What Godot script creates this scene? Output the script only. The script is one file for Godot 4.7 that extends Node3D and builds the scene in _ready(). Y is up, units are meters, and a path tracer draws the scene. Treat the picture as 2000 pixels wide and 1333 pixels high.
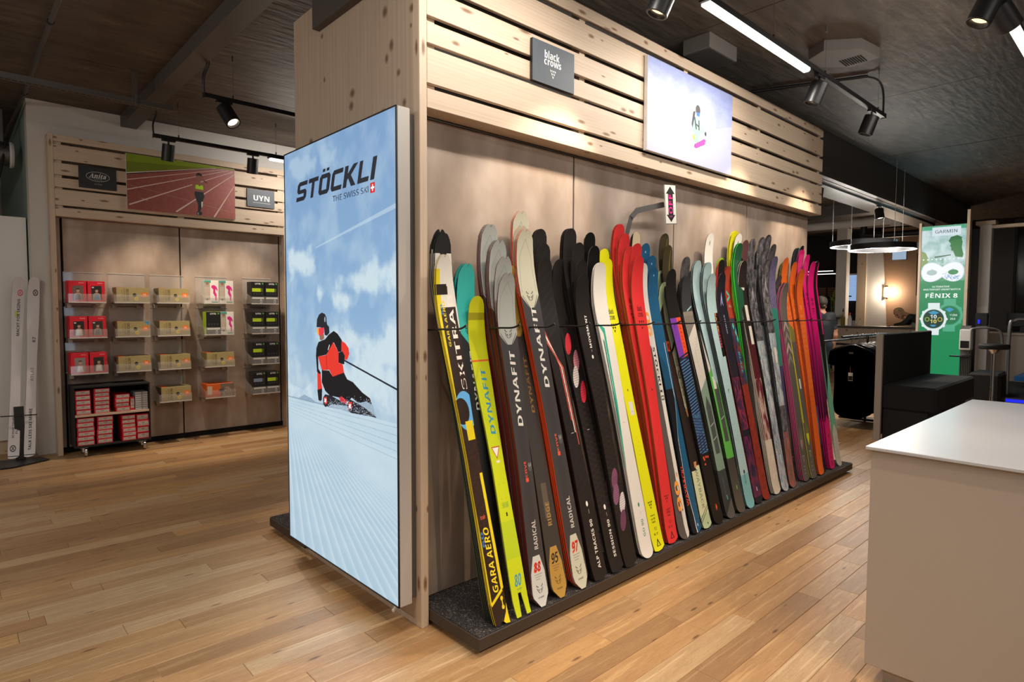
extends Node3D
# A ski shop: a double-sided ski rack with a lit poster, a sports-underwear wall on the left, a bar and a run lab behind.

var taken := {}
var rng := RandomNumberGenerator.new()
var M := {}
var glyphs := {}

func _ready() -> void:
	rng.seed = 11
	var cam := Camera3D.new()
	cam.name = "camera"
	var a := deg_to_rad(42.7818)
	var p := deg_to_rad(2.97705)
	var r := deg_to_rad(0.20271)
	var fwd := Vector3(sin(a) * cos(p), -sin(p), -cos(a) * cos(p))
	var right := Vector3(cos(a), 0, sin(a))
	var up := right.cross(fwd)
	var r2 := right * cos(r) + up * sin(r)
	var u2 := up * cos(r) - right * sin(r)
	cam.transform = Transform3D(Basis(r2, u2, -fwd), Vector3(-1.53528, 1.45, 2.25533))
	cam.fov = rad_to_deg(2.0 * atan(666.5 / 1193.35))
	cam.near = 0.05
	cam.far = 60.0
	add_child(cam)
	cam.current = true
	var we := WorldEnvironment.new()
	we.name = "world_environment"
	var env := Environment.new()
	env.background_mode = Environment.BG_COLOR
	env.background_color = Color(0.01, 0.01, 0.012)
	env.tonemap_mode = Environment.TONE_MAPPER_LINEAR
	env.tonemap_exposure = EXPOSURE
	env.sdfgi_enabled = true
	env.ssao_enabled = true
	env.ssil_enabled = true
	we.environment = env
	add_child(we)
	make_materials()
	lights()
	build_room()
	build_unit()
	build_skis()
	build_left_unit()
	build_ceiling_things()
	build_right_side()
	build_people()

const EXPOSURE := 1.0
const NEUTRAL := Color(1.0, 0.97, 0.93)
const WARM := Color(1.0, 0.91, 0.80)

# ---------------------------------------------------------------- lights
func lights() -> void:
	# LED tubes: a strip of light under the diffuser and one along each flank; the fitting itself is built in build_ceiling_things
	for t in TUBES:
		for k in [0, -1, 1]:
			var l := AreaLight3D.new()
			l.area_normalize_energy = true
			l.name = "tube_glow"
			l.area_size = Vector2(t[1], 0.03)
			l.light_color = NEUTRAL
			l.light_energy = t[3] if k == 0 else t[4]
			l.area_range = 20.0
			l.area_attenuation = 2.0
			l.shadow_enabled = true
			var turn := Basis(Vector3.UP, 0.0 if t[2] == "x" else PI / 2)
			var B := turn * Basis(Vector3.RIGHT, -PI / 2 + k * deg_to_rad(62))
			var c: Vector3 = t[0]
			l.transform = Transform3D(B, c - B.z * 0.034)
			add_child(l, true)
	var f := AreaLight3D.new()   # the lit poster
	f.name = "poster_glow"
	f.area_normalize_energy = true
	f.area_size = Vector2(1.15, 2.15)
	f.light_color = Color(0.80, 0.90, 1.0)
	f.light_energy = 0.7
	f.area_range = 12.0
	f.area_attenuation = 2.0
	f.shadow_enabled = true
	f.transform = Transform3D(Basis(Vector3.UP, PI / 2), Vector3(-0.112, 1.22, -0.614))
	add_child(f, true)
	var g := AreaLight3D.new()   # the lit watch sign
	g.name = "sign_glow"
	g.area_normalize_energy = true
	g.area_size = Vector2(0.55, 2.4)
	g.light_color = Color(0.62, 0.92, 1.0)
	g.light_energy = 0.55
	g.area_range = 12.0
	g.area_attenuation = 2.0
	g.shadow_enabled = true
	g.transform = Transform3D(Basis(Vector3.UP, PI / 2), Vector3(9.93, 1.5, -0.23))
	add_child(g, true)

const TUBES := [   # centre of the diffuser, length, axis, energy downwards, energy to each side
	[Vector3(0.20, 3.056, 0.52), 1.3, "x", 1.7, 0.5],
	[Vector3(2.10, 3.056, 0.52), 1.3, "x", 2.0, 0.62],
	[Vector3(3.29, 3.056, 1.575), 1.4, "x", 0.35, 1.0],
	[Vector3(1.75, 3.056, -4.42), 1.3, "x", 0.8, 1.1],
	[Vector3(-1.2, 3.056, 3.5), 1.4, "x", 2.2, 1.3],
	[Vector3(1.4, 3.056, 3.5), 1.4, "x", 2.2, 1.2],
	[Vector3(-3.4, 3.056, 1.0), 1.4, "z", 1.6, 1.3],
	[Vector3(-3.4, 3.056, -2.2), 1.4, "z", 1.8, 1.9],
]

func spot_light(at: Vector3, aim: Vector3, energy: float, angle := 26.0, col := WARM) -> void:
	var s := SpotLight3D.new()
	s.name = "spot_glow"
	s.light_color = col
	s.light_energy = energy
	s.spot_angle = angle
	s.spot_angle_attenuation = 0.6
	s.spot_range = 14.0
	s.spot_attenuation = 2.0
	s.light_size = 0.03
	s.shadow_enabled = true
	var d := (aim - at).normalized()
	var side := d.cross(Vector3.UP if absf(d.y) < 0.99 else Vector3.RIGHT).normalized()
	s.transform = Transform3D(Basis(side, side.cross(d), -d), at + d * 0.01)
	add_child(s, true)

# ---------------------------------------------------------------- naming
func numbered(called: String) -> String:
	var n: int = taken.get(called, 0)
	taken[called] = n + 1
	return called if n == 0 else "%s_%03d" % [called, n]

func thing(called: String, label: String, category: String, at := Vector3.ZERO, turn := 0.0, group := "") -> Node3D:
	var o := Node3D.new()
	o.name = numbered(called)
	add_child(o)
	o.position = at
	o.rotation.y = turn
	tag(o, label, category, group)
	return o

func tag(o: Node, label: String, category: String, group := "") -> void:
	o.set_meta("label", label)
	o.set_meta("category", category)
	if group:
		o.set_meta("group", group)

func part(called: String, mesh: Mesh, m: Material, parent: Node, at := Vector3.ZERO, basis := Basis()) -> MeshInstance3D:
	var o := MeshInstance3D.new()
	o.name = numbered(called) if parent == self else called
	o.mesh = mesh
	o.material_override = null
	if mesh.get_surface_count() == 1:
		o.set_surface_override_material(0, m)
	o.transform = Transform3D(basis, at)
	parent.add_child(o, true)
	return o

func struct(called: String, mesh: Mesh, m: Material, at := Vector3.ZERO) -> MeshInstance3D:
	var o := part(called, mesh, m, self, at)
	o.set_meta("kind", "structure")
	return o

# ---------------------------------------------------------------- mesh building
class MB:
	var v := PackedVector3Array()
	var n := PackedVector3Array()
	var uv := PackedVector2Array()
	var c := PackedColorArray()
	var ix := PackedInt32Array()
	var col := Color.WHITE
	var tinted := false
	func tint(k: Color) -> void:
		col = k
		tinted = true
	func vert(p: Vector3, nn: Vector3, t: Vector2) -> int:
		v.append(p)
		n.append(nn)
		uv.append(t)
		c.append(col)
		return v.size() - 1
	func tri_i(a: int, b: int, d: int) -> void:   # counter-clockwise seen from outside
		ix.append(a)
		ix.append(d)
		ix.append(b)
	func tri(a: Vector3, b: Vector3, d: Vector3, ta := Vector2.ZERO, tb := Vector2.ZERO, td := Vector2.ZERO) -> void:
		var nn := (b - a).cross(d - a).normalized()
		tri_i(vert(a, nn, ta), vert(b, nn, tb), vert(d, nn, td))
	func quad(a: Vector3, b: Vector3, d: Vector3, e: Vector3, u0 := Vector2(0, 1), u1 := Vector2(1, 0)) -> void:
		var nn := (b - a).cross(e - a).normalized()
		var i := vert(a, nn, Vector2(u0.x, u0.y))
		vert(b, nn, Vector2(u1.x, u0.y))
		vert(d, nn, Vector2(u1.x, u1.y))
		vert(e, nn, Vector2(u0.x, u1.y))
		tri_i(i, i + 1, i + 2)
		tri_i(i, i + 2, i + 3)
	func box(at: Vector3, s: Vector3, bev := 0.0, B := Basis()) -> void:
		var h := s * 0.5
		var b: float = min(bev, min(h.x, min(h.y, h.z)) * 0.9)
		for ax in 3:
			for sg in [-1.0, 1.0]:
				var w := Vector3.ZERO
				w[ax] = sg
				var p := Vector3.ZERO
				p[(ax + 1) % 3] = 1
				var q := w.cross(p)
				var hp: float = abs(h.dot(p)) - b
				var hq: float = abs(h.dot(q.abs())) - b
				var o := w * h[ax]
				quad(at + B * (o - p * hp - q * hq), at + B * (o + p * hp - q * hq), at + B * (o + p * hp + q * hq), at + B * (o - p * hp + q * hq))
		if b > 0.0:
			for ax in 3:
				var i := (ax + 1) % 3
				var j := (ax + 2) % 3
				for si in [-1.0, 1.0]:
					for sj in [-1.0, 1.0]:
						var e := Vector3.ZERO
						e[ax] = h[ax] - b
						var a := Vector3.ZERO
						a[i] = si * h[i]
						a[j] = sj * (h[j] - b)
						var d := Vector3.ZERO
						d[i] = si * (h[i] - b)
						d[j] = sj * h[j]
						var out := Vector3.ZERO
						out[i] = si
						out[j] = sj
						var p0 := a - e
						var p1 := d - e
						var p2 := d + e
						var p3 := a + e
						if (p1 - p0).cross(p3 - p0).dot(out) > 0:
							quad(at + B * p0, at + B * p1, at + B * p2, at + B * p3)
						else:
							quad(at + B * p3, at + B * p2, at + B * p1, at + B * p0)
			for sx in [-1.0, 1.0]:
				for sy in [-1.0, 1.0]:
					for sz in [-1.0, 1.0]:
						var k := Vector3(sx, sy, sz)
						var px := Vector3(sx * h.x, sy * (h.y - b), sz * (h.z - b))
						var py := Vector3(sx * (h.x - b), sy * h.y, sz * (h.z - b))
						var pz := Vector3(sx * (h.x - b), sy * (h.y - b), sz * h.z)
						if (py - px).cross(pz - px).dot(k) > 0:
							tri(at + B * px, at + B * py, at + B * pz)
						else:
							tri(at + B * px, at + B * pz, at + B * py)
	func slab(x0: float, x1: float, y0: float, y1: float, z0: float, z1: float, bev := 0.0) -> void:
		box(Vector3(x0 + x1, y0 + y1, z0 + z1) * 0.5, Vector3(x1 - x0, y1 - y0, z1 - z0), bev)
	func tube(path: Array, rad, seg := 8, caps := true) -> void:
		var k := path.size()
		var prev := Vector3.ZERO
		var first := v.size()
		for i in k:
			var d: Vector3 = (path[min(i + 1, k - 1)] - path[max(i - 1, 0)]).normalized()
			if prev == Vector3.ZERO:
				prev = d.cross(Vector3.UP if absf(d.y) < 0.9 else Vector3.RIGHT).normalized()
			prev = (prev - d * prev.dot(d)).normalized()
			var q := d.cross(prev)
			var rr: float = rad[i] if rad is Array else rad
			for s in seg + 1:
				var an := TAU * s / seg
				var nn := prev * cos(an) + q * sin(an)
				vert(path[i] + nn * rr, nn, Vector2(float(s) / seg, float(i) / max(k - 1, 1)))
		for i in k - 1:
			for s in seg:
				var a := first + i * (seg + 1) + s
				var b := a + seg + 1
				tri_i(a, a + 1, b + 1)
				tri_i(a, b + 1, b)
		if caps:
			for e in [0, k - 1]:
				var d2: Vector3 = (path[min(e + 1, k - 1)] - path[max(e - 1, 0)]).normalized() * (-1.0 if e == 0 else 1.0)
				var m := vert(path[e], d2, Vector2(0.5, 0.5))
				var ring := []
				for s in seg:
					ring.append(vert(v[first + e * (seg + 1) + s], d2, Vector2.ZERO))
				for s in seg:
					if e == 0:
						tri_i(m, ring[(s + 1) % seg], ring[s])
					else:
						tri_i(m, ring[s], ring[(s + 1) % seg])
	func lathe(prof: Array, at := Vector3.ZERO, B := Basis(), seg := 20) -> void:   # prof: Vector2(radius, height) from bottom to top; own y is the axis
		for i in prof.size() - 1:
			var p0: Vector2 = prof[i]
			var p1: Vector2 = prof[i + 1]
			if p0.distance_to(p1) < 1e-6:
				continue
			var t := (p1 - p0).normalized()
			var nr := Vector2(t.y, -t.x)
			var first := v.size()
			for s in seg + 1:
				var an := TAU * s / seg
				var d := Vector3(cos(an), 0, -sin(an))
				var nn := B * (d * nr.x + Vector3.UP * nr.y)
				vert(at + B * (d * p0.x + Vector3.UP * p0.y), nn, Vector2(float(s) / seg, 0))
				vert(at + B * (d * p1.x + Vector3.UP * p1.y), nn, Vector2(float(s) / seg, 1))
			for s in seg:
				var a := first + s * 2
				tri_i(a, a + 2, a + 3)
				tri_i(a, a + 3, a + 1)
	func prism(poly: Array, depth: float, X := Transform3D()) -> void:   # poly in own xy, extruded from z = 0 to depth
		var pp := PackedVector2Array(poly)
		if Geometry2D.is_polygon_clockwise(pp):
			pp.reverse()
		var t := Geometry2D.triangulate_polygon(pp)
		var lo := Rect2(pp[0], Vector2.ZERO)
		for q in pp:
			lo = lo.expand(q)
		for i in range(0, t.size(), 3):
			var a := pp[t[i]]
			var b := pp[t[i + 1]]
			var d := pp[t[i + 2]]
			if (b - a).cross(d - a) < 0:
				var sw := b
				b = d
				d = sw
			var us := []
			for q in [a, b, d]:
				us.append(Vector2((q.x - lo.position.x) / max(lo.size.x, 1e-6), 1.0 - (q.y - lo.position.y) / max(lo.size.y, 1e-6)))
			tri(X * Vector3(a.x, a.y, depth), X * Vector3(b.x, b.y, depth), X * Vector3(d.x, d.y, depth), us[0], us[1], us[2])
			tri(X * Vector3(a.x, a.y, 0), X * Vector3(d.x, d.y, 0), X * Vector3(b.x, b.y, 0), us[0], us[2], us[1])
		var k := pp.size()
		for i in k:
			var a2 := pp[i]
			var b2 := pp[(i + 1) % k]
			quad(X * Vector3(a2.x, a2.y, 0), X * Vector3(b2.x, b2.y, 0), X * Vector3(b2.x, b2.y, depth), X * Vector3(a2.x, a2.y, depth))
	func mesh() -> ArrayMesh:
		var arr := []
		arr.resize(Mesh.ARRAY_MAX)
		arr[Mesh.ARRAY_VERTEX] = v
		arr[Mesh.ARRAY_NORMAL] = n
		arr[Mesh.ARRAY_TEX_UV] = uv
		if tinted:
			arr[Mesh.ARRAY_COLOR] = c
		arr[Mesh.ARRAY_INDEX] = ix
		var m := ArrayMesh.new()
		m.add_surface_from_arrays(Mesh.PRIMITIVE_TRIANGLES, arr)
		return m

var boxes := {}
func box_mesh(s: Vector3, bev := 0.0) -> ArrayMesh:
	var k := "%.4v/%.4f" % [s, bev]
	if not boxes.has(k):
		var b := MB.new()
		b.box(Vector3.ZERO, s, bev)
		boxes[k] = b.mesh()
	return boxes[k]

func box_part(called: String, parent: Node, m: Material, x0: float, x1: float, y0: float, y1: float, z0: float, z1: float, bev := 0.0) -> MeshInstance3D:
	return part(called, box_mesh(Vector3(x1 - x0, y1 - y0, z1 - z0), bev), m, parent, Vector3(x0 + x1, y0 + y1, z0 + z1) * 0.5)

func tube_part(called: String, parent: Node, m: Material, path: Array, rad, seg := 8) -> MeshInstance3D:
	var b := MB.new()
	b.tube(path, rad, seg)
	return part(called, b.mesh(), m, parent)

func lathe_part(called: String, parent: Node, m: Material, prof: Array, at := Vector3.ZERO, B := Basis(), seg := 20) -> MeshInstance3D:
	var b := MB.new()
	b.lathe(prof, Vector3.ZERO, Basis(), seg)
	return part(called, b.mesh(), m, parent, at, B)

func bend(pts: Array, n := 6) -> Array:   # a smooth path through points
	var cv := Curve3D.new()
	for i in pts.size():
		var t := Vector3.ZERO
		if i > 0 and i < pts.size() - 1:
			t = (pts[i + 1] - pts[i - 1]) / 6.0
		cv.add_point(pts[i], -t, t)
	var o := []
	for i in (pts.size() - 1) * n + 1:
		o.append(cv.samplef(float(i) / n))
	return o

func aimed(d: Vector3) -> Basis:   # own y along d
	var y := d.normalized()
	var x := y.cross(Vector3.BACK if absf(y.z) < 0.9 else Vector3.RIGHT).normalized()
	return Basis(x, y, x.cross(y))

# ---------------------------------------------------------------- materials
func mat(key: String, color: Color, rough := 0.6, metal := 0.0) -> StandardMaterial3D:
	var m := StandardMaterial3D.new()
	m.resource_name = key
	m.albedo_color = color
	m.roughness = rough
	m.metallic = metal
	M[key] = m
	return m

func noise_tex(freq: float, seed_: int, ramp := [], size := 512, type := FastNoiseLite.TYPE_SIMPLEX_SMOOTH, oct := 4) -> NoiseTexture2D:
	var f := FastNoiseLite.new()
	f.noise_type = type
	f.frequency = freq
	f.seed = seed_
	f.fractal_octaves = oct
	var t := NoiseTexture2D.new()
	t.width = size
	t.height = size
	t.seamless = true
	t.noise = f
	if ramp.size() > 0:
		var g := Gradient.new()
		var off := PackedFloat32Array()
		var cs := PackedColorArray()
		for q in ramp:
			off.append(q[0])
			cs.append(q[1])
		g.offsets = off
		g.colors = cs
		t.color_ramp = g
	return t

func triplanar(m: StandardMaterial3D, scale: Vector3, world := true, offset := Vector3.ZERO) -> void:
	m.uv1_triplanar = true
	m.uv1_world_triplanar = world
	m.uv1_scale = scale
	m.uv1_offset = offset
	m.uv1_triplanar_sharpness = 8.0

func hexc(s: String) -> Color:
	return Color.html(s)

func make_materials() -> void:
	mat("black_metal", hexc("17171a"), 0.42, 0.0)
	mat("black_matt", hexc("141416"), 0.75)
	mat("dark_gap", hexc("0c0b0b"), 0.9)
	mat("plinth", hexc("3a322d"), 0.45)
	mat("chrome", hexc("c8c8ca"), 0.22, 1.0)
	mat("dull_metal", hexc("8f8d8b"), 0.4, 0.9)
	mat("galvanised", hexc("6d6a68"), 0.5, 0.8)
	mat("white_paint", hexc("d9d6d2"), 0.7)
	mat("white_plastic", hexc("e4e2de"), 0.4)
	mat("counter_grey", hexc("a99d91"), 0.5)
	mat("counter_top", hexc("b8b8bc"), 0.3)
	mat("fabric_black", hexc("19191b"), 0.95)
	mat("lightbox_side", hexc("b8b2ac"), 0.45)
	mat("beam_dark", hexc("4c4744"), 0.45)
	var led := mat("led_tube", Color.WHITE, 0.5)
	led.emission_enabled = true
	led.emission = Color(1.0, 0.98, 0.95)
	led.emission_energy_multiplier = 1.5
	var lens := mat("lens_lit", hexc("fff2dd"), 0.4)
	lens.emission_enabled = true
	lens.emission = Color(1.0, 0.86, 0.68)
	lens.emission_energy_multiplier = 1.6
	var lens2 := mat("lens_bright", hexc("fff2dd"), 0.4)
	lens2.emission_enabled = true
	lens2.emission = Color(1.0, 0.93, 0.82)
	lens2.emission_energy_multiplier = 4.0
	var gl := mat("acrylic", Color(0.97, 0.97, 0.96, 0.10), 0.04)
	gl.transparency = BaseMaterial3D.TRANSPARENCY_ALPHA
	var vc := mat("print", Color.WHITE, 0.45)
	vc.vertex_color_use_as_albedo = true
	var vg := mat("print_grain", Color.WHITE, 0.5)
	vg.vertex_color_use_as_albedo = true
	# oak planks: grain runs along x
	var oak_grain := oak_texture()
	var tones := ["efe6dc", "ffffff", "e2d6ca", "fff0d6", "d6c8ba", "f4e6d4"]
	for i in 6:
		var m := mat("oak_%d" % i, hexc(tones[i]), 0.42)
		m.albedo_texture = oak_grain
		triplanar(m, Vector3(0.5, 2.2, 2.2), true, Vector3(0.37 * i, 0.11 * i, 0.23 * i))
	var far: StandardMaterial3D = M.oak_1.duplicate()
	far.vertex_color_use_as_albedo = true
	M["oak_far"] = far
	# spruce boards along x, and upright
	var spruce := spruce_texture()
	for k in ["x", "y", "z"]:
		var m := mat("spruce_" + k, hexc("f6efe6"), 0.55)
		m.albedo_texture = spruce
		if k == "x":
			triplanar(m, Vector3(0.42, 1.7, 1.7))
		elif k == "y":
			triplanar(m, Vector3(1.9, 0.9, 1.9))
	var m3: StandardMaterial3D = M["spruce_y"]
	m3.albedo_texture = spruce_texture(true)
	m3.uv1_scale = Vector3(1.7, 0.42, 1.7)
	M["spruce_side"] = m3.duplicate()
	M["spruce_side"].uv1_scale = Vector3(0.8, 0.55, 0.8)
	M["spruce_side"].albedo_color = hexc("dcd6d0")
	# cement-look wall boards
	var cem := mat("cement_board", hexc("ffffff"), 0.6)
	cem.albedo_texture = noise_tex(0.006, 5, [[0.0, hexc("857468")], [0.4, hexc("978678")], [0.65, hexc("a19083")], [1.0, hexc("b0a093")]], 512, FastNoiseLite.TYPE_SIMPLEX_SMOOTH, 6)
	triplanar(cem, Vector3(0.9, 0.5, 0.9))
	# concrete ceiling
	var con := mat("concrete", hexc("a09488"), 0.62)
	con.albedo_texture = noise_tex(0.008, 9, [[0.0, hexc("6f6963")], [0.45, hexc("8b847d")], [0.6, hexc("938c85")], [0.82, hexc("9a948d")], [1.0, hexc("c9c3bb")]], 1024, FastNoiseLite.TYPE_SIMPLEX_SMOOTH, 6)
	con.heightmap_enabled = true
	con.heightmap_scale = 0.5
	con.heightmap_texture = noise_tex(0.03, 12, [], 512)
	triplanar(con, Vector3(0.22, 0.3, 0.9))
	# carpet on the plinth
	var car := mat("carpet", hexc("ffffff"), 0.95)
	car.albedo_texture = noise_tex(0.35, 21, [[0.0, hexc("161415")], [0.5, hexc("242122")], [0.68, hexc("4a4544")], [0.85, hexc("8a8480")], [1.0, hexc("a09a96")]], 256, FastNoiseLite.TYPE_VALUE, 2)
	triplanar(car, Vector3(3, 3, 3))
	car.heightmap_enabled = true
	car.heightmap_scale = 0.5
	car.heightmap_texture = noise_tex(0.35, 22, [], 256)
	mat("vent_grey", hexc("6d6763"), 0.6)
	mat("basket", hexc("5c3f2a"), 0.7)
	mat("plaster", hexc("cfcbc6"), 0.85)
	mat("plaster_green", hexc("8fa39c"), 0.6)

func oak_texture() -> ImageTexture:
	# pale oak: long fibres, cathedral figure, dark pores, a few knots and light sapwood streaks
	var w := 1024
	var h := 512
	var im := Image.create(w, h, false, Image.FORMAT_RGB8)
	var f := FastNoiseLite.new()
	f.seed = 71
	f.frequency = 0.01
	f.fractal_octaves = 3
	var g := FastNoiseLite.new()
	g.seed = 77
	g.frequency = 0.05
	var c0 := hexc("c1a17a")
	var c1 := hexc("9a7752")
	var c2 := hexc("d9bd94")
	for y in h:
		for x in w:
			var n := f.get_noise_2d(x * 0.35, y * 1.6)
			var ring := 0.5 + 0.5 * sin((n * 26.0 + y * 0.05) * 2.2)
			var fib := g.get_noise_2d(x * 0.22, y * 7.0)
			var t := clampf(0.30 + 0.22 * (ring - 0.5) + 0.42 * fib + 0.25 * n, 0, 1)
			var q := c0.lerp(c1, t)
			q = q.lerp(c2, clampf((f.get_noise_2d(x * 0.25 + 700, y * 2.6 + 300) - 0.30) * 4.0, 0, 0.5))
			im.set_pixel(x, y, q)
	var rr := RandomNumberGenerator.new()
	rr.seed = 15
	for i in 500:
		var px0 := rr.randi_range(0, w - 40)
		im.fill_rect(Rect2i(px0, rr.randi_range(0, h - 2), rr.randi_range(6, 30), 1), c1.lerp(hexc("8a6844"), rr.randf()))
	for i in 8:
		var cx := rr.randi_range(30, w - 31)
		var cy := rr.randi_range(20, h - 21)
		var ry := rr.randf_range(2.0, 6.0)
		for y in range(cy - 16, cy + 17):
			for x in range(cx - 28, cx + 29):
				var d := Vector2((x - cx) / (ry * 1.9), (y - cy) / ry).length() + 0.35 * g.get_noise_2d(x * 3.0, y * 6.0)
				if d < 2.2:
					im.set_pixel(x, y, im.get_pixel(x, y).lerp(hexc("5f4630"), clampf(1.2 - d * 0.55, 0, 0.8)))
	im.generate_mipmaps()
	return ImageTexture.create_from_image(im)

func spruce_texture(turned := false) -> ImageTexture:
	# pale softwood: fine parallel grain and small oval knots
	var w := 1024
	var h := 512
	var im := Image.create(w, h, false, Image.FORMAT_RGB8)
	var f := FastNoiseLite.new()
	f.frequency = 0.02
	f.seed = 31
	var base := hexc("d3c4b3").srgb_to_linear()
	var dark := hexc("bfaa96").srgb_to_linear()
	var rr := RandomNumberGenerator.new()
	rr.seed = 5
	for y in h:
		var ring := 0.5 + 0.5 * sin(y * 0.42 + 3.0 * f.get_noise_1d(y * 1.3))
		for x in range(0, w, 2):
			var t := clampf(0.32 * ring + 0.4 * f.get_noise_2d(x * 0.12, y * 3.0) + 0.1, 0, 1)
			var q := base.lerp(dark, t).linear_to_srgb()
			im.set_pixel(x, y, q)
			im.set_pixel(x + 1, y, q)
	for i in 26:
		var cx := rr.randi_range(20, w - 20)
		var cy := rr.randi_range(16, h - 16)
		var ry := rr.randf_range(2.0, 6.5)
		var rx := ry * rr.randf_range(1.0, 2.0)
		for y in range(cy - 14, cy + 15):
			for x in range(cx - 22, cx + 23):
				if x < 0 or y < 0 or x >= w or y >= h:
					continue
				var d := Vector2((x - cx) / rx, (y - cy) / ry).length()
				if d < 1.9:
					var c0 := im.get_pixel(x, y)
					im.set_pixel(x, y, c0.lerp(hexc("75563f"), clampf(1.25 - d * 0.65, 0, 0.85)))
	if turned:
		im.rotate_90(CLOCKWISE)
	im.generate_mipmaps()
	return ImageTexture.create_from_image(im)

# ---------------------------------------------------------------- room
const H := 3.45
func build_room() -> void:
	var b := MB.new()
	b.slab(-5, 17, -0.3, -0.012, -9, 6.5)
	var fl := struct("floor", b.mesh(), M.dark_gap)
	build_planks(fl)
	b = MB.new()
	b.slab(-5, 17, H + 0.012, H + 0.3, -9, 6.5)
	var ce := struct("ceiling", b.mesh(), M.dark_gap)
	# formwork panels of the cast ceiling, a hair apart
	for i in 9:
		for j in 6:
			var x0 := -5 + i * 2.5
			var z0 := -9 + j * 2.6
			part("panel", box_mesh(Vector3(2.5 - 0.006, 0.016, 2.6 - 0.006), 0.003), M.concrete, ce, Vector3(x0 + 1.25, H + 0.006 + 0.002 * ((i + j) % 2), z0 + 1.3))
	wall("wall_left", -5.3, -5, 0, H, -9, 6.5, M.plaster)
	wall("wall_back", -5, 17, 0, H, -9.3, -9, M.plaster)
	wall("wall_front", -5, 17, 0, H, 6.5, 6.8, M.plaster)
	wall("wall_right", 17, 17.3, 0, H, -9, 6.5, M.beam_dark)
	wall("wall_rear", -0.915, 15.6, 0, H - 0.004, -5.45, -5.25, M.plaster)
	wall("wall_end", -0.915, -0.86, 0, H - 0.004, -8.99, -5.452, M.plaster_green)
	wall("trim_1", -0.04, 12.9, 2.95, H - 0.004, -0.95, -0.45, M.beam_dark)       # downstand beam over the rack
	wall("trim_2", -0.145, 0.0, 3.33, H - 0.004, -5.24, 5.0, M.beam_dark)        # small beam on the left
	wall("trim_3", 10.9, 11.2, 3.24, H - 0.004, -5.2, -0.96, M.beam_dark)

func wall(called: String, x0: float, x1: float, y0: float, y1: float, z0: float, z1: float, m: Material, bev := 0.0) -> MeshInstance3D:
	return struct(called, box_mesh(Vector3(x1 - x0, y1 - y0, z1 - z0), bev), m, Vector3(x0 + x1, y0 + y1, z0 + z1) * 0.5)

func build_planks(fl: Node3D) -> void:
	var eye := Vector3(-1.535, 1.45, 2.255)
	var fw := Vector3(0.679, 0, -0.734)
	var rt := Vector3(0.734, 0, 0.679)
	var all := []
	var wz := 0.115
	for row in range(-48, 28):
		var z0 := -0.612 + row * wz
		var x := -4.0 - rng.randf() * 0.8
		while x < 15.5:
			var len_ := 0.5 + 0.1 * rng.randi_range(0, 9)
			if rng.randf() < 0.3:
				len_ += 0.4
			var c := Vector3(x + len_ * 0.5, 0, z0 + wz * 0.5)
			var d := c - eye
			var depth := d.dot(fw)
			var score := 0.0
			if depth > 0.4 and absf(d.dot(rt)) < depth * 0.84 + 0.7 and z0 < 2.2:
				score = len_ * wz / (depth * depth * depth)
				if z0 < -0.2 and z0 > -4.9 and c.x > 1.2 or z0 > 0.4 and c.x > 7.5:
					score *= 0.02
			var tone := rng.randi_range(0, 5)
			if tone == 3 and rng.randf() < 0.5:
				tone = 0
			all.append([score, c, len_, tone])
			x += len_
	all.sort_custom(func(p, q): return p[0] > q[0])
	var rest := MB.new()
	rest.tint(Color.WHITE)
	var tone_col := [hexc("f2e4d6"), hexc("ffffff"), hexc("e8d6c6"), hexc("ffe8c8"), hexc("d9c6b4"), hexc("f6dcc0")]
	for i in all.size():
		var q: Array = all[i]
		var s := Vector3(q[2] - 0.0012, 0.012, wz - 0.0012)
		if i < 300:
			part("plank", box_mesh(s, 0.0012), M["oak_%d" % q[3]], fl, q[1] + Vector3(0, -0.006, 0))
		else:
			rest.tint(tone_col[q[3]].srgb_to_linear())
			var cc: Vector3 = q[1]
			var h := s * 0.5
			rest.quad(cc + Vector3(-h.x, 0, h.z), cc + Vector3(h.x, 0, h.z), cc + Vector3(h.x, 0, -h.z), cc + Vector3(-h.x, 0, -h.z))
	var o := part("plank_field", rest.mesh(), M.oak_far, fl)
	o.set_meta("kind", "stuff")

# ---------------------------------------------------------------- the display unit
const BOARDS := [[3.045, 3.11], [2.87, 3.017], [2.73, 2.842], [2.612, 2.702], [2.44, 2.592]]

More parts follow.
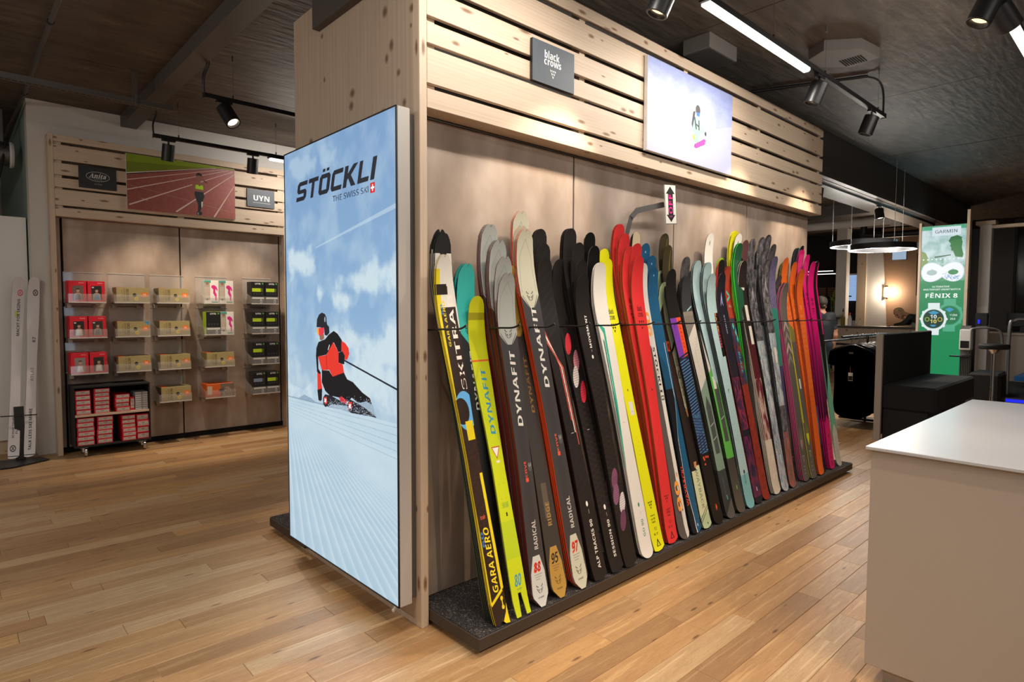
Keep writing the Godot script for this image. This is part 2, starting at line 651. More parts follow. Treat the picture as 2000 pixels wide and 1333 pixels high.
func build_unit() -> void:
	var u := thing("ski_display_unit", "tall spruce-framed ski display with slatted header, cement wall boards and dark plinth", "display unit")
	# side panel and corner post
	part("side_panel", box_mesh(Vector3(0.04, 3.11, 1.235), 0.002), M.spruce_side, u, Vector3(0.02, 1.555, -0.045 - 0.6175))
	part("post", box_mesh(Vector3(0.04, 3.11, 0.044), 0.002), M.spruce_y, u, Vector3(0.02, 1.555, -0.022))
	for bd in BOARDS:
		part("board", box_mesh(Vector3(4.414, bd[1] - bd[0], 0.022), 0.002), M.spruce_x, u, Vector3(0.041 + 2.207, (bd[0] + bd[1]) * 0.5, -0.011))
	part("board", box_mesh(Vector3(4.414, 0.084, 0.105), 0.002), M.spruce_x, u, Vector3(0.041 + 2.207, 2.375, -0.0525))
	for x in [0.075, 1.095, 2.15, 3.22, 4.42]:
		part("stud", box_mesh(Vector3(0.045, 0.69, 0.06), 0.001), M.spruce_y, u, Vector3(x, 2.765, -0.0535))
	part("rear_board", box_mesh(Vector3(4.3, 0.69, 0.012), 0.0), M.beam_dark, u, Vector3(2.25, 2.765, -0.34))
	# wall boards with black joints
	var xs := [0.045, 1.128, 2.165, 3.22, 4.285, 4.425]
	for i in 5:
		part("wall_panel", box_mesh(Vector3(xs[i + 1] - xs[i] - 0.012, 2.24, 0.018), 0.0015), M.cement_board, u, Vector3((xs[i] + xs[i + 1]) * 0.5, 0.08 + 1.12, -0.115))
	part("backing", box_mesh(Vector3(4.37, 2.24, 0.03), 0.0), M.dark_gap, u, Vector3(2.235, 1.21, -0.142))
	for x in [1.128, 2.165, 3.22]:
		part("joint_rail", box_mesh(Vector3(0.006, 2.2, 0.01), 0.0), M.black_metal, u, Vector3(x, 1.21, -0.118))
	# far side of the double unit
	part("wall_panel", box_mesh(Vector3(4.37, 2.24, 0.018), 0.0015), M.cement_board, u, Vector3(2.235, 1.21, -1.17))
	part("end_panel", box_mesh(Vector3(0.02, 2.28, 1.0), 0.001), M.cement_board, u, Vector3(4.43, 1.2, -0.66))
	# plinths
	for s in [0, 1]:
		var zf := 0.355 if s == 0 else -1.72
		var zb := -0.105 if s == 0 else -1.19
		var x0 := 0.043 if s == 0 else -0.02
		var zc: float = (zf + zb) * 0.5
		var zd: float = absf(zf - zb)
		var pl := part("plinth", box_mesh(Vector3(4.395 - x0, 0.054, zd), 0.002), M.plinth, u, Vector3((x0 + 4.395) * 0.5, 0.052, zc))
		part("carpet", box_mesh(Vector3(4.395 - x0 - 0.012, 0.008, zd - 0.012), 0.002), M.carpet, pl, Vector3(0, 0.0275, 0))
		part("foot", box_mesh(Vector3(1.55, 0.03, zd - 0.12), 0.0), M.black_matt, pl, Vector3(-0.9, -0.037, -0.03))
		part("foot", box_mesh(Vector3(1.35, 0.03, zd - 0.12), 0.0), M.black_matt, pl, Vector3(0.95, -0.037, -0.03))
	# prongs that part the skis
	for x in PRONGS:
		var pr := tube_part("ski_prong", u, M.black_metal, bend([Vector3(x, 1.352, -0.106), Vector3(x, 1.362, 0.1), Vector3(x, 1.366, 0.205), Vector3(x, 1.383, 0.25)], 4), 0.0045)
		lathe_part("prong_socket", pr, M.black_metal, [Vector2(0, 0), Vector2(0.016, 0), Vector2(0.016, 0.012), Vector2(0.007, 0.016), Vector2(0, 0.016)], Vector3(x, 1.352, -0.106), aimed(Vector3.BACK), 12)
	build_lightbox()
	build_signs()

const PRONGS := [0.06, 0.368, 0.597, 0.857, 1.118, 1.428, 1.703, 1.933, 2.225, 2.5, 2.808, 2.992, 3.395, 3.675, 3.956, 4.29]

func build_lightbox() -> void:
	var t := thing("poster_lightbox", "tall glowing poster box with a skier in a red jacket on snow", "lightbox")
	var x0 := -0.1
	var x1 := -0.031
	var z0 := -1.203
	var z1 := -0.026
	var y0 := 0.119
	var y1 := 2.319
	box_part("frame", t, M.lightbox_side, x0 + 0.004, x1, y0, y1, z0, z1, 0.003)
	box_part("mount", t, M.beam_dark, x1, 0.0, y0 + 0.02, y1 - 0.02, z0 + 0.05, z1 - 0.014)
	for k in 4:
		var e = [[y1 - 0.006, y1, z0, z1], [y0, y0 + 0.006, z0, z1], [y0, y1, z0, z0 + 0.005], [y0, y1, z1 - 0.005, z1]][k]
		box_part("edge_strip", t, M.black_metal, x0 - 0.003, x0 + 0.004, e[0], e[1], e[2], e[3])
	var b := MB.new()
	b.quad(Vector3(x0, y0 + 0.006, z0 + 0.005), Vector3(x0, y0 + 0.006, z1 - 0.005), Vector3(x0, y1 - 0.006, z1 - 0.005), Vector3(x0, y1 - 0.006, z0 + 0.005))
	var m := mat("poster_screen", Color(0.02, 0.02, 0.02), 0.5)
	m.emission_enabled = true
	m.emission = Color.WHITE
	m.emission_operator = BaseMaterial3D.EMISSION_OP_MULTIPLY
	m.emission_texture = ImageTexture.create_from_image(poster_skier())
	m.emission_energy_multiplier = 0.95
	part("screen", b.mesh(), m, t)
	tube_part("cable_clip", t, M.white_plastic, [Vector3(-0.07, 0.117, -0.09), Vector3(-0.085, 0.095, -0.085), Vector3(-0.1, 0.088, -0.08)], 0.008)

func sign_board(called: String, label: String, x0: float, x1: float, y0: float, y1: float, z: float, th: float, im: Image, edge: Material, rough := 0.5) -> Node3D:
	var t := thing(called, label, "sign")
	box_part("panel", t, edge, x0, x1, y0, y1, z, z + th, 0.001)
	var b := MB.new()
	b.quad(Vector3(x0 + 0.001, y0 + 0.001, z + th + 0.0006), Vector3(x1 - 0.001, y0 + 0.001, z + th + 0.0006), Vector3(x1 - 0.001, y1 - 0.001, z + th + 0.0006), Vector3(x0 + 0.001, y1 - 0.001, z + th + 0.0006))
	var m := mat(called + "_print", Color.WHITE, rough)
	m.albedo_texture = ImageTexture.create_from_image(im)
	part("face", b.mesh(), m, t)
	return t

func build_signs() -> void:
	var im := Image.create(320, 208, false, Image.FORMAT_RGB8)
	im.fill(hexc("4a5058"))
	draw_text(im, "black", Vector2(145, 56), Vector2(114, 40), 0, hexc("d8d8d8"))
	draw_text(im, "crows", Vector2(150, 95), Vector2(130, 28), 0, hexc("d8d8d8"))
	crow_logo(im, Vector2(152, 148), 46, hexc("d8d8d8"))
	sign_board("brand_sign", "small slate sign with white lettering and triangle mark on the header slats", 0.667, 0.981, 2.605, 2.815, 0.002, 0.018, im, M.black_metal)
	sign_board("snowboarder_picture", "large pale lilac picture of a snowboarder in powder on the header slats", 1.64, 2.686, 2.428, 2.997, 0.004, 0.026, picture_snowboarder(), M.white_plastic)
	# the OFF card and its bent arm
	var t := thing("off_card", "small white card with a black double arrow reading OFF, above the skis", "sign")
	im = Image.create(140, 280, false, Image.FORMAT_RGB8)
	im.fill(hexc("1a1a1a"))
	im.fill_rect(Rect2i(4, 4, 132, 272), hexc("e2ddd4"))
	fill_poly(im, [Vector2(70, 14), Vector2(124, 66), Vector2(100, 66), Vector2(100, 214), Vector2(124, 214), Vector2(70, 266), Vector2(16, 214), Vector2(40, 214), Vector2(40, 66), Vector2(16, 66)], hexc("171717"))
	draw_text(im, "OFF", Vector2(70, 138), Vector2(136, 46), -90, hexc("e8268f"))
	draw_text(im, "now", Vector2(70, 226), Vector2(36, 14), 0, hexc("b0307a"))
	var m := mat("off_print", Color.WHITE, 0.5)
	m.albedo_texture = ImageTexture.create_from_image(im)
	var b := MB.new()
	b.quad(Vector3(-0.066, -0.127, 0.0022), Vector3(0.066, -0.127, 0.0022), Vector3(0.066, 0.127, 0.0022), Vector3(-0.066, 0.127, 0.0022))
	var B := Basis(Vector3.BACK, 0.10)
	part("card", box_mesh(Vector3(0.132, 0.254, 0.003), 0.0), M.white_plastic, t, Vector3(1.955, 2.137, 0.0), B)
	part("print", b.mesh(), m, t, Vector3(1.955, 2.137, 0.0), B)
	b = MB.new()
	var ph := [Vector3(1.52, 1.78, -0.05), Vector3(1.53, 1.84, -0.05), Vector3(1.60, 2.02, -0.05), Vector3(1.66, 2.07, -0.05), Vector3(1.92, 2.135, -0.03)]
	for i in ph.size() - 1:
		var q0: Vector3 = ph[i]
		var q1: Vector3 = ph[i + 1]
		var dd := (q1 - q0).normalized()
		var nn := Vector3.BACK
		b.box((q0 + q1) * 0.5, Vector3(0.036, q0.distance_to(q1) + 0.012, 0.003), 0.0, Basis(dd.cross(nn), dd, nn))
	part("arm", b.mesh(), M.galvanised, t)

func crow_logo(im: Image, at: Vector2, w: float, c: Color) -> void:
	# rows of small chevrons making a triangle that points down
	var rows := [3, 2, 1]
	var s := w / 3.2
	for r in 3:
		for k in rows[r]:
			var p := at + Vector2((k - (rows[r] - 1) * 0.5) * s * 1.12, (r - 1) * s * 1.05)
			fill_poly(im, [p + Vector2(-0.45, -0.5) * s, p + Vector2(-0.12, -0.5) * s, p + Vector2(0.0, -0.1) * s, p + Vector2(0.3, -0.4) * s, p + Vector2(0.45, -0.2) * s, p + Vector2(0.0, 0.45) * s], c)

# ---------------------------------------------------------------- drawing into images
func fill_poly(im: Image, pts: Array, c: Color) -> void:
	var y0 := 1e9
	var y1 := -1e9
	for q in pts:
		y0 = minf(y0, q.y)
		y1 = maxf(y1, q.y)
	var w := im.get_width()
	for y in range(maxi(0, floori(y0)), mini(im.get_height() - 1, ceili(y1)) + 1):
		var yy := y + 0.5
		var xs := []
		for i in pts.size():
			var a: Vector2 = pts[i]
			var b: Vector2 = pts[(i + 1) % pts.size()]
			if (a.y <= yy) != (b.y <= yy):
				xs.append(a.x + (yy - a.y) / (b.y - a.y) * (b.x - a.x))
		xs.sort()
		for i in range(0, xs.size() - 1, 2):
			var p := clampi(roundi(xs[i]), 0, w)
			var q2 := clampi(roundi(xs[i + 1]), 0, w)
			if q2 > p:
				im.fill_rect(Rect2i(p, y, q2 - p, 1), c)

func fill_line(im: Image, a: Vector2, b: Vector2, w: float, c: Color) -> void:
	var n := (b - a).orthogonal().normalized() * w * 0.5
	fill_poly(im, [a + n, b + n, b - n, a - n], c)

func fill_disc(im: Image, at: Vector2, r: Vector2, c: Color) -> void:
	var q := []
	for i in 28:
		q.append(at + Vector2(cos(TAU * i / 28), sin(TAU * i / 28)) * r)
	fill_poly(im, q, c)

func glyph(s: String, face := "Droid Sans", weight := 700) -> Array:
	var key := s + face + str(weight)
	if not glyphs.has(key):
		var tm := TextMesh.new()
		var f := SystemFont.new()
		f.font_names = PackedStringArray([face])
		f.font_weight = weight
		tm.font = f
		tm.text = s
		tm.font_size = 48
		tm.pixel_size = 1.0 / 48
		tm.depth = 0.0
		tm.curve_step = 2.0
		var a := tm.get_mesh_arrays()
		var vv: PackedVector3Array = a[Mesh.ARRAY_VERTEX]
		var ii: PackedInt32Array = a[Mesh.ARRAY_INDEX]
		var box := Rect2(vv[0].x, vv[0].y, 0, 0)
		for q in vv:
			box = box.expand(Vector2(q.x, q.y))
		var out := PackedVector2Array()
		for i in ii:
			out.append(Vector2((vv[i].x - box.position.x) / box.size.x - 0.5, 0.5 - (vv[i].y - box.position.y) / box.size.y))
		glyphs[key] = [out]
	return glyphs[key]

# text fitted into a box of the given size, turned by deg (clockwise on the image), sheared by lean
func draw_text(im: Image, s: String, at: Vector2, size: Vector2, deg: float, c: Color, lean := 0.0, face := "Droid Sans", weight := 700) -> void:
	var g: PackedVector2Array = glyph(s, face, weight)[0]
	var T := Transform2D(deg_to_rad(deg), at)
	for i in range(0, g.size(), 3):
		var t := []
		for k in 3:
			var q := g[i + k]
			t.append(T * Vector2(q.x * size.x - q.y * size.y * lean, q.y * size.y))
		if absf((t[1] - t[0]).cross(t[2] - t[0])) > 0.02:
			fill_poly(im, t, c)

func poster_skier() -> Image:
	var w := 640
	var h := 1200
	var im := Image.create(w, h, false, Image.FORMAT_RGB8)
	var f := FastNoiseLite.new()
	f.seed = 4
	f.frequency = 0.006
	f.fractal_octaves = 5
	var f2 := FastNoiseLite.new()
	f2.seed = 8
	f2.frequency = 0.02
	f2.fractal_octaves = 3
	# clouds: centre, radii
	var cl := [[0.15, 0.27, 0.27, 0.045], [0.72, 0.335, 0.26, 0.036], [1.0, 0.325, 0.22, 0.05], [0.60, 0.375, 0.16, 0.03], [0.37, 0.36, 0.05, 0.03], [0.95, 0.47, 0.4, 0.055], [0.62, 0.475, 0.3, 0.05], [0.7, 0.56, 0.5, 0.09], [0.12, 0.575, 0.2, 0.055], [0.22, 0.05, 0.2, 0.03], [0.45, 0.05, 0.12, 0.045], [0.1, 0.03, 0.1, 0.02]]
	var top := hexc("7fa3cd")
	var mid := hexc("8fb4d8")
	var low := hexc("b3cde0")
	var white := hexc("d3e6ee")
	for y in 752:
		var v := y / 1200.0
		for x in w:
			var u := x / 640.0
			var c := top.lerp(mid, minf(v / 0.4, 1.0)) if v < 0.4 else mid.lerp(low, (v - 0.4) / 0.23)
			var n := f.get_noise_2d(x * 1.2, y)
			var n2 := f2.get_noise_2d(x, y * 1.2)
			var k := 0.0
			for i in cl.size():
				var q: Array = cl[i]
				var d := Vector2((u - q[0]) / q[2], (v - q[1]) / q[3]).length()
				var s: float = smoothstep(0.0, 1.0, (1.12 - d + n * 0.9 + n2 * 0.18) * 1.15)
				k = maxf(k, s * (0.5 if i > 8 else 0.95))
			k = maxf(k, clampf(n * 0.5 + 0.12, 0, 0.35))
			im.set_pixel(x, y, c.lerp(white, k))
	# far mountain, contrail
	draw_soft(im, [Vector2(16, 518), Vector2(117, 500), Vector2(213, 496), Vector2(313, 502), Vector2(330, 560), Vector2(180, 600), Vector2(20, 590)], hexc("9fbdd4"), 0.35)
	draw_soft(im, [Vector2(120, 624), Vector2(185, 611), Vector2(260, 616), Vector2(330, 626)], hexc("8ea9c0"), 0.8)
	draw_soft(im, [Vector2(330, 247), Vector2(1000, 186), Vector2(1000, 196), Vector2(330, 250)], white, 0.5)
	# groomed snow
	for y in range(750, h):
		var v := y / 1200.0
		var wv := v - 0.625
		for x in w:
			var u := x / 640.0
			var ph := (u + 0.03) / (wv + 0.02) / 0.27
			var fr := ph - floorf(ph)
			var amp := clampf((wv - 0.03) / 0.12, 0, 1) * clampf(2.2 - ph * 0.09, 0.15, 1)
			var ridge := pow(1.0 - absf(fr - 0.85) / 0.85, 3.0) if fr < 0.85 else 1.0 - (fr - 0.85) / 0.15 * 1.3
			var c := hexc("b4cfdf").lerp(hexc("d4e7f0"), clampf(ridge * amp + (1 - amp) * 0.55 + f.get_noise_2d(x * 0.6, y * 2.0) * 0.25, 0, 1))
			c = c.lerp(hexc("a5c3da"), clampf((wv - 0.1) * 0.9, 0, 0.35))
			im.set_pixel(x, y, c)
	for k in 5:
		draw_soft(im, [Vector2(0, 635 + k * 7), Vector2(1000, 632 + k * 16), Vector2(1000, 634 + k * 16), Vector2(0, 636 + k * 7)], hexc("9fbccd"), 0.6)
	draw_soft(im, [Vector2(0, 624), Vector2(390, 622), Vector2(390, 626), Vector2(0, 627)], hexc("8fa8b8"), 0.9)
	# the skier
	var blk := hexc("15161c")
	var red := hexc("ee3a2e")
	var P := {
		"pants": [[374, 542], [444, 540], [479, 553], [576, 536], [609, 553], [658, 557], [736, 576], [797, 585], [811, 597], [759, 598], [696, 600], [648, 592], [615, 603], [548, 598], [450, 599], [404, 590], [372, 571]],
		"ski_a": [[382, 608], [404, 598], [468, 599], [615, 611], [696, 612], [696, 619], [546, 624], [421, 626], [402, 629], [385, 623]],
		"ski_b": [[611, 607], [632, 597], [696, 602], [803, 614], [847, 623], [743, 624], [639, 627], [614, 622]],
		"spray": [[420, 628], [467, 618], [547, 615], [600, 613], [650, 622], [696, 602], [767, 593], [819, 598], [844, 622], [742, 626], [647, 627], [546, 625]],
		"boot": [[534, 599], [556, 594], [603, 601], [602, 609], [547, 607]],
		"logo_a": [[389, 607], [417, 603], [423, 619], [398, 623]], "logo_b": [[615, 605], [648, 601], [646, 616], [618, 622]],
		"black": [[344, 475], [410, 467], [443, 456], [493, 446], [528, 452], [566, 466], [561, 492], [535, 494], [492, 472], [420, 503], [337, 510], [340, 540], [364, 549], [354, 554], [325, 548], [316, 509], [322, 490]],
		"red": [[337, 510], [420, 504], [487, 472], [535, 494], [538, 519], [572, 521], [582, 539], [479, 553], [444, 538], [374, 542]],
		"sleeve": [[562, 467], [595, 472], [624, 482], [630, 495], [611, 509], [590, 509], [578, 496], [561, 490]],
		"arm": [[328, 550], [364, 552], [367, 569], [376, 586], [328, 592]], "glove_a": [[326, 592], [374, 586], [370, 613], [355, 618], [336, 616]],
		"glove_b": [[535, 495], [569, 491], [590, 500], [585, 520], [560, 520], [534, 518]],
		"face": [[354, 458], [397, 454], [401, 465], [373, 471], [357, 468]],
		"helmet": [[326, 439], [332, 420], [352, 409], [381, 404], [409, 407], [424, 415], [426, 424], [431, 432], [449, 437], [452, 451], [429, 458], [406, 457], [401, 440]],
		"goggle": [[328, 442], [401, 439], [400, 452], [373, 459], [349, 459], [333, 454]],
		"goggle_edge": [[328, 442], [346, 441], [350, 459], [333, 454]],
	}
	var colors := {"pants": blk, "ski_a": hexc("22262e"), "ski_b": hexc("22262e"), "spray": hexc("9fb4c6"), "boot": hexc("d83440"), "logo_a": red, "logo_b": red, "black": blk, "red": red, "sleeve": red, "arm": red, "glove_a": blk, "glove_b": blk, "face": hexc("9c6a55"), "helmet": hexc("23252d"), "goggle": hexc("f23a4c"), "goggle_edge": hexc("ffb52e")}
	fill_line(im, px(585, 511), px(1010, 557), 4.5, hexc("1b2430"))
	for k in ["pants", "ski_a", "spray", "ski_b", "boot", "logo_a", "logo_b", "black", "red", "sleeve", "glove_b", "arm", "glove_a", "face", "helmet", "goggle", "goggle_edge"]:
		var q := []
		for z in P[k]:
			q.append(px(z[0], z[1]))
		fill_poly(im, q, colors[k])
	for k in [[404, 613], [631, 612]]:
		var c: Vector2 = px(k[0], k[1])
		fill_line(im, c + Vector2(-6, 5), c + Vector2(6, -5), 5, Color.WHITE)
		fill_line(im, c + Vector2(-5, -5), c + Vector2(5, 5), 5, Color.WHITE)
	fill_disc(im, px(410, 420), Vector2(4, 8), hexc("aab4c0"))
	fill_line(im, px(424, 545), px(420, 504), 2, hexc("7a1a16"))
	fill_line(im, px(436, 492), px(452, 479), 4, hexc("e8e8e8"))
	var r := RandomNumberGenerator.new()
	for i in 420:
		var a := r.randf()
		var q := px(430 + 400 * a, 622 - r.randf() * r.randf() * 45 * (0.3 + a))
		im.fill_rect(Rect2i(int(q.x), int(q.y), 2, 2), hexc("d9e8f2").lerp(hexc("7d93a8"), r.randf() * 0.6))
	# lettering
	block_letters(im, Vector2(0.127 * 640, 0.1275 * 1200), 66.0, 55.0, 0.3, hexc("20242e"))
	draw_text(im, "THE SWlSS SKl", Vector2(0.648 * 640, 0.1445 * 1200), Vector2(192, 16), 0, hexc("1c2433"), 0.0, "Droid Sans", 400)
	im.fill_rect(Rect2i(520, 160, 23, 25), hexc("e5262b"))
	im.fill_rect(Rect2i(529, 164, 5, 17), Color.WHITE)
	im.fill_rect(Rect2i(523, 170, 17, 5), Color.WHITE)
	return im

# the squared slanted capitals of the poster, drawn as outlines from the lower left corner
func block_letters(im: Image, at: Vector2, unit: float, tall: float, lean: float, c: Color) -> void:
	var half := [[0.5, 1], [0.15, 1], [0, 0.85], [0, 0.15], [0.15, 0], [0.5, 0], [0.5, 0.22], [0.28, 0.22], [0.28, 0.78], [0.5, 0.78]]
	var mirror := []
	for q in half:
		mirror.append([1.0 - q[0], q[1]])
	var set_ := [
		[1.0, [[[0, 0], [0.82, 0], [1, 0.15], [1, 0.45], [0.85, 0.58], [0.28, 0.58], [0.28, 0.78], [1, 0.78], [1, 1], [0.18, 1], [0, 0.86], [0, 0.52], [0.15, 0.38], [0.72, 0.38], [0.72, 0.22], [0, 0.22]]]],
		[0.95, [[[0, 1], [1, 1], [1, 0.78], [0.64, 0.78], [0.64, 0], [0.36, 0], [0.36, 0.78], [0, 0.78]]]],
		[1.0, [half, mirror, [[0.2, 1.1], [0.44, 1.1], [0.44, 1.25], [0.2, 1.25]], [[0.56, 1.1], [0.8, 1.1], [0.8, 1.25], [0.56, 1.25]]]],
		[0.95, [[[1, 1], [0.15, 1], [0, 0.85], [0, 0.15], [0.15, 0], [1, 0], [1, 0.22], [0.28, 0.22], [0.28, 0.78], [1, 0.78]]]],
		[1.05, [[[0, 0], [0, 1], [0.28, 1], [0.28, 0.62], [0.66, 1], [1, 1], [0.55, 0.52], [1, 0], [0.66, 0], [0.36, 0.4], [0.28, 0.33], [0.28, 0]]]],
		[0.85, [[[0, 1], [0.3, 1], [0.3, 0.22], [1, 0.22], [1, 0], [0, 0]]]],
		[0.3, [[[0, 0], [1, 0], [1, 1], [0, 1]]]],
	]
	var x := 0.0
	for g in set_:
		for poly in g[1]:
			var q := []
			for p in poly:
				q.append(at + Vector2((x + p[0] * g[0]) * unit + p[1] * tall * lean, -p[1] * tall))
			fill_poly(im, q, c)
		x += g[0] + 0.14

func px(u: float, v: float) -> Vector2:
	return Vector2(u * 0.64, v * 1.2)

func draw_soft(im: Image, pts: Array, c: Color, k: float) -> void:   # a blended shape, points in thousandths
	var q := []
	var lo := Vector2(1e9, 1e9)
	var hi := Vector2(-1e9, -1e9)
	for p in pts:
		var z := Vector2(p.x * im.get_width() / 1000.0, p.y * im.get_height() / 1000.0)
		q.append(z)
		lo = lo.min(z)
		hi = hi.max(z)
	var mask := Image.create(im.get_width(), im.get_height(), false, Image.FORMAT_L8)
	fill_poly(mask, q, Color.WHITE)
	for y in range(maxi(0, int(lo.y)), mini(im.get_height(), int(hi.y) + 1)):
		for x in range(maxi(0, int(lo.x)), mini(im.get_width(), int(hi.x) + 1)):
			if mask.get_pixel(x, y).r > 0.5:
				im.set_pixel(x, y, im.get_pixel(x, y).lerp(c, k))

func picture_snowboarder() -> Image:
	var w := 640
	var h := 348
	var im := Image.create(w, h, false, Image.FORMAT_RGB8)
	var f := FastNoiseLite.new()
	f.seed = 14
	f.frequency = 0.012
	for y in h:
		for x in w:
			var u := float(x) / w
			var v := float(y) / h
			var c := hexc("8590bd").lerp(hexc("b2b7d4"), clampf(v * 1.25 + 0.3 * f.get_noise_2d(x, y * 2.0), 0, 1))
			var d := Vector2((u - 0.25) / 0.14, (v - 0.66) / 0.17).length()
			var d2 := Vector2((u - 0.30) / 0.1, (v - 0.85) / 0.2).length()
			var puff: float = maxf(clampf(1.3 - d + 0.5 * f.get_noise_2d(x * 2, y * 2), 0, 1), clampf(1.0 - d2, 0, 1))
			c = c.lerp(hexc("c9cbdd"), puff * 0.9)
			var d3 := Vector2((u - 0.62) / 0.16, (v - 0.45) / 0.4).length()
			c = c.lerp(hexc("c4c7de"), clampf(0.75 - d3 * 0.7, 0, 0.5))
			if v > 0.62 + (0.12 if u < 0.3 else 0.12 - (u - 0.3) * 0.5):
				c = c.lerp(hexc("b7b8d2"), 0.6)
			im.set_pixel(x, y, c)
	var g := hexc("8fb3a6")
	var k := hexc("2b2d35")
	fill_poly(im, [Vector2(318, 160), Vector2(345, 150), Vector2(372, 170), Vector2(380, 215), Vector2(362, 236), Vector2(325, 226), Vector2(312, 200)], g)
	fill_poly(im, [Vector2(372, 176), Vector2(392, 190), Vector2(412, 206), Vector2(408, 216), Vector2(384, 206)], g)
	fill_disc(im, Vector2(418, 210), Vector2(7, 9), k)
	fill_poly(im, [Vector2(318, 226), Vector2(362, 232), Vector2(376, 258), Vector2(352, 268), Vector2(326, 250)], g)
	fill_disc(im, Vector2(355, 125), Vector2(18, 20), hexc("3c3536"))
	fill_poly(im, [Vector2(342, 136), Vector2(370, 134), Vector2(368, 150), Vector2(346, 150)], hexc("2f64c8"))
	fill_line(im, Vector2(330, 158), Vector2(345, 205), 9, k)
	fill_line(im, Vector2(364, 165), Vector2(366, 205), 8, k)
	fill_line(im, Vector2(344, 185), Vector2(368, 192), 6, k)
	fill_poly(im, [Vector2(318, 140), Vector2(336, 132), Vector2(330, 160), Vector2(314, 205), Vector2(308, 190)], k)
	fill_disc(im, Vector2(326, 240), Vector2(9, 12), hexc("d6d24a"))
	fill_poly(im, [Vector2(332, 268), Vector2(410, 232), Vector2(420, 238), Vector2(414, 254), Vector2(346, 282), Vector2(330, 280)], hexc("b23a97"))
	for i in 5:
		fill_line(im, Vector2(350 + i * 14, 264 - i * 6), Vector2(356 + i * 14, 274 - i * 6), 4, hexc("d873c4"))
	return im

# ---------------------------------------------------------------- skis
# model: [look (for labels), shovel mm, waist mm, tail mm, tip kind, tail kind, side wall colour]
const SKI := {
	"skitrab": ["brown touring ski with yellow edges and white tip", 98, 68, 84, "notch", "swallow", "c9b21e"],
	"skitrabw": ["white-tipped touring ski with a black cap", 100, 70, 86, "notch", "round", "2c3a30"],
	"teal": ["black ski with a turquoise tip", 112, 78, 96, "notch", "point", "12363a"],
	"lime": ["lime green touring ski with blue lettering", 106, 74, 92, "round", "slot", "8f9c1c"],
	"rad88": ["charcoal ski with silver tip plate and number 88", 118, 88, 106, "notch", "point", "5e1712"],
	"ridge": ["charcoal ski with a gold tail numbered 95", 124, 95, 112, "notch", "point", "3c2a14"],
	"rad97": ["charcoal ski with pale tip plate and number 97", 126, 97, 114, "notch", "point", "d9481a"],
	"alp": ["black ski with red and white slanted stripes", 118, 90, 106, "round", "blunt", "171313"],
	"session": ["black ski with a pink and red leaf pattern", 118, 90, 106, "round", "blunt", "171313"],
	"mov": ["black ski with white lettering below its tip", 118, 88, 106, "round", "blunt", "1b1716"],
	"go90": ["white ski with a green stripe along its edge", 118, 90, 108, "round", "round", "cfcac0"],
	"greytip": ["plain dark grey ski", 118, 90, 106, "round", "round", "4a4644"],
	"yellow": ["bright yellow ski with black triangle logo", 116, 85, 104, "round", "blunt", "b9b616"],
	"red": ["bright red ski with black triangle logo", 120, 90, 108, "round", "blunt", "8f3a16"],
	"stoeckli": ["white and grey ski with orange number 90", 118, 90, 106, "round", "round", "1d1b1b"],
	"cream": ["cream-tipped ski with a black edge", 116, 88, 104, "round", "round", "141212"],
	"k2blue": ["dark blue ski with a white outline", 118, 88, 106, "round", "blunt", "14202c"],
	"k2green": ["pale green and brown ski with cream panel", 118, 89, 106, "round", "blunt", "2a211d"],
	"purple": ["black ski with purple and orange band", 124, 95, 112, "round", "round", "15120f"],
	"olive": ["dark olive ski", 122, 94, 110, "round", "round", "1a1712"],
	"greytech": ["charcoal ski with a pale angled panel and pale blue tick", 122, 92, 110, "round", "round", "2a2624"],
	"smoke": ["smoky grey ski in wrapping film", 122, 92, 110, "round", "round", "2f2c2c"],
	"greentech": ["grey ski with a bright green panel", 122, 92, 110, "round", "round", "20201d"],
	"paleblue": ["pale blue ski with a black side", 124, 94, 112, "round", "round", "20262a"],
	"white": ["plain white ski", 122, 94, 110, "round", "round", "262321"],
	"atomicnavy": ["dark violet ski with a pale arrow mark", 122, 92, 110, "round", "blunt", "571a20"],
	"blackred": ["black ski with red flank", 120, 90, 108, "round", "round", "8f1f1c"],
	"limetip": ["ski with a lime tip", 120, 90, 108, "round", "round", "6d8f22"],
	"voelkl": ["rust red and blue ski with turquoise logo", 120, 90, 108, "round", "round", "3d120e"],
	"green": ["dark green ski with bright green sides", 122, 92, 110, "round", "round", "2fae2a"],
	"yellow2": ["yellow ski", 120, 90, 108, "round", "round", "c9c51f"],
	"burgundy": ["dark brown ski fading to burgundy and cream", 124, 96, 112, "round", "blunt", "b3a898"],
	"wine": ["dull wine red ski", 122, 94, 110, "round", "round", "3a2022"],
	"marble": ["grey marbled ski with blue feather pattern", 124, 96, 112, "round", "round", "1b1b1e"],
	"marble2": ["grey marbled ski with orange and blue tail", 124, 96, 112, "round", "round", "1b1b1e"],
	"violet": ["grey violet ski", 120, 92, 108, "round", "round", "2a2434"],
	"pinkgrey": ["grey ski with pink sides and pale chevrons", 120, 92, 108, "round", "blunt", "a8416b"],
	"yellowgrey": ["grey ski with a yellow edge stripe", 122, 94, 110, "round", "blunt", "98963a"],
	"orange": ["orange ski with fine white chevrons", 120, 92, 108, "round", "blunt", "a03c12"],
	"navy": ["dark blue ski", 120, 92, 108, "round", "round", "1a1c2a"],
	"pink": ["magenta ski with black triangle logo", 120, 92, 108, "round", "blunt", "8a1450"],
	"stand": ["white ski", 98, 74, 88, "round", "blunt", "17171a"],
	"mint": ["mint green ski with a pale tail", 120, 92, 108, "round", "round", "5f8f7c"],
}
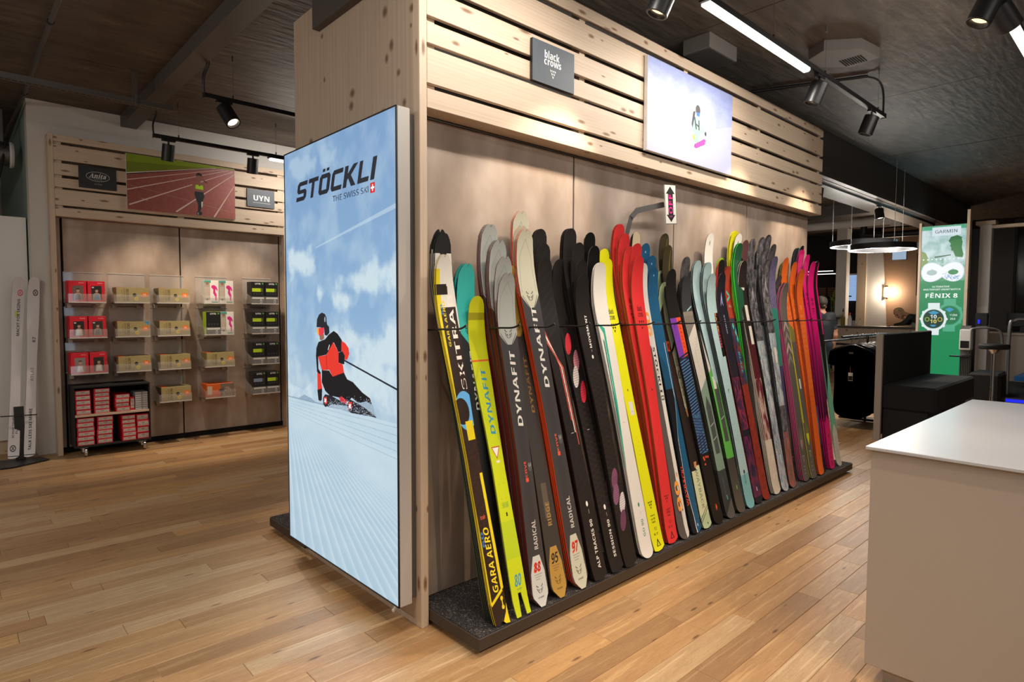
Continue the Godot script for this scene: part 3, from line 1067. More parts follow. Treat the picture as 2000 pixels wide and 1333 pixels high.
# each column of the rack, left to right: [tail x, tail z of the front ski, [[model, tip x, tip y, how many], ... from front to back]]
const RACK := [
	[0.186, 0.335, [["skitrab", 0.097, 1.686, -0.010, 2], ["skitrabw", 0.127, 1.789, -0.058, 4]]],
	[0.262, 0.255, [["teal", 0.257, 1.648, -0.047, 4]]],
	[0.308, 0.338, [["lime", 0.303, 1.489, -0.032, 1]]],
	[0.436, 0.330, [["rad88", 0.432, 1.611, 0.044, 1], ["rad88", 0.436, 1.688, 0.018, 1], ["rad88", 0.423, 1.769, -0.009, 3], ["rad88", 0.409, 1.856, -0.060, 3]]],
	[0.565, 0.330, [["ridge", 0.560, 1.656, -0.050, 2]]],
	[0.713, 0.335, [["rad97", 0.613, 1.854, -0.029, 3], ["rad97", 0.640, 1.939, -0.084, 2]]],
	[0.851, 0.340, [["alp", 0.752, 1.703, -0.023, 1], ["alp", 0.772, 1.786, -0.054, 1], ["alp", 0.775, 1.866, -0.084, 2]]],
	[0.989, 0.340, [["session", 0.931, 1.700, -0.084, 2]]],
	[1.100, 0.345, [["mov", 1.003, 1.630, 0.020, 1], ["mov", 1.024, 1.715, -0.010, 1], ["mov", 1.037, 1.802, -0.041, 1], ["mov", 1.001, 1.879, -0.070, 3]]],
	[1.262, 0.338, [["go90", 1.202, 1.706, -0.023, 2], ["greytip", 1.205, 1.792, -0.067, 1], ["greytip", 1.199, 1.873, -0.097, 1]]],
	[1.386, 0.330, [["yellow", 1.323, 1.744, -0.071, 1], ["yellow", 1.326, 1.797, -0.097, 1]]],
	[1.545, 0.315, [["red", 1.514, 1.756, 0.020, 1], ["red", 1.527, 1.832, -0.005, 1], ["red", 1.464, 1.822, -0.015, 2], ["red", 1.468, 1.901, -0.053, 2], ["red", 1.459, 1.952, -0.085, 2]]],
	[1.658, 0.325, [["stoeckli", 1.639, 1.720, -0.038, 1], ["cream", 1.634, 1.919, -0.095, 1]]],
	[1.790, 0.328, [["k2blue", 1.755, 1.697, -0.038, 1], ["k2blue", 1.775, 1.773, -0.068, 1], ["k2blue", 1.749, 1.851, -0.098, 1]]],
	[1.915, 0.328, [["k2green", 1.908, 1.615, -0.065, 1], ["k2green", 1.918, 1.686, -0.096, 1]]],
	[2.055, 0.331, [["purple", 1.928, 1.710, -0.023, 1], ["olive", 1.954, 1.867, -0.069, 1], ["olive", 1.957, 1.930, -0.095, 1]]],
	[2.210, 0.332, [["greytech", 2.106, 1.654, -0.014, 4], ["smoke", 2.227, 1.808, -0.098, 1]]],
	[2.365, 0.325, [["greentech", 2.312, 1.719, -0.059, 4]]],
	[2.510, 0.320, [["paleblue", 2.360, 1.693, 0.023, 1], ["paleblue", 2.350, 1.775, -0.005, 2], ["paleblue", 2.259, 1.775, -0.030, 2], ["white", 2.539, 1.996, -0.095, 1]]],
	[2.645, 0.315, [["atomicnavy", 2.603, 1.709, -0.032, 1], ["blackred", 2.650, 1.798, -0.063, 2], ["limetip", 2.694, 1.832, -0.096, 1]]],
	[2.765, 0.312, [["voelkl", 2.760, 1.766, -0.068, 2]]],
	[2.860, 0.250, [["green", 2.854, 1.945, -0.032, 2], ["white", 2.913, 2.014, -0.067, 1], ["yellow2", 2.887, 2.036, -0.083, 2]]],
	[2.955, 0.308, [["burgundy", 2.912, 1.818, -0.026, 3], ["wine", 3.081, 1.994, -0.097, 1]]],
	[3.085, 0.312, [["marble", 3.056, 1.762, -0.014, 1], ["marble", 3.084, 1.864, -0.046, 1], ["marble", 3.245, 1.924, -0.070, 1], ["marble", 3.200, 1.996, -0.096, 1]]],
	[3.220, 0.312, [["marble2", 3.216, 1.832, 0.020, 1], ["marble2", 3.214, 1.910, -0.005, 1], ["marble2", 3.232, 2.026, -0.037, 1], ["marble2", 3.385, 2.052, -0.054, 1]]],
	[3.330, 0.250, [["violet", 3.323, 1.870, 0.032, 1], ["smoke", 3.344, 1.962, 0.008, 1]]],
	[3.470, 0.315, [["pinkgrey", 3.464, 1.654, 0.063, 4], ["smoke", 3.476, 1.719, 0.002, 1]]],
	[3.597, 0.325, [["yellowgrey", 3.592, 1.837, 0.008, 4]]],
	[3.760, 0.320, [["orange", 3.755, 1.782, 0.072, 2], ["orange", 3.680, 1.844, 0.038, 1], ["orange", 3.548, 1.871, 0.021, 1]]],
	[3.890, 0.290, [["navy", 3.886, 1.978, -0.029, 2]]],
	[4.030, 0.310, [["pink", 4.023, 1.866, 0.054, 1], ["pink", 3.950, 1.920, 0.033, 1], ["pink", 3.876, 1.965, 0.014, 2], ["mint", 3.947, 1.994, -0.015, 1]]],
	[4.190, 0.310, [["mint", 4.182, 1.876, 0.023, 1]]],
]
const SHORT := {"skitrab": "yellow-edged brown ski", "skitrabw": "white-tipped ski", "rad88": "silver-tipped ski", "ridge": "gold-tailed ski", "rad97": "pale-tipped ski", "alp": "striped black ski", "session": "leaf-patterned black ski", "mov": "lettered black ski", "go90": "white ski", "yellow": "yellow ski", "red": "red ski", "stoeckli": "white and grey ski", "k2green": "pale green ski", "purple": "purple-banded ski", "greytech": "charcoal ski with pale panel", "smoke": "smoky grey ski", "greentech": "green-panelled grey ski", "paleblue": "pale blue ski", "atomicnavy": "dark violet ski", "voelkl": "rust red ski", "green": "green-sided ski", "burgundy": "burgundy ski", "marble": "grey marbled ski", "marble2": "orange-tailed marbled ski", "pinkgrey": "pink-sided grey ski", "yellowgrey": "yellow-striped grey ski", "orange": "orange ski", "pink": "magenta ski", "teal": "turquoise-tipped ski", "lime": "lime green ski", "greytip": "dark grey ski", "cream": "cream-tipped ski", "k2blue": "dark blue ski", "olive": "dark olive ski", "white": "white ski", "blackred": "black and red ski", "limetip": "lime-tipped ski", "yellow2": "yellow ski", "wine": "wine red ski", "violet": "grey violet ski", "navy": "dark blue ski", "mint": "mint green ski"}
const ORD := ["first", "second", "third", "fourth", "fifth", "sixth", "seventh", "eighth", "ninth", "tenth"]
const PLACE := ["beside the spruce post", "behind the lime ski", "third column from the post", "left of the gold-tailed ski", "right of the number 88 ski", "right of the gold-tailed ski", "right of the number 97 ski", "between the striped and lettered black skis", "left of the white ski", "left of the yellow ski", "left of the red skis", "right of the yellow ski", "right of the red skis", "left of the pale green ski", "right of the dark blue skis", "right of the pale green ski", "right of the purple-banded ski", "left of the pale blue skis", "right of the green-panelled skis", "right of the pale blue skis", "right of the dark violet ski", "right of the rust red skis", "right of the green-sided skis", "right of the burgundy skis", "left of the pink-sided skis", "behind the marbled skis", "right of the marbled skis", "left of the orange skis", "right of the yellow-striped skis", "right of the orange skis", "left of the mint ski", "at the far end of the rack"]

var ski_top := {}
var ski_meshes := {}

func ski_width(u: float, d: Array) -> float:   # half width in metres at u = 0 (tail) .. 1 (tip)
	var w: float
	if u < 0.05:
		w = lerpf(d[3] * 0.94, d[3], u / 0.05)
	elif u < 0.45:
		w = lerpf(d[3], d[2], smoothstep(0.0, 1.0, (u - 0.05) / 0.4))
	elif u < 0.85:
		w = lerpf(d[2], d[1], smoothstep(0.0, 1.0, (u - 0.45) / 0.4))
	else:
		w = d[1] * (1.0 - 0.22 * pow((u - 0.85) / 0.15, 2.0))
	return w * 0.0005

func ski_mesh(model: String, L: float) -> Array:
	var key := "%s/%.2f" % [model, L]
	if ski_meshes.has(key):
		return ski_meshes[key]
	var d: Array = SKI[model]
	var fr := [0.0, 0.006, 0.02, 0.05, 0.10, 0.2, 0.32, 0.45, 0.58, 0.68, 0.76, 0.81, 0.85, 0.88, 0.905, 0.928, 0.948, 0.964, 0.977, 0.987, 0.994, 1.0]
	var nt := 10
	var ns := fr.size()
	var top := []
	var bot := []
	var uvs := []
	for j in nt + 1:
		var t := -1.0 + 2.0 * j / nt
		var s1 := L - 0.042 * (1.0 - sqrt(maxf(0.0, 1.0 - t * t * 0.985)))
		if d[4] == "notch":
			s1 -= 0.020 * exp(-pow(t / 0.15, 2.0)) + 0.018 * t * t
		var s0 := 0.0
		match d[5]:
			"round":
				s0 = 0.035 * (1.0 - sqrt(maxf(0.0, 1.0 - t * t * 0.985)))
			"blunt":
				s0 = 0.012 * t * t + 0.006 * (t + 1.0)
			"point":
				s0 = 0.05 * maxf(0.0, absf(t) - 0.45) / 0.55
			"slot":
				s0 = 0.10 if absf(t) < 0.25 else 0.004
			"swallow":
				s0 = 0.022 * exp(-pow(t / 0.2, 2.0)) + 0.006 * (1.0 - t)
		var col_t := []
		var col_b := []
		var col_u := []
		for i in ns:
			var s: float = lerpf(s0, s1, fr[i])
			var u := s / L
			var hw := ski_width(u, d)
			if d[5] == "point" and s < 0.05:
				hw *= lerpf(0.72, 1.0, s / 0.05)
			var c := 0.0
			var st := L - 0.30
			if s > st:
				c = 0.062 * pow((s - st) / 0.30, 2.2)
			if s < 0.10:
				c += 0.012 * pow((0.10 - s) / 0.10, 2.0)
			var th := 0.0035 + 0.0055 * sin(PI * clampf(u * 1.02, 0, 1))
			var crown := 0.0008 * (1.0 - t * t)
			col_t.append(Vector3(t * hw * 0.985, s, c + th + crown))
			col_b.append(Vector3(t * hw, s, c))
			col_u.append(Vector2(t * hw / 0.13 + 0.5, 1.0 - u))
		top.append(col_t)
		bot.append(col_b)
		uvs.append(col_u)
	var mt := MB.new()
	for j in nt + 1:
		for i in ns:
			var di: Vector3 = top[j][mini(i + 1, ns - 1)] - top[j][maxi(i - 1, 0)]
			var dj: Vector3 = top[mini(j + 1, nt)][i] - top[maxi(j - 1, 0)][i]
			mt.vert(top[j][i], dj.cross(di).normalized(), uvs[j][i])
	for j in nt:
		for i in ns - 1:
			var a := j * ns + i
			mt.tri_i(a, a + ns, a + ns + 1)
			mt.tri_i(a, a + ns + 1, a + 1)
	var mb := MB.new()
	for j in nt:
		for i in ns - 1:
			mb.quad(bot[j][i], bot[j][i + 1], bot[j + 1][i + 1], bot[j + 1][i])
	var ms := MB.new()
	for i in ns - 1:
		ms.quad(bot[0][i + 1], bot[0][i], top[0][i], top[0][i + 1])
		ms.quad(bot[nt][i], bot[nt][i + 1], top[nt][i + 1], top[nt][i])
	for j in nt:
		ms.quad(bot[j][0], bot[j + 1][0], top[j + 1][0], top[j][0])
		ms.quad(bot[j + 1][ns - 1], bot[j][ns - 1], top[j][ns - 1], top[j + 1][ns - 1])
	ski_meshes[key] = [mt.mesh(), ms.mesh(), mb.mesh()]
	return ski_meshes[key]

func ski_mats(model: String) -> Array:
	if not ski_top.has(model):
		var im := Image.create(128, 1024 if not model in FINE else 2048, false, Image.FORMAT_RGB8)
		paint_ski(model, im)
		var m := mat("ski_" + model, Color.WHITE, 0.36)
		m.albedo_texture = ImageTexture.create_from_image(im)
		m.clearcoat_enabled = true
		m.clearcoat = 0.35
		m.clearcoat_roughness = 0.25
		var s := mat("ski_side_" + model, hexc(SKI[model][6]), 0.45)
		ski_top[model] = [m, s]
	return ski_top[model]

const FINE := ["skitrab", "lime", "rad88", "rad97", "ridge", "alp", "session", "mov", "go90", "yellow", "red", "stoeckli", "k2blue", "k2green"]

func build_ski(model: String, L: float, label: String, group: String) -> Node3D:
	var t := thing("ski", label, "ski", Vector3.ZERO, 0.0, group)
	var me := ski_mesh(model, L)
	var ma := ski_mats(model)
	part("top_sheet", me[0], ma[0], t)
	part("sidewall", me[1], ma[1], t)
	part("base", me[2], M.black_metal, t)
	return t

func build_skis() -> void:
	for ci in RACK.size():
		var c: Array = RACK[ci]
		var total := 0
		for q in c[2]:
			total += q[4]
		var gap: float = minf(0.0125, 0.094 / total)
		var k := 0
		var model_count := {}
		for q in c[2]:
			for i in q[4]:
				var z_tail: float = c[1] - gap * k
				var line_tip: float = q[3] - gap * i   # tip end of the straight part, before the upward curl
				var tail := Vector3(c[0], 0.084, z_tail)
				var tip := Vector3(q[1], q[2] + 0.0035 * i * (-1 if i % 2 else 1), line_tip)
				var yv := (tip - tail)
				var L: float = snappedf(yv.length(), 0.02)
				yv = yv.normalized()
				var zv := (Vector3.BACK - yv * yv.z).normalized()
				var xv := yv.cross(zv)
				var look: String = SKI[q[0]][0]
				var lab := "%s, %s from front %s" % [look, ORD[k], PLACE[ci]]
				if lab.split(" ").size() > 16:
					lab = "%s, %s from front %s" % [SHORT[q[0]], ORD[k], PLACE[ci]]
				var t := build_ski(q[0], L, lab, "skis leaning in the rack")
				t.transform = Transform3D(Basis(xv, yv, zv), tail)
				k += 1

# image space of a ski: x in mm from the middle, s in metres from the tail of a 1.75 m ski
class Art:
	var im: Image
	var host
	func _init(i: Image, h) -> void:
		im = i
		host = h
	func P(x: float, s: float) -> Vector2:
		return Vector2(64.0 + x * 128.0 / 130.0, im.get_height() * (1.0 - s / 1.75))
	func fill(c: String) -> void:
		im.fill(Color.html(c))
	func band(s0: float, s1: float, c: String, x0 := -66.0, x1 := 66.0) -> void:
		host.fill_poly(im, [P(x0, s0), P(x1, s0), P(x1, s1), P(x0, s1)], Color.html(c))
	func poly(pts: Array, c: String) -> void:
		var q := []
		for i in range(0, pts.size(), 2):
			q.append(P(pts[i], pts[i + 1]))
		host.fill_poly(im, q, Color.html(c))
	func grad(s0: float, s1: float, c0: String, c1: String, x0 := -66.0, x1 := 66.0) -> void:
		var n := 40
		for i in n:
			var c := Color.html(c0).lerp(Color.html(c1), (i + 0.5) / n)
			host.fill_poly(im, [P(x0, lerpf(s0, s1, float(i) / n)), P(x1, lerpf(s0, s1, float(i) / n)), P(x1, lerpf(s0, s1, (i + 1.0) / n) + 0.002), P(x0, lerpf(s0, s1, (i + 1.0) / n) + 0.002)], c)
	# lettering along the ski (up: reads from tail to tip), or across it
	func along(t: String, x: float, s: float, len_: float, tall: float, c: String, up := true, lean := 0.0, weight := 700) -> void:
		host.draw_text(im, t, P(x, s), Vector2(im.get_height() * len_ / 1.75, tall * 128.0 / 130.0), -90 if up else 90, Color.html(c), lean, "Droid Sans", weight)
	func across(t: String, x: float, s: float, wide: float, tall: float, c: String, lean := 0.0) -> void:
		host.draw_text(im, t, P(x, s), Vector2(wide * 128.0 / 130.0, im.get_height() * tall / 1.75), 0, Color.html(c), lean)
	func tri_logo(x: float, s: float, w: float, c: String) -> void:   # small triangles in rows, point down
		for r in 3:
			var n := 3 - r
			for k in n:
				var cx := x + (k - (n - 1) * 0.5) * w / 3.0
				var cs := s - (r - 1) * w * 0.00034
				poly([cx - w * 0.14, cs + w * 0.00014, cx + w * 0.14, cs + w * 0.00014, cx, cs - w * 0.00014], c)
	func head(x: float, s: float, w: float, c: String) -> void:   # the horned animal-head mark, line drawn
		for g in [-1.0, 1.0]:
			stroke([x + g * 0.18 * w, s + 0.0002 * w, x + g * 0.42 * w, s + 0.0003 * w, x + g * 0.5 * w, s + 0.0005 * w], 0.09 * w, c)
			stroke([x + g * 0.45 * w, s + 0.0001 * w, x + g * 0.30 * w, s - 0.0003 * w, x + g * 0.08 * w, s - 0.00055 * w], 0.08 * w, c)
			stroke([x + g * 0.22 * w, s - 0.00005 * w, x + g * 0.12 * w, s - 0.00025 * w], 0.1 * w, c)
	func stroke(pts: Array, wmm: float, c: String) -> void:
		for i in range(0, pts.size() - 2, 2):
			var a := P(pts[i], pts[i + 1])
			var b := P(pts[i + 2], pts[i + 3])
			host.fill_line(im, a, b, maxf(wmm, 1.4), Color.html(c))
	func swirl(s0: float, s1: float, ramp: Array, freq: float, seed_: int, stretch := 3.0, warp := 30.0) -> void:
		var f := FastNoiseLite.new()
		f.seed = seed_
		f.frequency = freq
		f.fractal_octaves = 4
		f.domain_warp_enabled = true
		f.domain_warp_amplitude = warp
		f.domain_warp_frequency = freq * 1.5
		var h := im.get_height()
		var cols := []
		for q in ramp:
			cols.append(Color.html(q))
		for y in range(maxi(0, int(P(0, s1).y)), mini(h, int(P(0, s0).y))):
			for x in 128:
				var v := clampf(0.5 + 0.85 * f.get_noise_2d(x, y * 2048.0 / h / stretch), 0, 0.999) * (cols.size() - 1)
				im.set_pixel(x, y, cols[int(v)].lerp(cols[int(v) + 1], v - int(v)))
	func holes(c: String) -> void:
		for q in [[-14, 0.62], [14, 0.62], [-14, 0.70], [14, 0.70], [-10, 1.02], [10, 1.02]]:
			host.fill_disc(im, P(q[0], q[1]), Vector2(2, 2), Color.html(c))

func paint_ski(model: String, im: Image) -> void:
	var a := Art.new(im, self)
	match model:
		"skitrab":
			a.fill("2b1a12")
			a.swirl(0.3, 0.95, ["24150e", "33211a", "3c281c"], 0.05, 3, 1.0)
			a.band(0.0, 1.75, "e6d21e", -66, -36)
			a.band(1.50, 1.75, "e8e4dc")
			a.band(1.50, 1.68, "e6d21e", -66, -26)
			a.band(1.56, 1.61, "221712", -66, 12)
			a.band(1.60, 1.635, "e8e4dc", 8, 20)
			a.along("SKlTRAB", 20, 1.33, 0.46, 30, "f2ece2")
			a.along("SKl", 21, 1.17, 0.13, 24, "2b1a12")
			a.along("GARA AERO", -17, 1.42, 0.22, 13, "e6d21e", true, 0.2)
			a.along("60", -30, 1.49, 0.05, 11, "3f78c8", true)
			fill_disc(im, a.P(4, 1.0), Vector2(52, 110), hexc("63b0ee"))
			fill_disc(im, a.P(-18, 1.0), Vector2(40, 74), hexc("2b1a12"))
			a.band(0.86, 0.95, "e6d21e", -10, 30)
			a.along("GARA AERO", -2, 0.30, 0.30, 30, "efdc2a", true, 0.22)
			a.along("60", -26, 0.40, 0.07, 16, "3f78c8", true, 0.1)
			a.across("trab", -6, 0.50, 26, 0.02, "e2604e")
			a.poly([18, 0.7, 46, 0.7, 46, 0.10, 26, 0.16], "e6d21e")
			a.poly([-46, 0.10, 46, 0.16, 46, 0.0, -46, 0.0], "2b1a12")
			a.poly([-40, 0.11, 30, 0.16, 34, 0.145, -38, 0.095], "e6d21e")
			a.poly([-4, 0.0, 46, 0.0, 46, 0.10, 30, 0.05], "e6d21e")
			fill_disc(im, a.P(22, 0.095), Vector2(17, 34), hexc("2b1a12"))
			fill_disc(im, a.P(22, 0.115), Vector2(8, 12), hexc("e6d21e"))
			fill_disc(im, a.P(22, 0.075), Vector2(8, 12), hexc("e6d21e"))
			a.band(0.08, 0.105, "e6d21e", 19, 25)
		"skitrabw":
			a.fill("1d1f1e")
			a.band(1.30, 1.75, "ded9d2")
			a.band(1.66, 1.75, "17181a")
			a.poly([-20, 1.66, 20, 1.66, 0, 1.62], "17181a")
			a.band(0.0, 0.45, "bfbbb6", 10, 66)
		"teal":
			a.fill("1b1d1f")
			a.band(1.42, 1.75, "35b7b0")
			a.poly([-66, 1.42, 66, 1.42, 0, 1.33], "35b7b0")
			a.head(0, 1.41, 40, "113436")
			a.along("DYNAFlT", 0, 1.15, 0.3, 26, "d8d8d4", true, 0.15)
		"lime":
			a.fill("c3d11c")
			a.grad(1.1, 1.75, "c3d11c", "d2d40e")
			a.band(0.3, 0.5, "b5cb24")
			a.band(1.62, 1.66, "a39c10")
			a.band(1.385, 1.395, "e0622a")
			a.along("DYNAFlT", 2, 1.16, 0.37, 30, "3f93b4", true, 0.18)
			a.poly([-26, 0.905, 26, 0.905, 0, 0.835], "b8453a")
			a.poly([-20, 0.899, 20, 0.899, 0, 0.846], "ece8e0")
			a.band(0.815, 0.828, "e4e2d8", -8, 12)
			a.holes("5c6a14")
			a.across("SEVEN SUMMITS", 2, 0.585, 40, 0.03, "7aa238")
			a.band(0.525, 0.545, "22281c", -2, 6)
			a.across("80", 4, 0.185, 40, 0.062, "3e93b8", 0.1)
			a.across("dynafit", 4, 0.138, 30, 0.012, "5c9a5a")
		"rad88", "rad97", "ridge":
			var gold := model == "ridge"
			var pad := "b08a42" if gold else ("c9cdcb" if model == "rad88" else "c6c6b4")
			var tip := "b0883c" if gold else ("a9aeaa" if model == "rad88" else "bdbca8")
			a.fill("3d3b3d" if not gold else "3b3734")
			a.band(0.4, 1.0, "393739", -20, 20)
			a.poly([-66, 1.43, -66, 1.75, 66, 1.75, 66, 1.43, 14, 1.36, -14, 1.36], tip)
			a.stroke([-52, 1.44, -40, 1.62, 0, 1.70, 40, 1.62, 52, 1.44], 2.5, "8c908c" if not gold else "8a6a2c")
			a.poly([-52, 1.425, -13, 1.358, 13, 1.358, 52, 1.425, 52, 1.43, 13, 1.365, -13, 1.365, -52, 1.43], "2c2b2c")
			a.head(0, 1.425, 46, "2a2a2a")
			if gold:
				a.along("DYNAFlT", 14, 1.10, 0.3, 22, "8a6c34", true, 0.15)
				a.band(0.40, 0.58, "5c5146", -18, 18)
				a.along("RlDGE", 4, 0.42, 0.12, 28, "a08046", true)
			else:
				a.along("DYNAFlT", 4, 1.13 if model == "rad88" else 1.17, 0.40, 34, "dcdad4", true, 0.18)
				a.along("cnvt", 0, 0.70, 0.085, 14, "d8503c", true)
				a.band(0.635, 0.655, "e0503c", -6, 12)
				fill_disc(im, a.P(30, 0.71), Vector2(13, 28), hexc("555355"))
				a.head(30, 0.72, 18, "c8c8c4")
				a.along("RADlCAL", 8, 0.36, 0.15, 26, "c6c4be", true)
			a.poly([-38, 0.0, 38, 0.0, 50, 0.07, 44, 0.17, 22, 0.255, -22, 0.255, -44, 0.17, -50, 0.07], pad)
			a.across({"rad88": "88", "rad97": "97", "ridge": "95"}[model], 0, 0.197, 46, 0.052, "2a2622" if gold else "e8482e", 0.12)
			if not gold:
				a.across({"rad88": "88", "rad97": "97"}[model], 1.5, 0.1975, 38, 0.042, "b01f16", 0.12)
			for i in 3:
				a.band(0.158 - i * 0.012, 0.161 - i * 0.012, "6b5a44" if gold else "7c7a78", -24 + i * 3, 26 - i * 8)
			a.head(0, 0.088, 40, "4c3c1c" if gold else "2c2c2c")
			a.across("DYNAFlT", 0, 0.045, 36, 0.008, "4c3c1c" if gold else "3c3c3c")
		"alp":
			a.fill("1f1b1b")
			for i in 26:
				a.stroke([-60, 0.4 + i * 0.05, 60, 0.5 + i * 0.05], 1.6, "3a3433")
			for i in 3:
				var o := 11.0 * i
				a.poly([-66, 1.40 - i * 0.035, 8 + o, 1.17 - i * 0.01, 14 + o, 0.86 - i * 0.07, 8 + o, 0.86 - i * 0.07, 1 + o, 1.16 - i * 0.01, -66, 1.378 - i * 0.035], ["c8483e", "e6ded6", "b8564c"][i])
			a.along("ALP TRACKS 90", 8, 0.19, 0.26, 20, "e4e0da")
			a.stroke([8, 0.35, 8, 0.375], 2, "d8d4ce")
			fill_disc(im, a.P(4, 0.405), Vector2(8, 17), hexc("eae6e0"))
			a.stroke([-10, 0.79, 10, 0.79], 3, "d8d4ce")
		"session", "mov":
			a.fill("1e1a1a")
			for i in 30:
				a.stroke([-62, 0.25 + i * 0.033, 62, 0.31 + i * 0.033], 1.4, "4a3a30")
				a.stroke([62, 0.25 + i * 0.033, -62, 0.31 + i * 0.033], 1.4, "4a3a30")
			a.band(1.2, 1.75, "1f1a19")
			a.band(0.0, 0.27, "1e1a1a")
			if model == "session":
				for q in [[-16, 1.27, "d63a48"], [20, 1.17, "d98a96"], [-10, 1.08, "d8cfcc"], [24, 0.99, "d8344a"]]:
					var n := []
					for k in 20:
						var an := TAU * k / 20
						n.append(a.P(q[0] + 24 * cos(an) + 14 * sin(an), q[1] + 0.062 * sin(an)))
					fill_poly(im, n, hexc(q[2]))
				for i in 22:
					a.stroke([-52, 0.95 + i * 0.013, 52, 0.965 + i * 0.013], 1.5, "241d1d")
				a.along("SESSlON 90", 6, 0.18, 0.20, 20, "e4e0da")
				a.stroke([6, 0.30, 6, 0.32], 2, "d8d4ce")
				fill_disc(im, a.P(2, 0.35), Vector2(8, 17), hexc("eae6e0"))
				a.stroke([-10, 0.78, 10, 0.78], 3, "d8d4ce")
			else:
				for q in [[-4, 0.52, "7c4a68"], [-14, 0.43, "8a5a78"], [24, 0.37, "d4ccd2"], [4, 0.27, "6e3f5e"]]:
					var n := []
					for k in 20:
						var an := TAU * k / 20
						n.append(a.P(q[0] + 26 * cos(an) + 14 * sin(an), q[1] + 0.06 * sin(an)))
					fill_poly(im, n, hexc(q[2]))
				for i in 24:
					a.stroke([-52, 0.22 + i * 0.013, 52, 0.235 + i * 0.013], 1.5, "231d20")
				a.along("MOVEMENT", 12, 1.41, 0.20, 17, "efebe6")
				a.stroke([12, 1.285, 12, 1.30], 2, "d8d4ce")
				fill_disc(im, a.P(10, 1.255), Vector2(7, 14), hexc("eae6e0"))
		"go90":
			a.fill("dedad4")
			a.poly([-66, 1.4, -8, 1.36, -20, 0.9, -44, 0.55, -66, 0.4], "2fa58c")
			a.poly([-66, 1.4, -26, 1.33, -30, 1.0, -66, 0.5], "dedad4")
			a.poly([-40, 1.3, -30, 1.28, -36, 0.8, -46, 0.7], "2c6e62")
			a.stroke([-6, 0.79, 16, 0.79], 2, "8a8680")
			a.along("GO 90", 8, 0.17, 0.10, 20, "5b8f84")
			fill_disc(im, a.P(2, 0.305), Vector2(7, 15), hexc("1f7f68"))
			a.stroke([6, 0.25, 6, 0.265], 1.5, "8a8680")
		"yellow", "red", "pink":
			a.fill({"yellow": "dcdc14", "red": "df3436", "pink": "e0157c"}[model])
			var ink := "241f14" if model != "red" else "5a1212"
			if model == "pink":
				a.grad(0.3, 0.75, "2b0a22", "7c0e4c")
				a.grad(0.75, 1.2, "7c0e4c", "e0157c")
				a.poly([-66, 0.0, -66, 0.36, 0, 0.46, 66, 0.36, 66, 0.0], "dd1470")
			a.across("black", 0, 1.435, 46, 0.034, ink)
			a.across("crows", 0, 1.395, 50, 0.026, ink)
			a.tri_logo(0, 1.33, 58, ink)
			for i in 5:
				a.stroke([-6 + i % 2 * 10, 0.56 + i * 0.026, -2 + i % 2 * 10, 0.565 + i * 0.026], 3, ink if model == "red" else "9c9a10")
			a.tri_logo(0, 0.265, 46, ink)
			for i in 3:
				a.across(["freebird", "camox", "freeski"][i] if model == "red" else ["freetouring", "orb", "freebird"][i], 0, 0.205 - i * 0.018, 44 - i * 6, 0.013, ink)
			a.across("17.2", 4, 0.128, 24, 0.018, ink)
			a.across("16  17", 0, 0.098, 40, 0.014, ink)
			a.poly([-20, 0.03, 0, 0.075, 20, 0.03], ink)
			a.poly([-12, 0.033, 0, 0.058, 12, 0.033], {"yellow": "dcdc14", "red": "df3436", "pink": "e0157c"}[model])
			if model == "yellow":
				a.band(0.80, 0.88, "d8d4cc", -14, 22)
				a.stroke([-4, 0.82, 16, 0.82], 2, "6a6a60")
				fill_disc(im, a.P(4, 0.95), Vector2(5, 9), hexc("6a6a60"))
			else:
				fill_disc(im, a.P(6, 0.93), Vector2(4, 8), hexc("3a1414"))
		"stoeckli":
			a.fill("5b5450")
			a.poly([-66, 1.75, 66, 1.75, 66, 0.0, 16, 0.0, 4, 1.2, -66, 1.35], "dcd8d2")
			a.band(1.3, 1.75, "dcd8d2")
			a.along("STÖCKLI", 26, 1.06, 0.30, 30, "1c1b1b", false)
			a.band(0.865, 0.895, "1c1b1b", 12, 40)
			a.band(0.875, 0.885, "f0ece6", 16, 36)
			a.band(0.868, 0.892, "f0ece6", 23, 29)
			a.along("90", 20, 1.36, 0.16, 40, "f0a040")
			a.along("90.", 8, 0.28, 0.25, 56, "6b2c52")
			a.along("90.", 10, 0.285, 0.235, 50, "f2a23c")
		"cream":
			a.fill("d8c3a0")
			a.band(0, 1.75, "1c1918", -66, -30)
		"k2blue":
			a.fill("1e587e")
			a.poly([-66, 0.0, -66, 1.2, 34, 1.2, 34, 0.88, 20, 0.80, -14, 0.62, -24, 0.30, 6, 0.10, 0, 0.0], "d8dde2")
			a.poly([-66, 0.0, -66, 1.2, 30, 1.2, 30, 0.87, 16, 0.79, -18, 0.61, -28, 0.30, 0, 0.10, -8, 0.0], "17171b")
			a.band(0.95, 1.75, "1e587e", -66, 66)
			a.poly([-66, 1.2, 10, 1.1, 24, 0.94, -66, 0.94], "1b4c6c")
			a.poly([28, 1.25, 34, 1.25, 34, 0.9, 28, 0.88], "d8dde2")
			a.along("WAYBACK!", -34, 0.31, 0.25, 24, "e8422a")
			fill_disc(im, a.P(22, 0.05), Vector2(7, 12), hexc("9fb4c2"))
			fill_disc(im, a.P(0, 1.70), Vector2(4, 8), hexc("b8c8d4"))
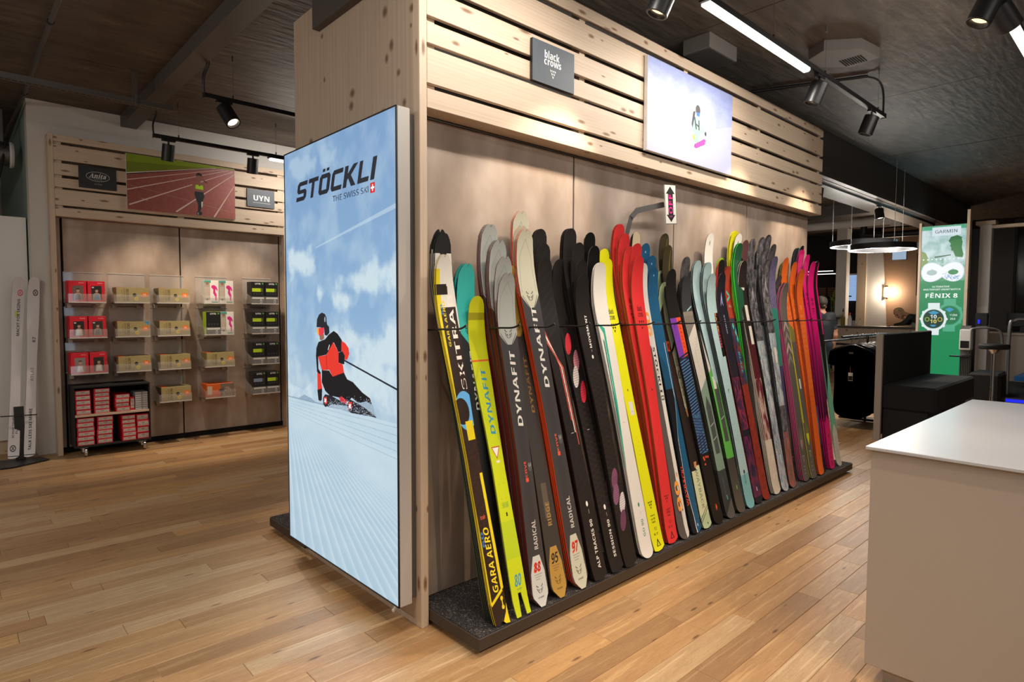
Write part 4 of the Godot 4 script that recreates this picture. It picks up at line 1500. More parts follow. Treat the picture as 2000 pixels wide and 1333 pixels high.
		"k2green":
			a.fill("2a211e")
			a.band(1.38, 1.75, "b3c39a", -4, 66)
			a.poly([-4, 1.75, 66, 1.75, 66, 1.34, 6, 1.26, 0, 1.45], "b3c39a")
			a.band(1.52, 1.75, "b3c39a")
			a.poly([-66, 1.5, -4, 1.6, 6, 1.26, 0, 0.9, -66, 0.9], "3a2620")
			a.across("K2", -26, 1.29, 38, 0.075, "e8562c", 0.15)
			a.poly([8, 1.24, 66, 1.30, 58, 0.82, 30, 0.80, 20, 0.85], "d9d7b4")
			a.across("K2", 38, 1.17, 34, 0.06, "9a9878", 0.2)
			a.across("K2", 36, 1.08, 34, 0.06, "26221e", 0.2)
			for i in 4:
				a.across("K2", 38 + i, 1.0 - i * 0.055, 30, 0.045, "9a9878", 0.2)
			a.poly([24, 0.83, 48, 0.83, 44, 0.78, 30, 0.77], "c8854e")
			a.stroke([-30, 1.22, 66, 1.32], 8, "1c1816")
			a.band(0.0, 0.43, "cdd0a8")
			a.poly([-66, 0.45, -20, 0.45, 10, 0.40, -66, 0.40], "2a211e")
			a.poly([-8, 0.46, 24, 0.46, 14, 0.42, -10, 0.42], "c8854e")
			a.along("WAYBACK", 4, 0.27, 0.27, 30, "8e9078", false)
			a.band(0.0, 0.10, "b3c39a")
			for i in 2:
				a.stroke([-52, 0.05 + i * 0.02, 52, 0.13 + i * 0.02], 5, "221d1a")
			fill_disc(im, a.P(10, 0.035), Vector2(5, 8), hexc("2a2a22"))
		"purple":
			a.fill("1d1917")
			a.poly([-66, 1.14, -66, 1.42, 10, 1.42, 24, 1.14], "7a3ea6")
			a.poly([10, 1.14, 10, 1.42, 66, 1.42, 66, 1.14], "e8532a")
			a.along("ADRIFT", 34, 1.28, 0.26, 22, "b83a1e")
			a.band(0.48, 1.13, "4e7fae")
			for i in 34:
				a.stroke([-60, 0.48 + i * 0.02, 60, 0.51 + i * 0.02], 7, "25283a")
			a.swirl(0.60, 0.75, ["25283a", "4e7fae", "25283a"], 0.05, 2, 1.0)
			for i in 12:
				a.stroke([60, 0.48 + i * 0.02, -60, 0.51 + i * 0.02], 4, "2f3552")
			a.band(0.46, 0.48, "1d1917")
			for q in [[-20, 0.455], [8, 0.455], [-16, 0.44], [30, 0.45], [-16, 0.41]]:
				a.band(q[1] - 0.01, q[1] + 0.004, "e05232", q[0] - 8, q[0] + 8)
			a.poly([6, 0.135, 18, 0.11, 6, 0.085, -2, 0.11], "e8532a")
		"olive":
			a.fill("2c2722")
			a.grad(1.45, 1.75, "322b1e", "4a4029")
			a.stroke([-20, 1.3, 30, 1.72], 6, "8a7838")
		"greytech", "greentech":
			a.fill("3b3937")
			var acc := "9fc9cc" if model == "greytech" else "6fce5c"
			a.band(1.46, 1.75, "393b3e" if model == "greytech" else "4b4a48")
			a.band(1.30, 1.50, "867e74")
			a.poly([-66, 1.47, -66, 1.30, 66, 1.36, 66, 1.47], "7c746a")
			a.stroke([-10, 1.505, 52, 1.535], 6, acc)
			a.poly([-66, 1.30, 66, 1.42, 66, 0.90, -66, 0.83], "cbc5bb")
			a.along("enforcer", -10, 1.15, 0.14, 8, "8a857c", true, 0, 400)
			a.along("rapid", 22, 1.22, 0.16, 7, "9a958c", true, 0, 400)
			if model == "greytech":
				a.poly([-66, 0.90, 66, 1.02, 66, 0.38, 40, 0.30, -66, 0.36], "7e9584")
				a.poly([-22, 0.46, 30, 0.46, 34, 0.80, 0, 0.88, -26, 0.80], "4c514e")
				a.stroke([-20, 0.66, 28, 0.68], 3, "c0c8c2")
				a.stroke([-20, 0.56, 28, 0.58], 3, "c0c8c2")
				a.grad(0.0, 0.34, "2e3032", "3c4143")
				a.poly([-66, 0.0, 66, 0.0, 66, 0.14, -66, 0.02], "57544f")
				a.along("stormrider", -6, 0.22, 0.14, 6, "8fb4b4", true, 0, 400)
				a.band(0.13, 0.16, "4aa8ae", 0, 10)
			else:
				a.poly([-66, 0.98, 66, 1.12, 66, 0.42, 30, 0.34, -66, 0.40], "5fae4a")
				a.poly([-22, 0.50, 30, 0.50, 34, 0.88, 0, 0.96, -26, 0.88], "4c4f4a")
				a.band(0.88, 0.97, "d6d2c8", -24, 12)
				a.stroke([-20, 0.66, 28, 0.68], 3, "c0c8c2")
				a.grad(0.0, 0.38, "5a5248", "413e3a")
				a.band(0.16, 0.19, "6fce5c", 2, 10)
		"smoke":
			a.swirl(0, 1.75, ["353334", "4a4849", "5c5a5b", "454344"], 0.03, 7, 2.0)
		"paleblue":
			a.fill("a9c7cb")
			a.swirl(0.2, 1.75, ["a2c2c8", "b1ccce", "a9c7cb", "b8d0d0"], 0.02, 5, 3.0)
			a.band(0, 0.25, "7db5ba")
			a.band(1.13, 1.46, "1a1718", 14, 66)
			a.along("SALOMON", 28, 1.33, 0.26, 17, "e0486c", false)
			a.along("SALO", 28, 1.395, 0.14, 14, "f0b440", false)
			a.along("WOMEN", -4, 0.215, 0.07, 26, "4a8088", false)
			a.band(0.255, 0.28, "24282a", -8, 10)
			a.poly([-8, 0.89, 8, 0.89, 0, 0.85], "5a7a80")
		"white":
			a.fill("e4e0d8")
			fill_disc(im, a.P(0, 1.69), Vector2(5, 9), hexc("6a6662"))
		"atomicnavy":
			a.fill("22212b")
			a.grad(0.6, 1.1, "39283e", "26242c")
			a.swirl(0.55, 0.95, ["241f30", "3a2a4a", "a83048", "2c2438", "55305a"], 0.02, 9, 4.0)
			a.swirl(0.05, 0.5, ["241f33", "35294a", "7c2848", "241f33"], 0.02, 19, 4.0)
			a.poly([0, 1.61, -20, 1.50, -8, 1.52, 0, 1.56, 8, 1.52, 20, 1.50], "b3b4e0")
			a.along("ATOMIC", 4, 1.36, 0.15, 12, "c4c6e4", false)
			a.band(0.09, 0.12, "d8d4d8", 2, 10)
		"blackred":
			a.fill("1c1a1b")
			a.band(0, 1.75, "b83028", -66, -40)
		"limetip":
			a.fill("9cc82e")
		"voelkl":
			a.fill("8f2e22")
			a.band(1.36, 1.75, "a4392b")
			a.swirl(0.85, 1.36, ["2c3050", "34406a", "2a2a46", "8f2e22", "2c3458"], 0.02, 3, 3.0)
			a.swirl(0.05, 0.85, ["7c281e", "96362a", "6a221c"], 0.03, 6, 2.0)
			a.along("V", 0, 1.53, 0.09, 44, "4ec0ae")
			a.across("VÖLKL", 6, 1.455, 44, 0.022, "8fb0a4")
			for q in [[-6, 1.30], [16, 1.25], [26, 1.20]]:
				a.poly([q[0] - 14, q[1], q[0] + 6, q[1] + 0.035, q[0] + 12, q[1] - 0.01, q[0] - 2, q[1] - 0.03], "52bfa4")
			a.along("BLAZE", 4, 1.02, 0.16, 22, "45a8b4", false, 0.2)
		"green":
			a.fill("1d1f1c")
			a.band(1.20, 1.75, "24553a")
			a.band(0, 1.75, "36b82e", -66, -52)
		"yellow2":
			a.fill("d6cf1e")
		"burgundy":
			a.fill("2b2220")
			a.grad(0.85, 1.15, "5c1f28", "4a1f22")
			a.swirl(0.38, 0.86, ["5c1f28", "6a2c34", "c9b8a8", "7a3a40"], 0.012, 5, 4.0)
			a.swirl(0.0, 0.40, ["d3c7b6", "cdbfae", "dad0c0"], 0.02, 4, 2.0)
			a.band(1.535, 1.555, "d8d2c8", -26, 26)
			a.band(1.30, 1.42, "e0dbd0", -10, 36)
			a.band(1.12, 1.26, "e0dbd0", -4, 40)
		"wine":
			a.fill("5c3a3c")
		"marble", "marble2":
			a.swirl(0.0, 1.75, ["2c2c30", "4c4a4c", "3c3a3c", "77747a", "545256", "8f8c90"], 0.016, 3 if model == "marble" else 13, 1.6, 45)
			a.poly([0, 1.62, -22, 1.50, -8, 1.52, 0, 1.57, 8, 1.52, 22, 1.50], "b0adb4")
			a.along("ATOMIC", 6, 1.37, 0.14, 11, "a8a6ac", false)
			a.swirl(0.22 if model == "marble" else 0.62, 1.18, ["38404e", "8fb2c8", "d8d4cc", "5a6a80", "e0dcd2", "46506a", "b0a49c"], 0.02, 23, 5.0, 60)
			if model == "marble":
				a.swirl(0.0, 0.28, ["7fb4c4", "d8d4cc", "5c88a8", "c8a0a0", "8fc4d0"], 0.03, 27, 6.0, 40)
			else:
				a.band(0.95, 1.07, "e0d6c8", 0, 34)
				a.swirl(0.0, 0.42, ["7a3424", "d06a34", "8a4a3a", "5a6a80", "c8583a", "7f8c9c"], 0.03, 29, 5.0, 50)
		"violet":
			a.fill("55506c")
			a.swirl(0.9, 1.75, ["4c4864", "6a6484", "57526e"], 0.03, 3, 2.0)
			a.band(0.9, 1.35, "2f7d70")
			a.band(0.2, 0.9, "3a3c66")
		"pinkgrey", "yellowgrey":
			var pink := model == "pinkgrey"
			a.fill("5d5953")
			a.grad(1.3, 1.75, "5d5953", "77716a")
			if pink:
				for i in 4:
					a.poly([-46, 1.05 + i * 0.10, 0, 1.13 + i * 0.10, 46, 1.05 + i * 0.10, 46, 1.01 + i * 0.10, 0, 1.08 + i * 0.10, -46, 1.01 + i * 0.10], ["8a7c74", "b8a098", "8c8078", "a89890"][i])
			else:
				a.grad(1.1, 1.5, "77743e", "8f8c4a")
				a.poly([-50, 1.44, 0, 1.36, 50, 1.44, 50, 1.52, -50, 1.52], "d6d41e")
				a.band(0.45, 1.3, "d6d41e", -50, -38)
				a.band(0.72, 0.80, "d8d4cc", -10, 18)
			var hc := "a08478" if pink else "d3d41e"
			a.poly([-24, 0.33, -24, 0.40, 0, 0.36, 24, 0.40, 24, 0.33, 0, 0.26], hc)
			a.grad(0.36, 0.5, "7a6a62" if pink else "7c7a34", "5d5953", -30, 30)
			a.stroke([-16, 0.22, 16, 0.22, 0, 0.17, -16, 0.22], 4, "b09a90" if pink else "b8b838")
			for i in 3:
				a.stroke([-14, 0.13 - i * 0.03, 14, 0.13 - i * 0.03], 5, "8f8880")
		"orange":
			a.fill("ee6a22")
			for i in 20:
				var s := 0.52 + i * 0.043
				a.stroke([-44, s, -22, s + 0.03, 0, s, 22, s + 0.03, 44, s], 2.2 if i > 8 else 3.0, "f6b48a" if i > 11 else ("f09a5e" if i > 4 else "c85018"))
			a.tri_logo(0, 1.42, 50, "f2b088")
			fill_disc(im, a.P(4, 0.17), Vector2(4, 6), hexc("3a1c10"))
		"navy":
			a.fill("22222e")
			a.grad(0.0, 0.5, "1c2236", "2a5a7c")
			a.band(0.0, 0.2, "1b1e32")
			a.poly([-30, 0.33, 0, 0.25, 30, 0.33, 30, 0.42, -30, 0.42], "2f86b0")
		"mint":
			a.fill("74b394")
			a.poly([-66, 0.55, -66, 1.75, 66, 1.75, 66, 1.15, 10, 0.78], "1d181b")
			a.grad(0.5, 0.62, "74b394", "5a9078", -66, -30)
			a.band(1.12, 1.75, "e0157c", 30, 66)
			a.poly([-66, 0.0, -66, 0.26, 0, 0.36, 66, 0.26, 66, 0.0], "cfc8ba")
			a.tri_logo(0, 0.22, 40, "7fae98")
			for i in 3:
				a.stroke([-12, 0.13 - i * 0.03, 14, 0.13 - i * 0.03], 5, "a8b8a8")

# ---------------------------------------------------------------- the underwear wall on the left
func face_mat(called: String, im: Image, rough := 0.5) -> StandardMaterial3D:
	var m := mat(called, Color.WHITE, rough)
	m.albedo_texture = ImageTexture.create_from_image(im)
	return m

func build_left_unit() -> void:
	var u := thing("underwear_display_wall", "spruce-framed wall display with slatted header and two cement boards against the white wall", "display unit")
	var zf := -5.08
	var x1 := 1.535
	for x in [-0.755, 1.512]:
		part("post", box_mesh(Vector3(0.042, 3.118 if x < 0 else 2.335, 0.16), 0.002), M.spruce_y, u, Vector3(x, 1.559 if x < 0 else 1.1675, zf - 0.08))
	for bd in BOARDS:
		part("board", box_mesh(Vector3(x1 + 0.733, bd[1] - bd[0], 0.022), 0.002), M.spruce_x, u, Vector3((x1 - 0.733) * 0.5, (bd[0] + bd[1]) * 0.5, zf - 0.011))
	part("board", box_mesh(Vector3(x1 + 0.733, 0.084, 0.10), 0.002), M.spruce_x, u, Vector3((x1 - 0.733) * 0.5, 2.376, zf - 0.05))
	for x in [-0.7, 0.37, 1.46]:
		part("stud", box_mesh(Vector3(0.062, 0.69, 0.05), 0.001), M.spruce_y, u, Vector3(x, 2.765, zf - 0.048))
	part("rear_board", box_mesh(Vector3(2.2, 0.7, 0.012), 0.0), M.spruce_side, u, Vector3(0.4, 2.765, zf - 0.14))
	var xs := [-0.68, 0.371, 1.465]
	for i in 2:
		part("wall_panel", box_mesh(Vector3(xs[i + 1] - xs[i] - 0.014, 2.27, 0.018), 0.0015), M.cement_board, u, Vector3((xs[i] + xs[i + 1]) * 0.5, 0.06 + 1.135, -5.189))
	for x in [[-0.732, -0.694], [1.474, 1.49]]:
		box_part("wall_panel", u, M.cement_board, x[0], x[1], 0.06, 2.33, -5.198, -5.18)
	box_part("backing", u, M.dark_gap, -0.73, 1.49, 0.0, 2.33, -5.24, -5.2)
	# header signs
	var im := Image.create(316, 212, false, Image.FORMAT_RGB8)
	im.fill(hexc("26282c"))
	fill_disc(im, Vector2(158, 92), Vector2(100, 48), hexc("c4c4c2"))
	fill_disc(im, Vector2(158, 92), Vector2(96, 44), hexc("26282c"))
	draw_text(im, "Anita", Vector2(160, 84), Vector2(142, 48), 0, hexc("d4d4d0"), 0.3, "Droid Serif")
	draw_text(im, "SINCE 1886", Vector2(160, 120), Vector2(70, 8), 0, hexc("a4a4a2"))
	draw_text(im, "ACTIVE", Vector2(158, 168), Vector2(64, 13), 0, hexc("8c8c8c"))
	var t := sign_board("brand_sign", "small black sign with an oval script logo on the left slatted header", -0.541, -0.226, 2.632, 2.842, zf + 0.002, 0.016, im, M.black_metal)
	im = Image.create(318, 204, false, Image.FORMAT_RGB8)
	im.fill(hexc("565b63"))
	draw_text(im, "UYN", Vector2(166, 98), Vector2(186, 62), 0, hexc("e6e6e4"))
	im.fill_rect(Rect2i(66, 152, 204, 4), hexc("c8c8c8"))
	t = sign_board("brand_sign", "small grey sign with bold white three-letter logo right of the runner picture", 1.059, 1.376, 2.633, 2.836, zf + 0.002, 0.016, im, M.black_metal)
	sign_board("runner_picture", "wide picture of a woman running on a red track, on the slatted header", -0.14, 0.924, 2.462, 3.03, zf + 0.003, 0.022, picture_runner(), M.white_plastic)
	build_trays()
	build_cart()
	build_ski_stand()

func picture_runner() -> Image:
	var w := 640
	var h := 342
	var im := Image.create(w, h, false, Image.FORMAT_RGB8)
	var f := FastNoiseLite.new()
	f.seed = 24
	f.frequency = 0.03
	var g0 := hexc("6c7a16")
	for y in h:
		for x in w:
			var n := f.get_noise_2d(x, y)
			im.set_pixel(x, y, hexc("8c4a40").lerp(hexc("a8625a"), clampf(float(x) / w * 0.8 + n * 0.3, 0, 1)).lerp(hexc("98a0b0"), clampf(0.35 * (1.0 - y / 90.0) * x / w, 0, 0.4)))
	fill_poly(im, [Vector2(0, 0), Vector2(640, 0), Vector2(640, 8), Vector2(500, 12), Vector2(0, 118)], g0)
	draw_soft(im, [Vector2(0, 0), Vector2(1000, 0), Vector2(700, 60), Vector2(0, 150)], hexc("8fa81e"), 0.6)
	fill_poly(im, [Vector2(0, 118), Vector2(520, 12), Vector2(520, 14), Vector2(0, 124)], hexc("d8d0c8"))
	fill_poly(im, [Vector2(0, 124), Vector2(500, 18), Vector2(500, 20), Vector2(0, 130)], hexc("2c1c18"))
	var ln := hexc("d9c4bc")
	for q in [[0, 162, 570, 14, 3], [0, 222, 600, 16, 4], [8, 314, 630, 20, 6], [270, 330, 640, 36, 7], [500, 342, 640, 108, 9]]:
		fill_poly(im, [Vector2(q[0], q[1] - q[4] * 0.6), Vector2(q[2], q[3] - 1), Vector2(q[2], q[3] + 1), Vector2(q[0] + 4, q[1] + q[4] * 0.6)], ln)
	fill_line(im, Vector2(0, 190), Vector2(640, 300), 1.8, hexc("b08a80"))
	fill_line(im, Vector2(78, 268), Vector2(112, 276), 2.5, ln)
	var sk := hexc("8a5a46")
	fill_poly(im, [Vector2(396, 78), Vector2(404, 66), Vector2(424, 66), Vector2(432, 78), Vector2(430, 100), Vector2(420, 112), Vector2(424, 124), Vector2(444, 128), Vector2(448, 150), Vector2(456, 172), Vector2(448, 178), Vector2(436, 152), Vector2(436, 186), Vector2(388, 186), Vector2(390, 150), Vector2(376, 162), Vector2(380, 184), Vector2(370, 182), Vector2(366, 156), Vector2(376, 132), Vector2(396, 124), Vector2(402, 112), Vector2(396, 100)], sk)
	fill_poly(im, [Vector2(394, 84), Vector2(400, 64), Vector2(414, 58), Vector2(430, 66), Vector2(434, 88), Vector2(428, 78), Vector2(402, 76)], hexc("2c1a16"))
	fill_poly(im, [Vector2(430, 98), Vector2(452, 108), Vector2(468, 122), Vector2(450, 116)], hexc("3a221c"))
	fill_poly(im, [Vector2(391, 142), Vector2(404, 138), Vector2(414, 148), Vector2(426, 138), Vector2(438, 142), Vector2(438, 168), Vector2(390, 166)], hexc("aed62c"))
	fill_poly(im, [Vector2(386, 184), Vector2(438, 184), Vector2(444, 212), Vector2(432, 246), Vector2(424, 290), Vector2(414, 318), Vector2(402, 318), Vector2(404, 268), Vector2(390, 226), Vector2(384, 204)], hexc("22262e"))
	fill_poly(im, [Vector2(424, 248), Vector2(434, 246), Vector2(432, 278), Vector2(424, 288)], hexc("d8d4d4"))
	fill_poly(im, [Vector2(394, 316), Vector2(410, 314), Vector2(412, 338), Vector2(396, 338)], hexc("2a2c3c"))
	fill_poly(im, [Vector2(412, 316), Vector2(428, 314), Vector2(426, 334), Vector2(412, 338)], hexc("22242e"))
	fill_line(im, Vector2(402, 320), Vector2(404, 334), 4, hexc("d4d0d4"))
	return im

const TRAY_X := [[-0.673, -0.367], [-0.298, 0.012], [0.078, 0.388], [0.528, 0.842], [1.035, 1.352]]
const TRAY_Y := [1.50, 1.155, 0.80, 0.455]
const ROWNAME := ["top", "second", "third", "lowest"]

func build_tray(x0: float, x1: float, y: float, label: String) -> void:
	var t := thing("shelf_tray", label, "shelf", Vector3.ZERO, 0.0, "acrylic shelf trays")
	var zb := -5.178
	var zf := -4.92
	box_part("tray_floor", t, M.acrylic, x0, x1, y, y + 0.005, zb, zf - 0.004)
	box_part("front_edge", t, M.tray_edge, x0, x1, y - 0.003, y + 0.008, zf - 0.004, zf)
	box_part("front_lip", t, M.acrylic, x0, x1, y + 0.008, y + 0.085, zf - 0.004, zf - 0.001)
	for x in [x0, x1 - 0.004]:
		var b := MB.new()
		b.prism([Vector2(zb, y + 0.006), Vector2(zf - 0.006, y + 0.006), Vector2(zf - 0.006, y + 0.06), Vector2(zf - 0.03, y + 0.085), Vector2(zb, y + 0.16)], 0.004, Transform3D(Basis(Vector3(0, 0, 1), Vector3(0, 1, 0), Vector3(-1, 0, 0)), Vector3(x + 0.004, 0, 0)))
		part("side_wall", b.mesh(), M.acrylic, t)
	box_part("back_plate", t, M.acrylic, x0 - 0.01, x1 + 0.01, y, y + 0.30, zb, zb + 0.004)
	box_part("top_edge", t, M.tray_edge, x0 - 0.01, x1 + 0.01, y + 0.30, y + 0.3045, zb, zb + 0.005)
	box_part("bracket", t, M.bracket, x0 + 0.01, x1 - 0.06, y - 0.032, y - 0.006, zb, zb + 0.06)
	for x in [x0 + 0.01, x1 - 0.085]:
		box_part("hook", t, M.bracket, x, x + 0.035, y - 0.052, y - 0.02, zb, zb + 0.075)

func product_box(called: String, label: String, category: String, group: String, x: float, y: float, zf: float, s: Vector3, body: Material, face: Material, turn := 0.0) -> Node3D:
	var t := thing(called, label, category, Vector3(x, y, zf - s.z * 0.5), turn, group)
	part("carton", box_mesh(s, 0.0015), body, t, Vector3(0, s.y * 0.5, 0))
	var b := MB.new()
	var h := s * 0.5
	b.quad(Vector3(-h.x + 0.001, 0.001, h.z + 0.0006), Vector3(h.x - 0.001, 0.001, h.z + 0.0006), Vector3(h.x - 0.001, s.y - 0.001, h.z + 0.0006), Vector3(-h.x + 0.001, s.y - 0.001, h.z + 0.0006))
	part("printed_face", b.mesh(), face, t)
	return t

func red_face(v: int) -> Image:
	var im := Image.create(112, 160, false, Image.FORMAT_RGB8)
	im.fill(hexc("d3122a"))
	draw_text(im, "Anita", Vector2(80, 14), Vector2(36, 9), 0, hexc("f0c8c8"), 0.2, "Droid Serif")
	var bg: String = ["6b5a54", "22201f", "1f1c1c", "38302c", "8a827c", "2a2624"][v]
	var top: String = ["5a443c", "4f86a8", "d8d4d0", "6a6c78", "e4e0dc", "e6e2de"][v]
	fill_poly(im, [Vector2(22, 38), Vector2(90, 34), Vector2(92, 146), Vector2(24, 148)], hexc(bg))
	var c := Vector2(58, 70)
	fill_poly(im, [c + Vector2(-22, 30), c + Vector2(-10, 20), c + Vector2(10, 20), c + Vector2(22, 30), c + Vector2(26, 76), c + Vector2(-26, 76)], hexc("b88a72"))
	fill_poly(im, [c + Vector2(-14, 30), c + Vector2(14, 30), c + Vector2(20, 74), c + Vector2(-20, 74)], hexc(top))
	fill_disc(im, c + Vector2(0, 4), Vector2(10, 13), hexc("c09478"))
	fill_poly(im, [c + Vector2(-11, 4), c + Vector2(-8, -12), c + Vector2(6, -13), c + Vector2(12, -2), c + Vector2(8, -4), c + Vector2(-6, -4)], hexc("2e2220"))
	if v in [1, 2, 3]:
		im.fill_rect(Rect2i(27, 44, 14, 9), hexc("d8d4d0"))
	return im

func build_trays() -> void:
	mat("bracket", hexc("a39c96"), 0.5)
	mat("tray_edge", hexc("c9c2bb"), 0.25)
	var red := mat("red_card", hexc("c4122a"), 0.45)
	var kraft := mat("khaki_card", hexc("8a7a52"), 0.6)
	var black := mat("black_card", hexc("17181a"), 0.4)
	var white := mat("white_card", hexc("d8d6d0"), 0.5)
	var orange := mat("orange_card", hexc("d8621e"), 0.5)
	var colname := ["left", "second", "middle", "fourth", "right-end"]
	for c in 5:
		for r in 4:
			if c < 2 and r == 3:
				continue
			var holds: String = ["red portrait cartons", "a khaki carton", "a khaki carton", ["pink-figure cartons", "one black and one pink-figure carton", "a khaki carton", "an orange carton"][r], "black sports cartons"][c]
			build_tray(TRAY_X[c][0], TRAY_X[c][1], TRAY_Y[r], "clear acrylic shelf holding %s, %s row of %s column" % [holds, ROWNAME[r], colname[c]])
	# red cartons with a woman's portrait
	var who := ["dim portrait", "woman in blue top", "woman in pale top", "woman leaning in grey top", "woman in white on grey", "woman in white on black"]
	for v in 6:
		var r := v / 2
		var x: float = TRAY_X[0][0] + 0.075 + 0.152 * (v % 2)
		product_box("portrait_carton", "red carton with portrait of %s, %s shelf of left column" % [who[v].replace("woman", "a woman"), ROWNAME[r]], "carton", "red portrait cartons", x, TRAY_Y[r] + 0.0055, -4.932, Vector3(0.143, 0.205, 0.07), red, face_mat("portrait_print_%d" % v, red_face(v)))
		product_box("portrait_carton", "red carton behind the one with %s" % who[v], "carton", "red portrait cartons", x - 0.006, TRAY_Y[r] + 0.0055, -5.012, Vector3(0.143, 0.207, 0.07), red, M["portrait_print_%d" % v])
	# merino cartons
	var im := Image.create(256, 132, false, Image.FORMAT_RGB8)
	im.fill(hexc("a89868"))
	draw_text(im, "MERINO", Vector2(84, 66), Vector2(104, 22), 90, hexc("584c2c"))
	draw_text(im, "MOUNTAIN", Vector2(60, 66), Vector2(104, 14), 90, hexc("746840"))
	draw_text(im, "SOCKS", Vector2(42, 60), Vector2(70, 9), 90, hexc("746840"))
	fill_disc(im, Vector2(140, 66), Vector2(15, 15), hexc("161412"))
	im.fill_rect(Rect2i(194, 42, 52, 40), hexc("e87a2c"))
	draw_text(im, "14", Vector2(220, 62), Vector2(22, 20), 0, hexc("f4e8dc"))
	fill_disc(im, Vector2(154, 100), Vector2(17, 17), hexc("e4c81e"))
	draw_text(im, "30", Vector2(154, 100), Vector2(14, 11), 0, hexc("a08a14"))
	var mer := face_mat("merino_print", im)
	var im2: Image = im.duplicate()
	fill_poly(im2, [Vector2(206, 0), Vector2(254, 0), Vector2(248, 34)], hexc("3a92c4"))
	var mer2 := face_mat("merino_print_tab", im2)
	for q in [[1, 0], [1, 1], [1, 2], [2, 0], [2, 1], [2, 2], [2, 3], [3, 2]]:
		var x: float = (TRAY_X[q[0]][0] + TRAY_X[q[0]][1]) * 0.5 + 0.008
		var t := product_box("merino_carton", "khaki carton with black hole and orange tag, %s shelf of %s column%s" % [ROWNAME[q[1]], colname[q[0]], ", blue corner" if q[0] == 1 and q[1] == 1 else ""], "carton", "khaki sock cartons", x, TRAY_Y[q[1]] + 0.0055, -4.932, Vector3(0.288, 0.152, 0.21), kraft, mer2 if q[0] == 1 and q[1] == 1 else mer)
		part("flap", box_mesh(Vector3(0.05, 0.002, 0.2), 0.0), orange, t, Vector3(-0.11, 0.1535, 0))
	# tall cartons
	im = Image.create(120, 200, false, Image.FORMAT_RGB8)
	im.fill(hexc("e4e0da"))
	im.fill_rect(Rect2i(0, 0, 56, 22), hexc("3f9a8c"))
	im.fill_rect(Rect2i(0, 22, 48, 150), hexc("a89a8c"))
	for i in 8:
		im.fill_rect(Rect2i(4, 60 + i * 13, 38, 5), hexc("cfc4b8"))
	fill_disc(im, Vector2(26, 26), Vector2(12, 15), hexc("8a6a54"))
	im.fill_rect(Rect2i(20, 160, 10, 16), hexc("2c2826"))
	fill_poly(im, [Vector2(62, 44), Vector2(84, 40), Vector2(104, 58), Vector2(112, 84), Vector2(104, 90), Vector2(96, 72), Vector2(92, 100), Vector2(104, 130), Vector2(100, 180), Vector2(92, 180), Vector2(88, 140), Vector2(74, 112), Vector2(76, 80), Vector2(58, 62)], hexc("d42a86"))
	im.fill_rect(Rect2i(60, 186, 52, 12), hexc("4a9a8c"))
	var fig := face_mat("figure_print", im)
	var uyn := []
	for v in 3:
		im = Image.create(128, 210, false, Image.FORMAT_RGB8)
		im.fill(hexc("18191b"))
		draw_text(im, "UYN", Vector2(62, 18), Vector2(52, 16), 0, hexc("eeeeee"))
		fill_disc(im, Vector2(110, 16), Vector2(8, 8), hexc("58a84c"))
		if v != 2:
			im.fill_rect(Rect2i(6, 62, 104, 34), hexc("b8d628") if v == 0 else hexc("7f8fae"))
			draw_soft(im, [Vector2(700, 290), Vector2(880, 290), Vector2(880, 460), Vector2(700, 460)], hexc("18191b"), 0.6)
		for i in 4:
			fill_disc(im, Vector2(24 + i * 26, 116), Vector2(8, 10), hexc("3a3c40"))
		im.fill_rect(Rect2i(6, 150, 116, 16), hexc("d8d6d0"))
		im.fill_rect(Rect2i(8, 174, 112, 32), hexc("4c4e52"))
		im.fill_rect(Rect2i(84, 172, 18, 34), hexc("dcdad6"))
		im.fill_rect(Rect2i(89, 178, 8, 24), hexc("18191b"))
		uyn.append(face_mat("sports_print_%d" % v, im))
	for r in 4:
		for k in 2:
			var x: float = TRAY_X[4][0] + 0.082 + 0.158 * k
			var v := 1 if r == 3 and k == 0 else (2 if r == 2 and k == 1 else 0)
			product_box("sports_carton", "black carton with %s, %s shelf of right-end column, %s" % [["lime band", "grey blue band", "plain front"][v], ROWNAME[r], "beside the post" if k == 1 else "away from the post"], "carton", "black sports cartons", x, TRAY_Y[r] + 0.0055, -4.932, Vector3(0.150, 0.250, 0.14), black, uyn[v])
	for k in 2:
		var x: float = TRAY_X[3][0] + 0.085 + 0.155 * k
		product_box("figure_carton", "white carton with a pink figure, %s on the top shelf" % ["nearer the khaki cartons" if k == 0 else "nearer the black cartons"], "carton", "pink figure cartons", x, TRAY_Y[0] + 0.0055, -4.932, Vector3(0.150, 0.25, 0.12), white, fig)
	product_box("figure_carton", "white carton with a pink figure beside a black carton, second shelf", "carton", "pink figure cartons", TRAY_X[3][0] + 0.245, TRAY_Y[1] + 0.0055, -4.932, Vector3(0.138, 0.25, 0.12), white, fig)
	var lime := mat("lime_card", hexc("a8c820"), 0.45)
	product_box("sports_carton", "black carton with lime sides on the second shelf, beside a pink-figure carton", "carton", "black sports cartons", TRAY_X[3][0] + 0.098, TRAY_Y[1] + 0.0055, -4.932, Vector3(0.150, 0.25, 0.12), lime, uyn[2])
	im = Image.create(256, 130, false, Image.FORMAT_RGB8)
	im.fill(hexc("d8621e"))
	im.fill_rect(Rect2i(6, 20, 44, 84), hexc("c8b8a4"))
	im.fill_rect(Rect2i(128, 0, 128, 130), hexc("7c6a5e"))
	fill_poly(im, [Vector2(140, 130), Vector2(170, 40), Vector2(200, 30), Vector2(236, 70), Vector2(250, 130)], hexc("a08c7e"))
	for i in 5:
		fill_line(im, Vector2(150 + i * 20, 40 + i * 6), Vector2(180 + i * 14, 110), 5, hexc("5c4c44"))
	fill_disc(im, Vector2(136, 66), Vector2(26, 12), hexc("141212"))
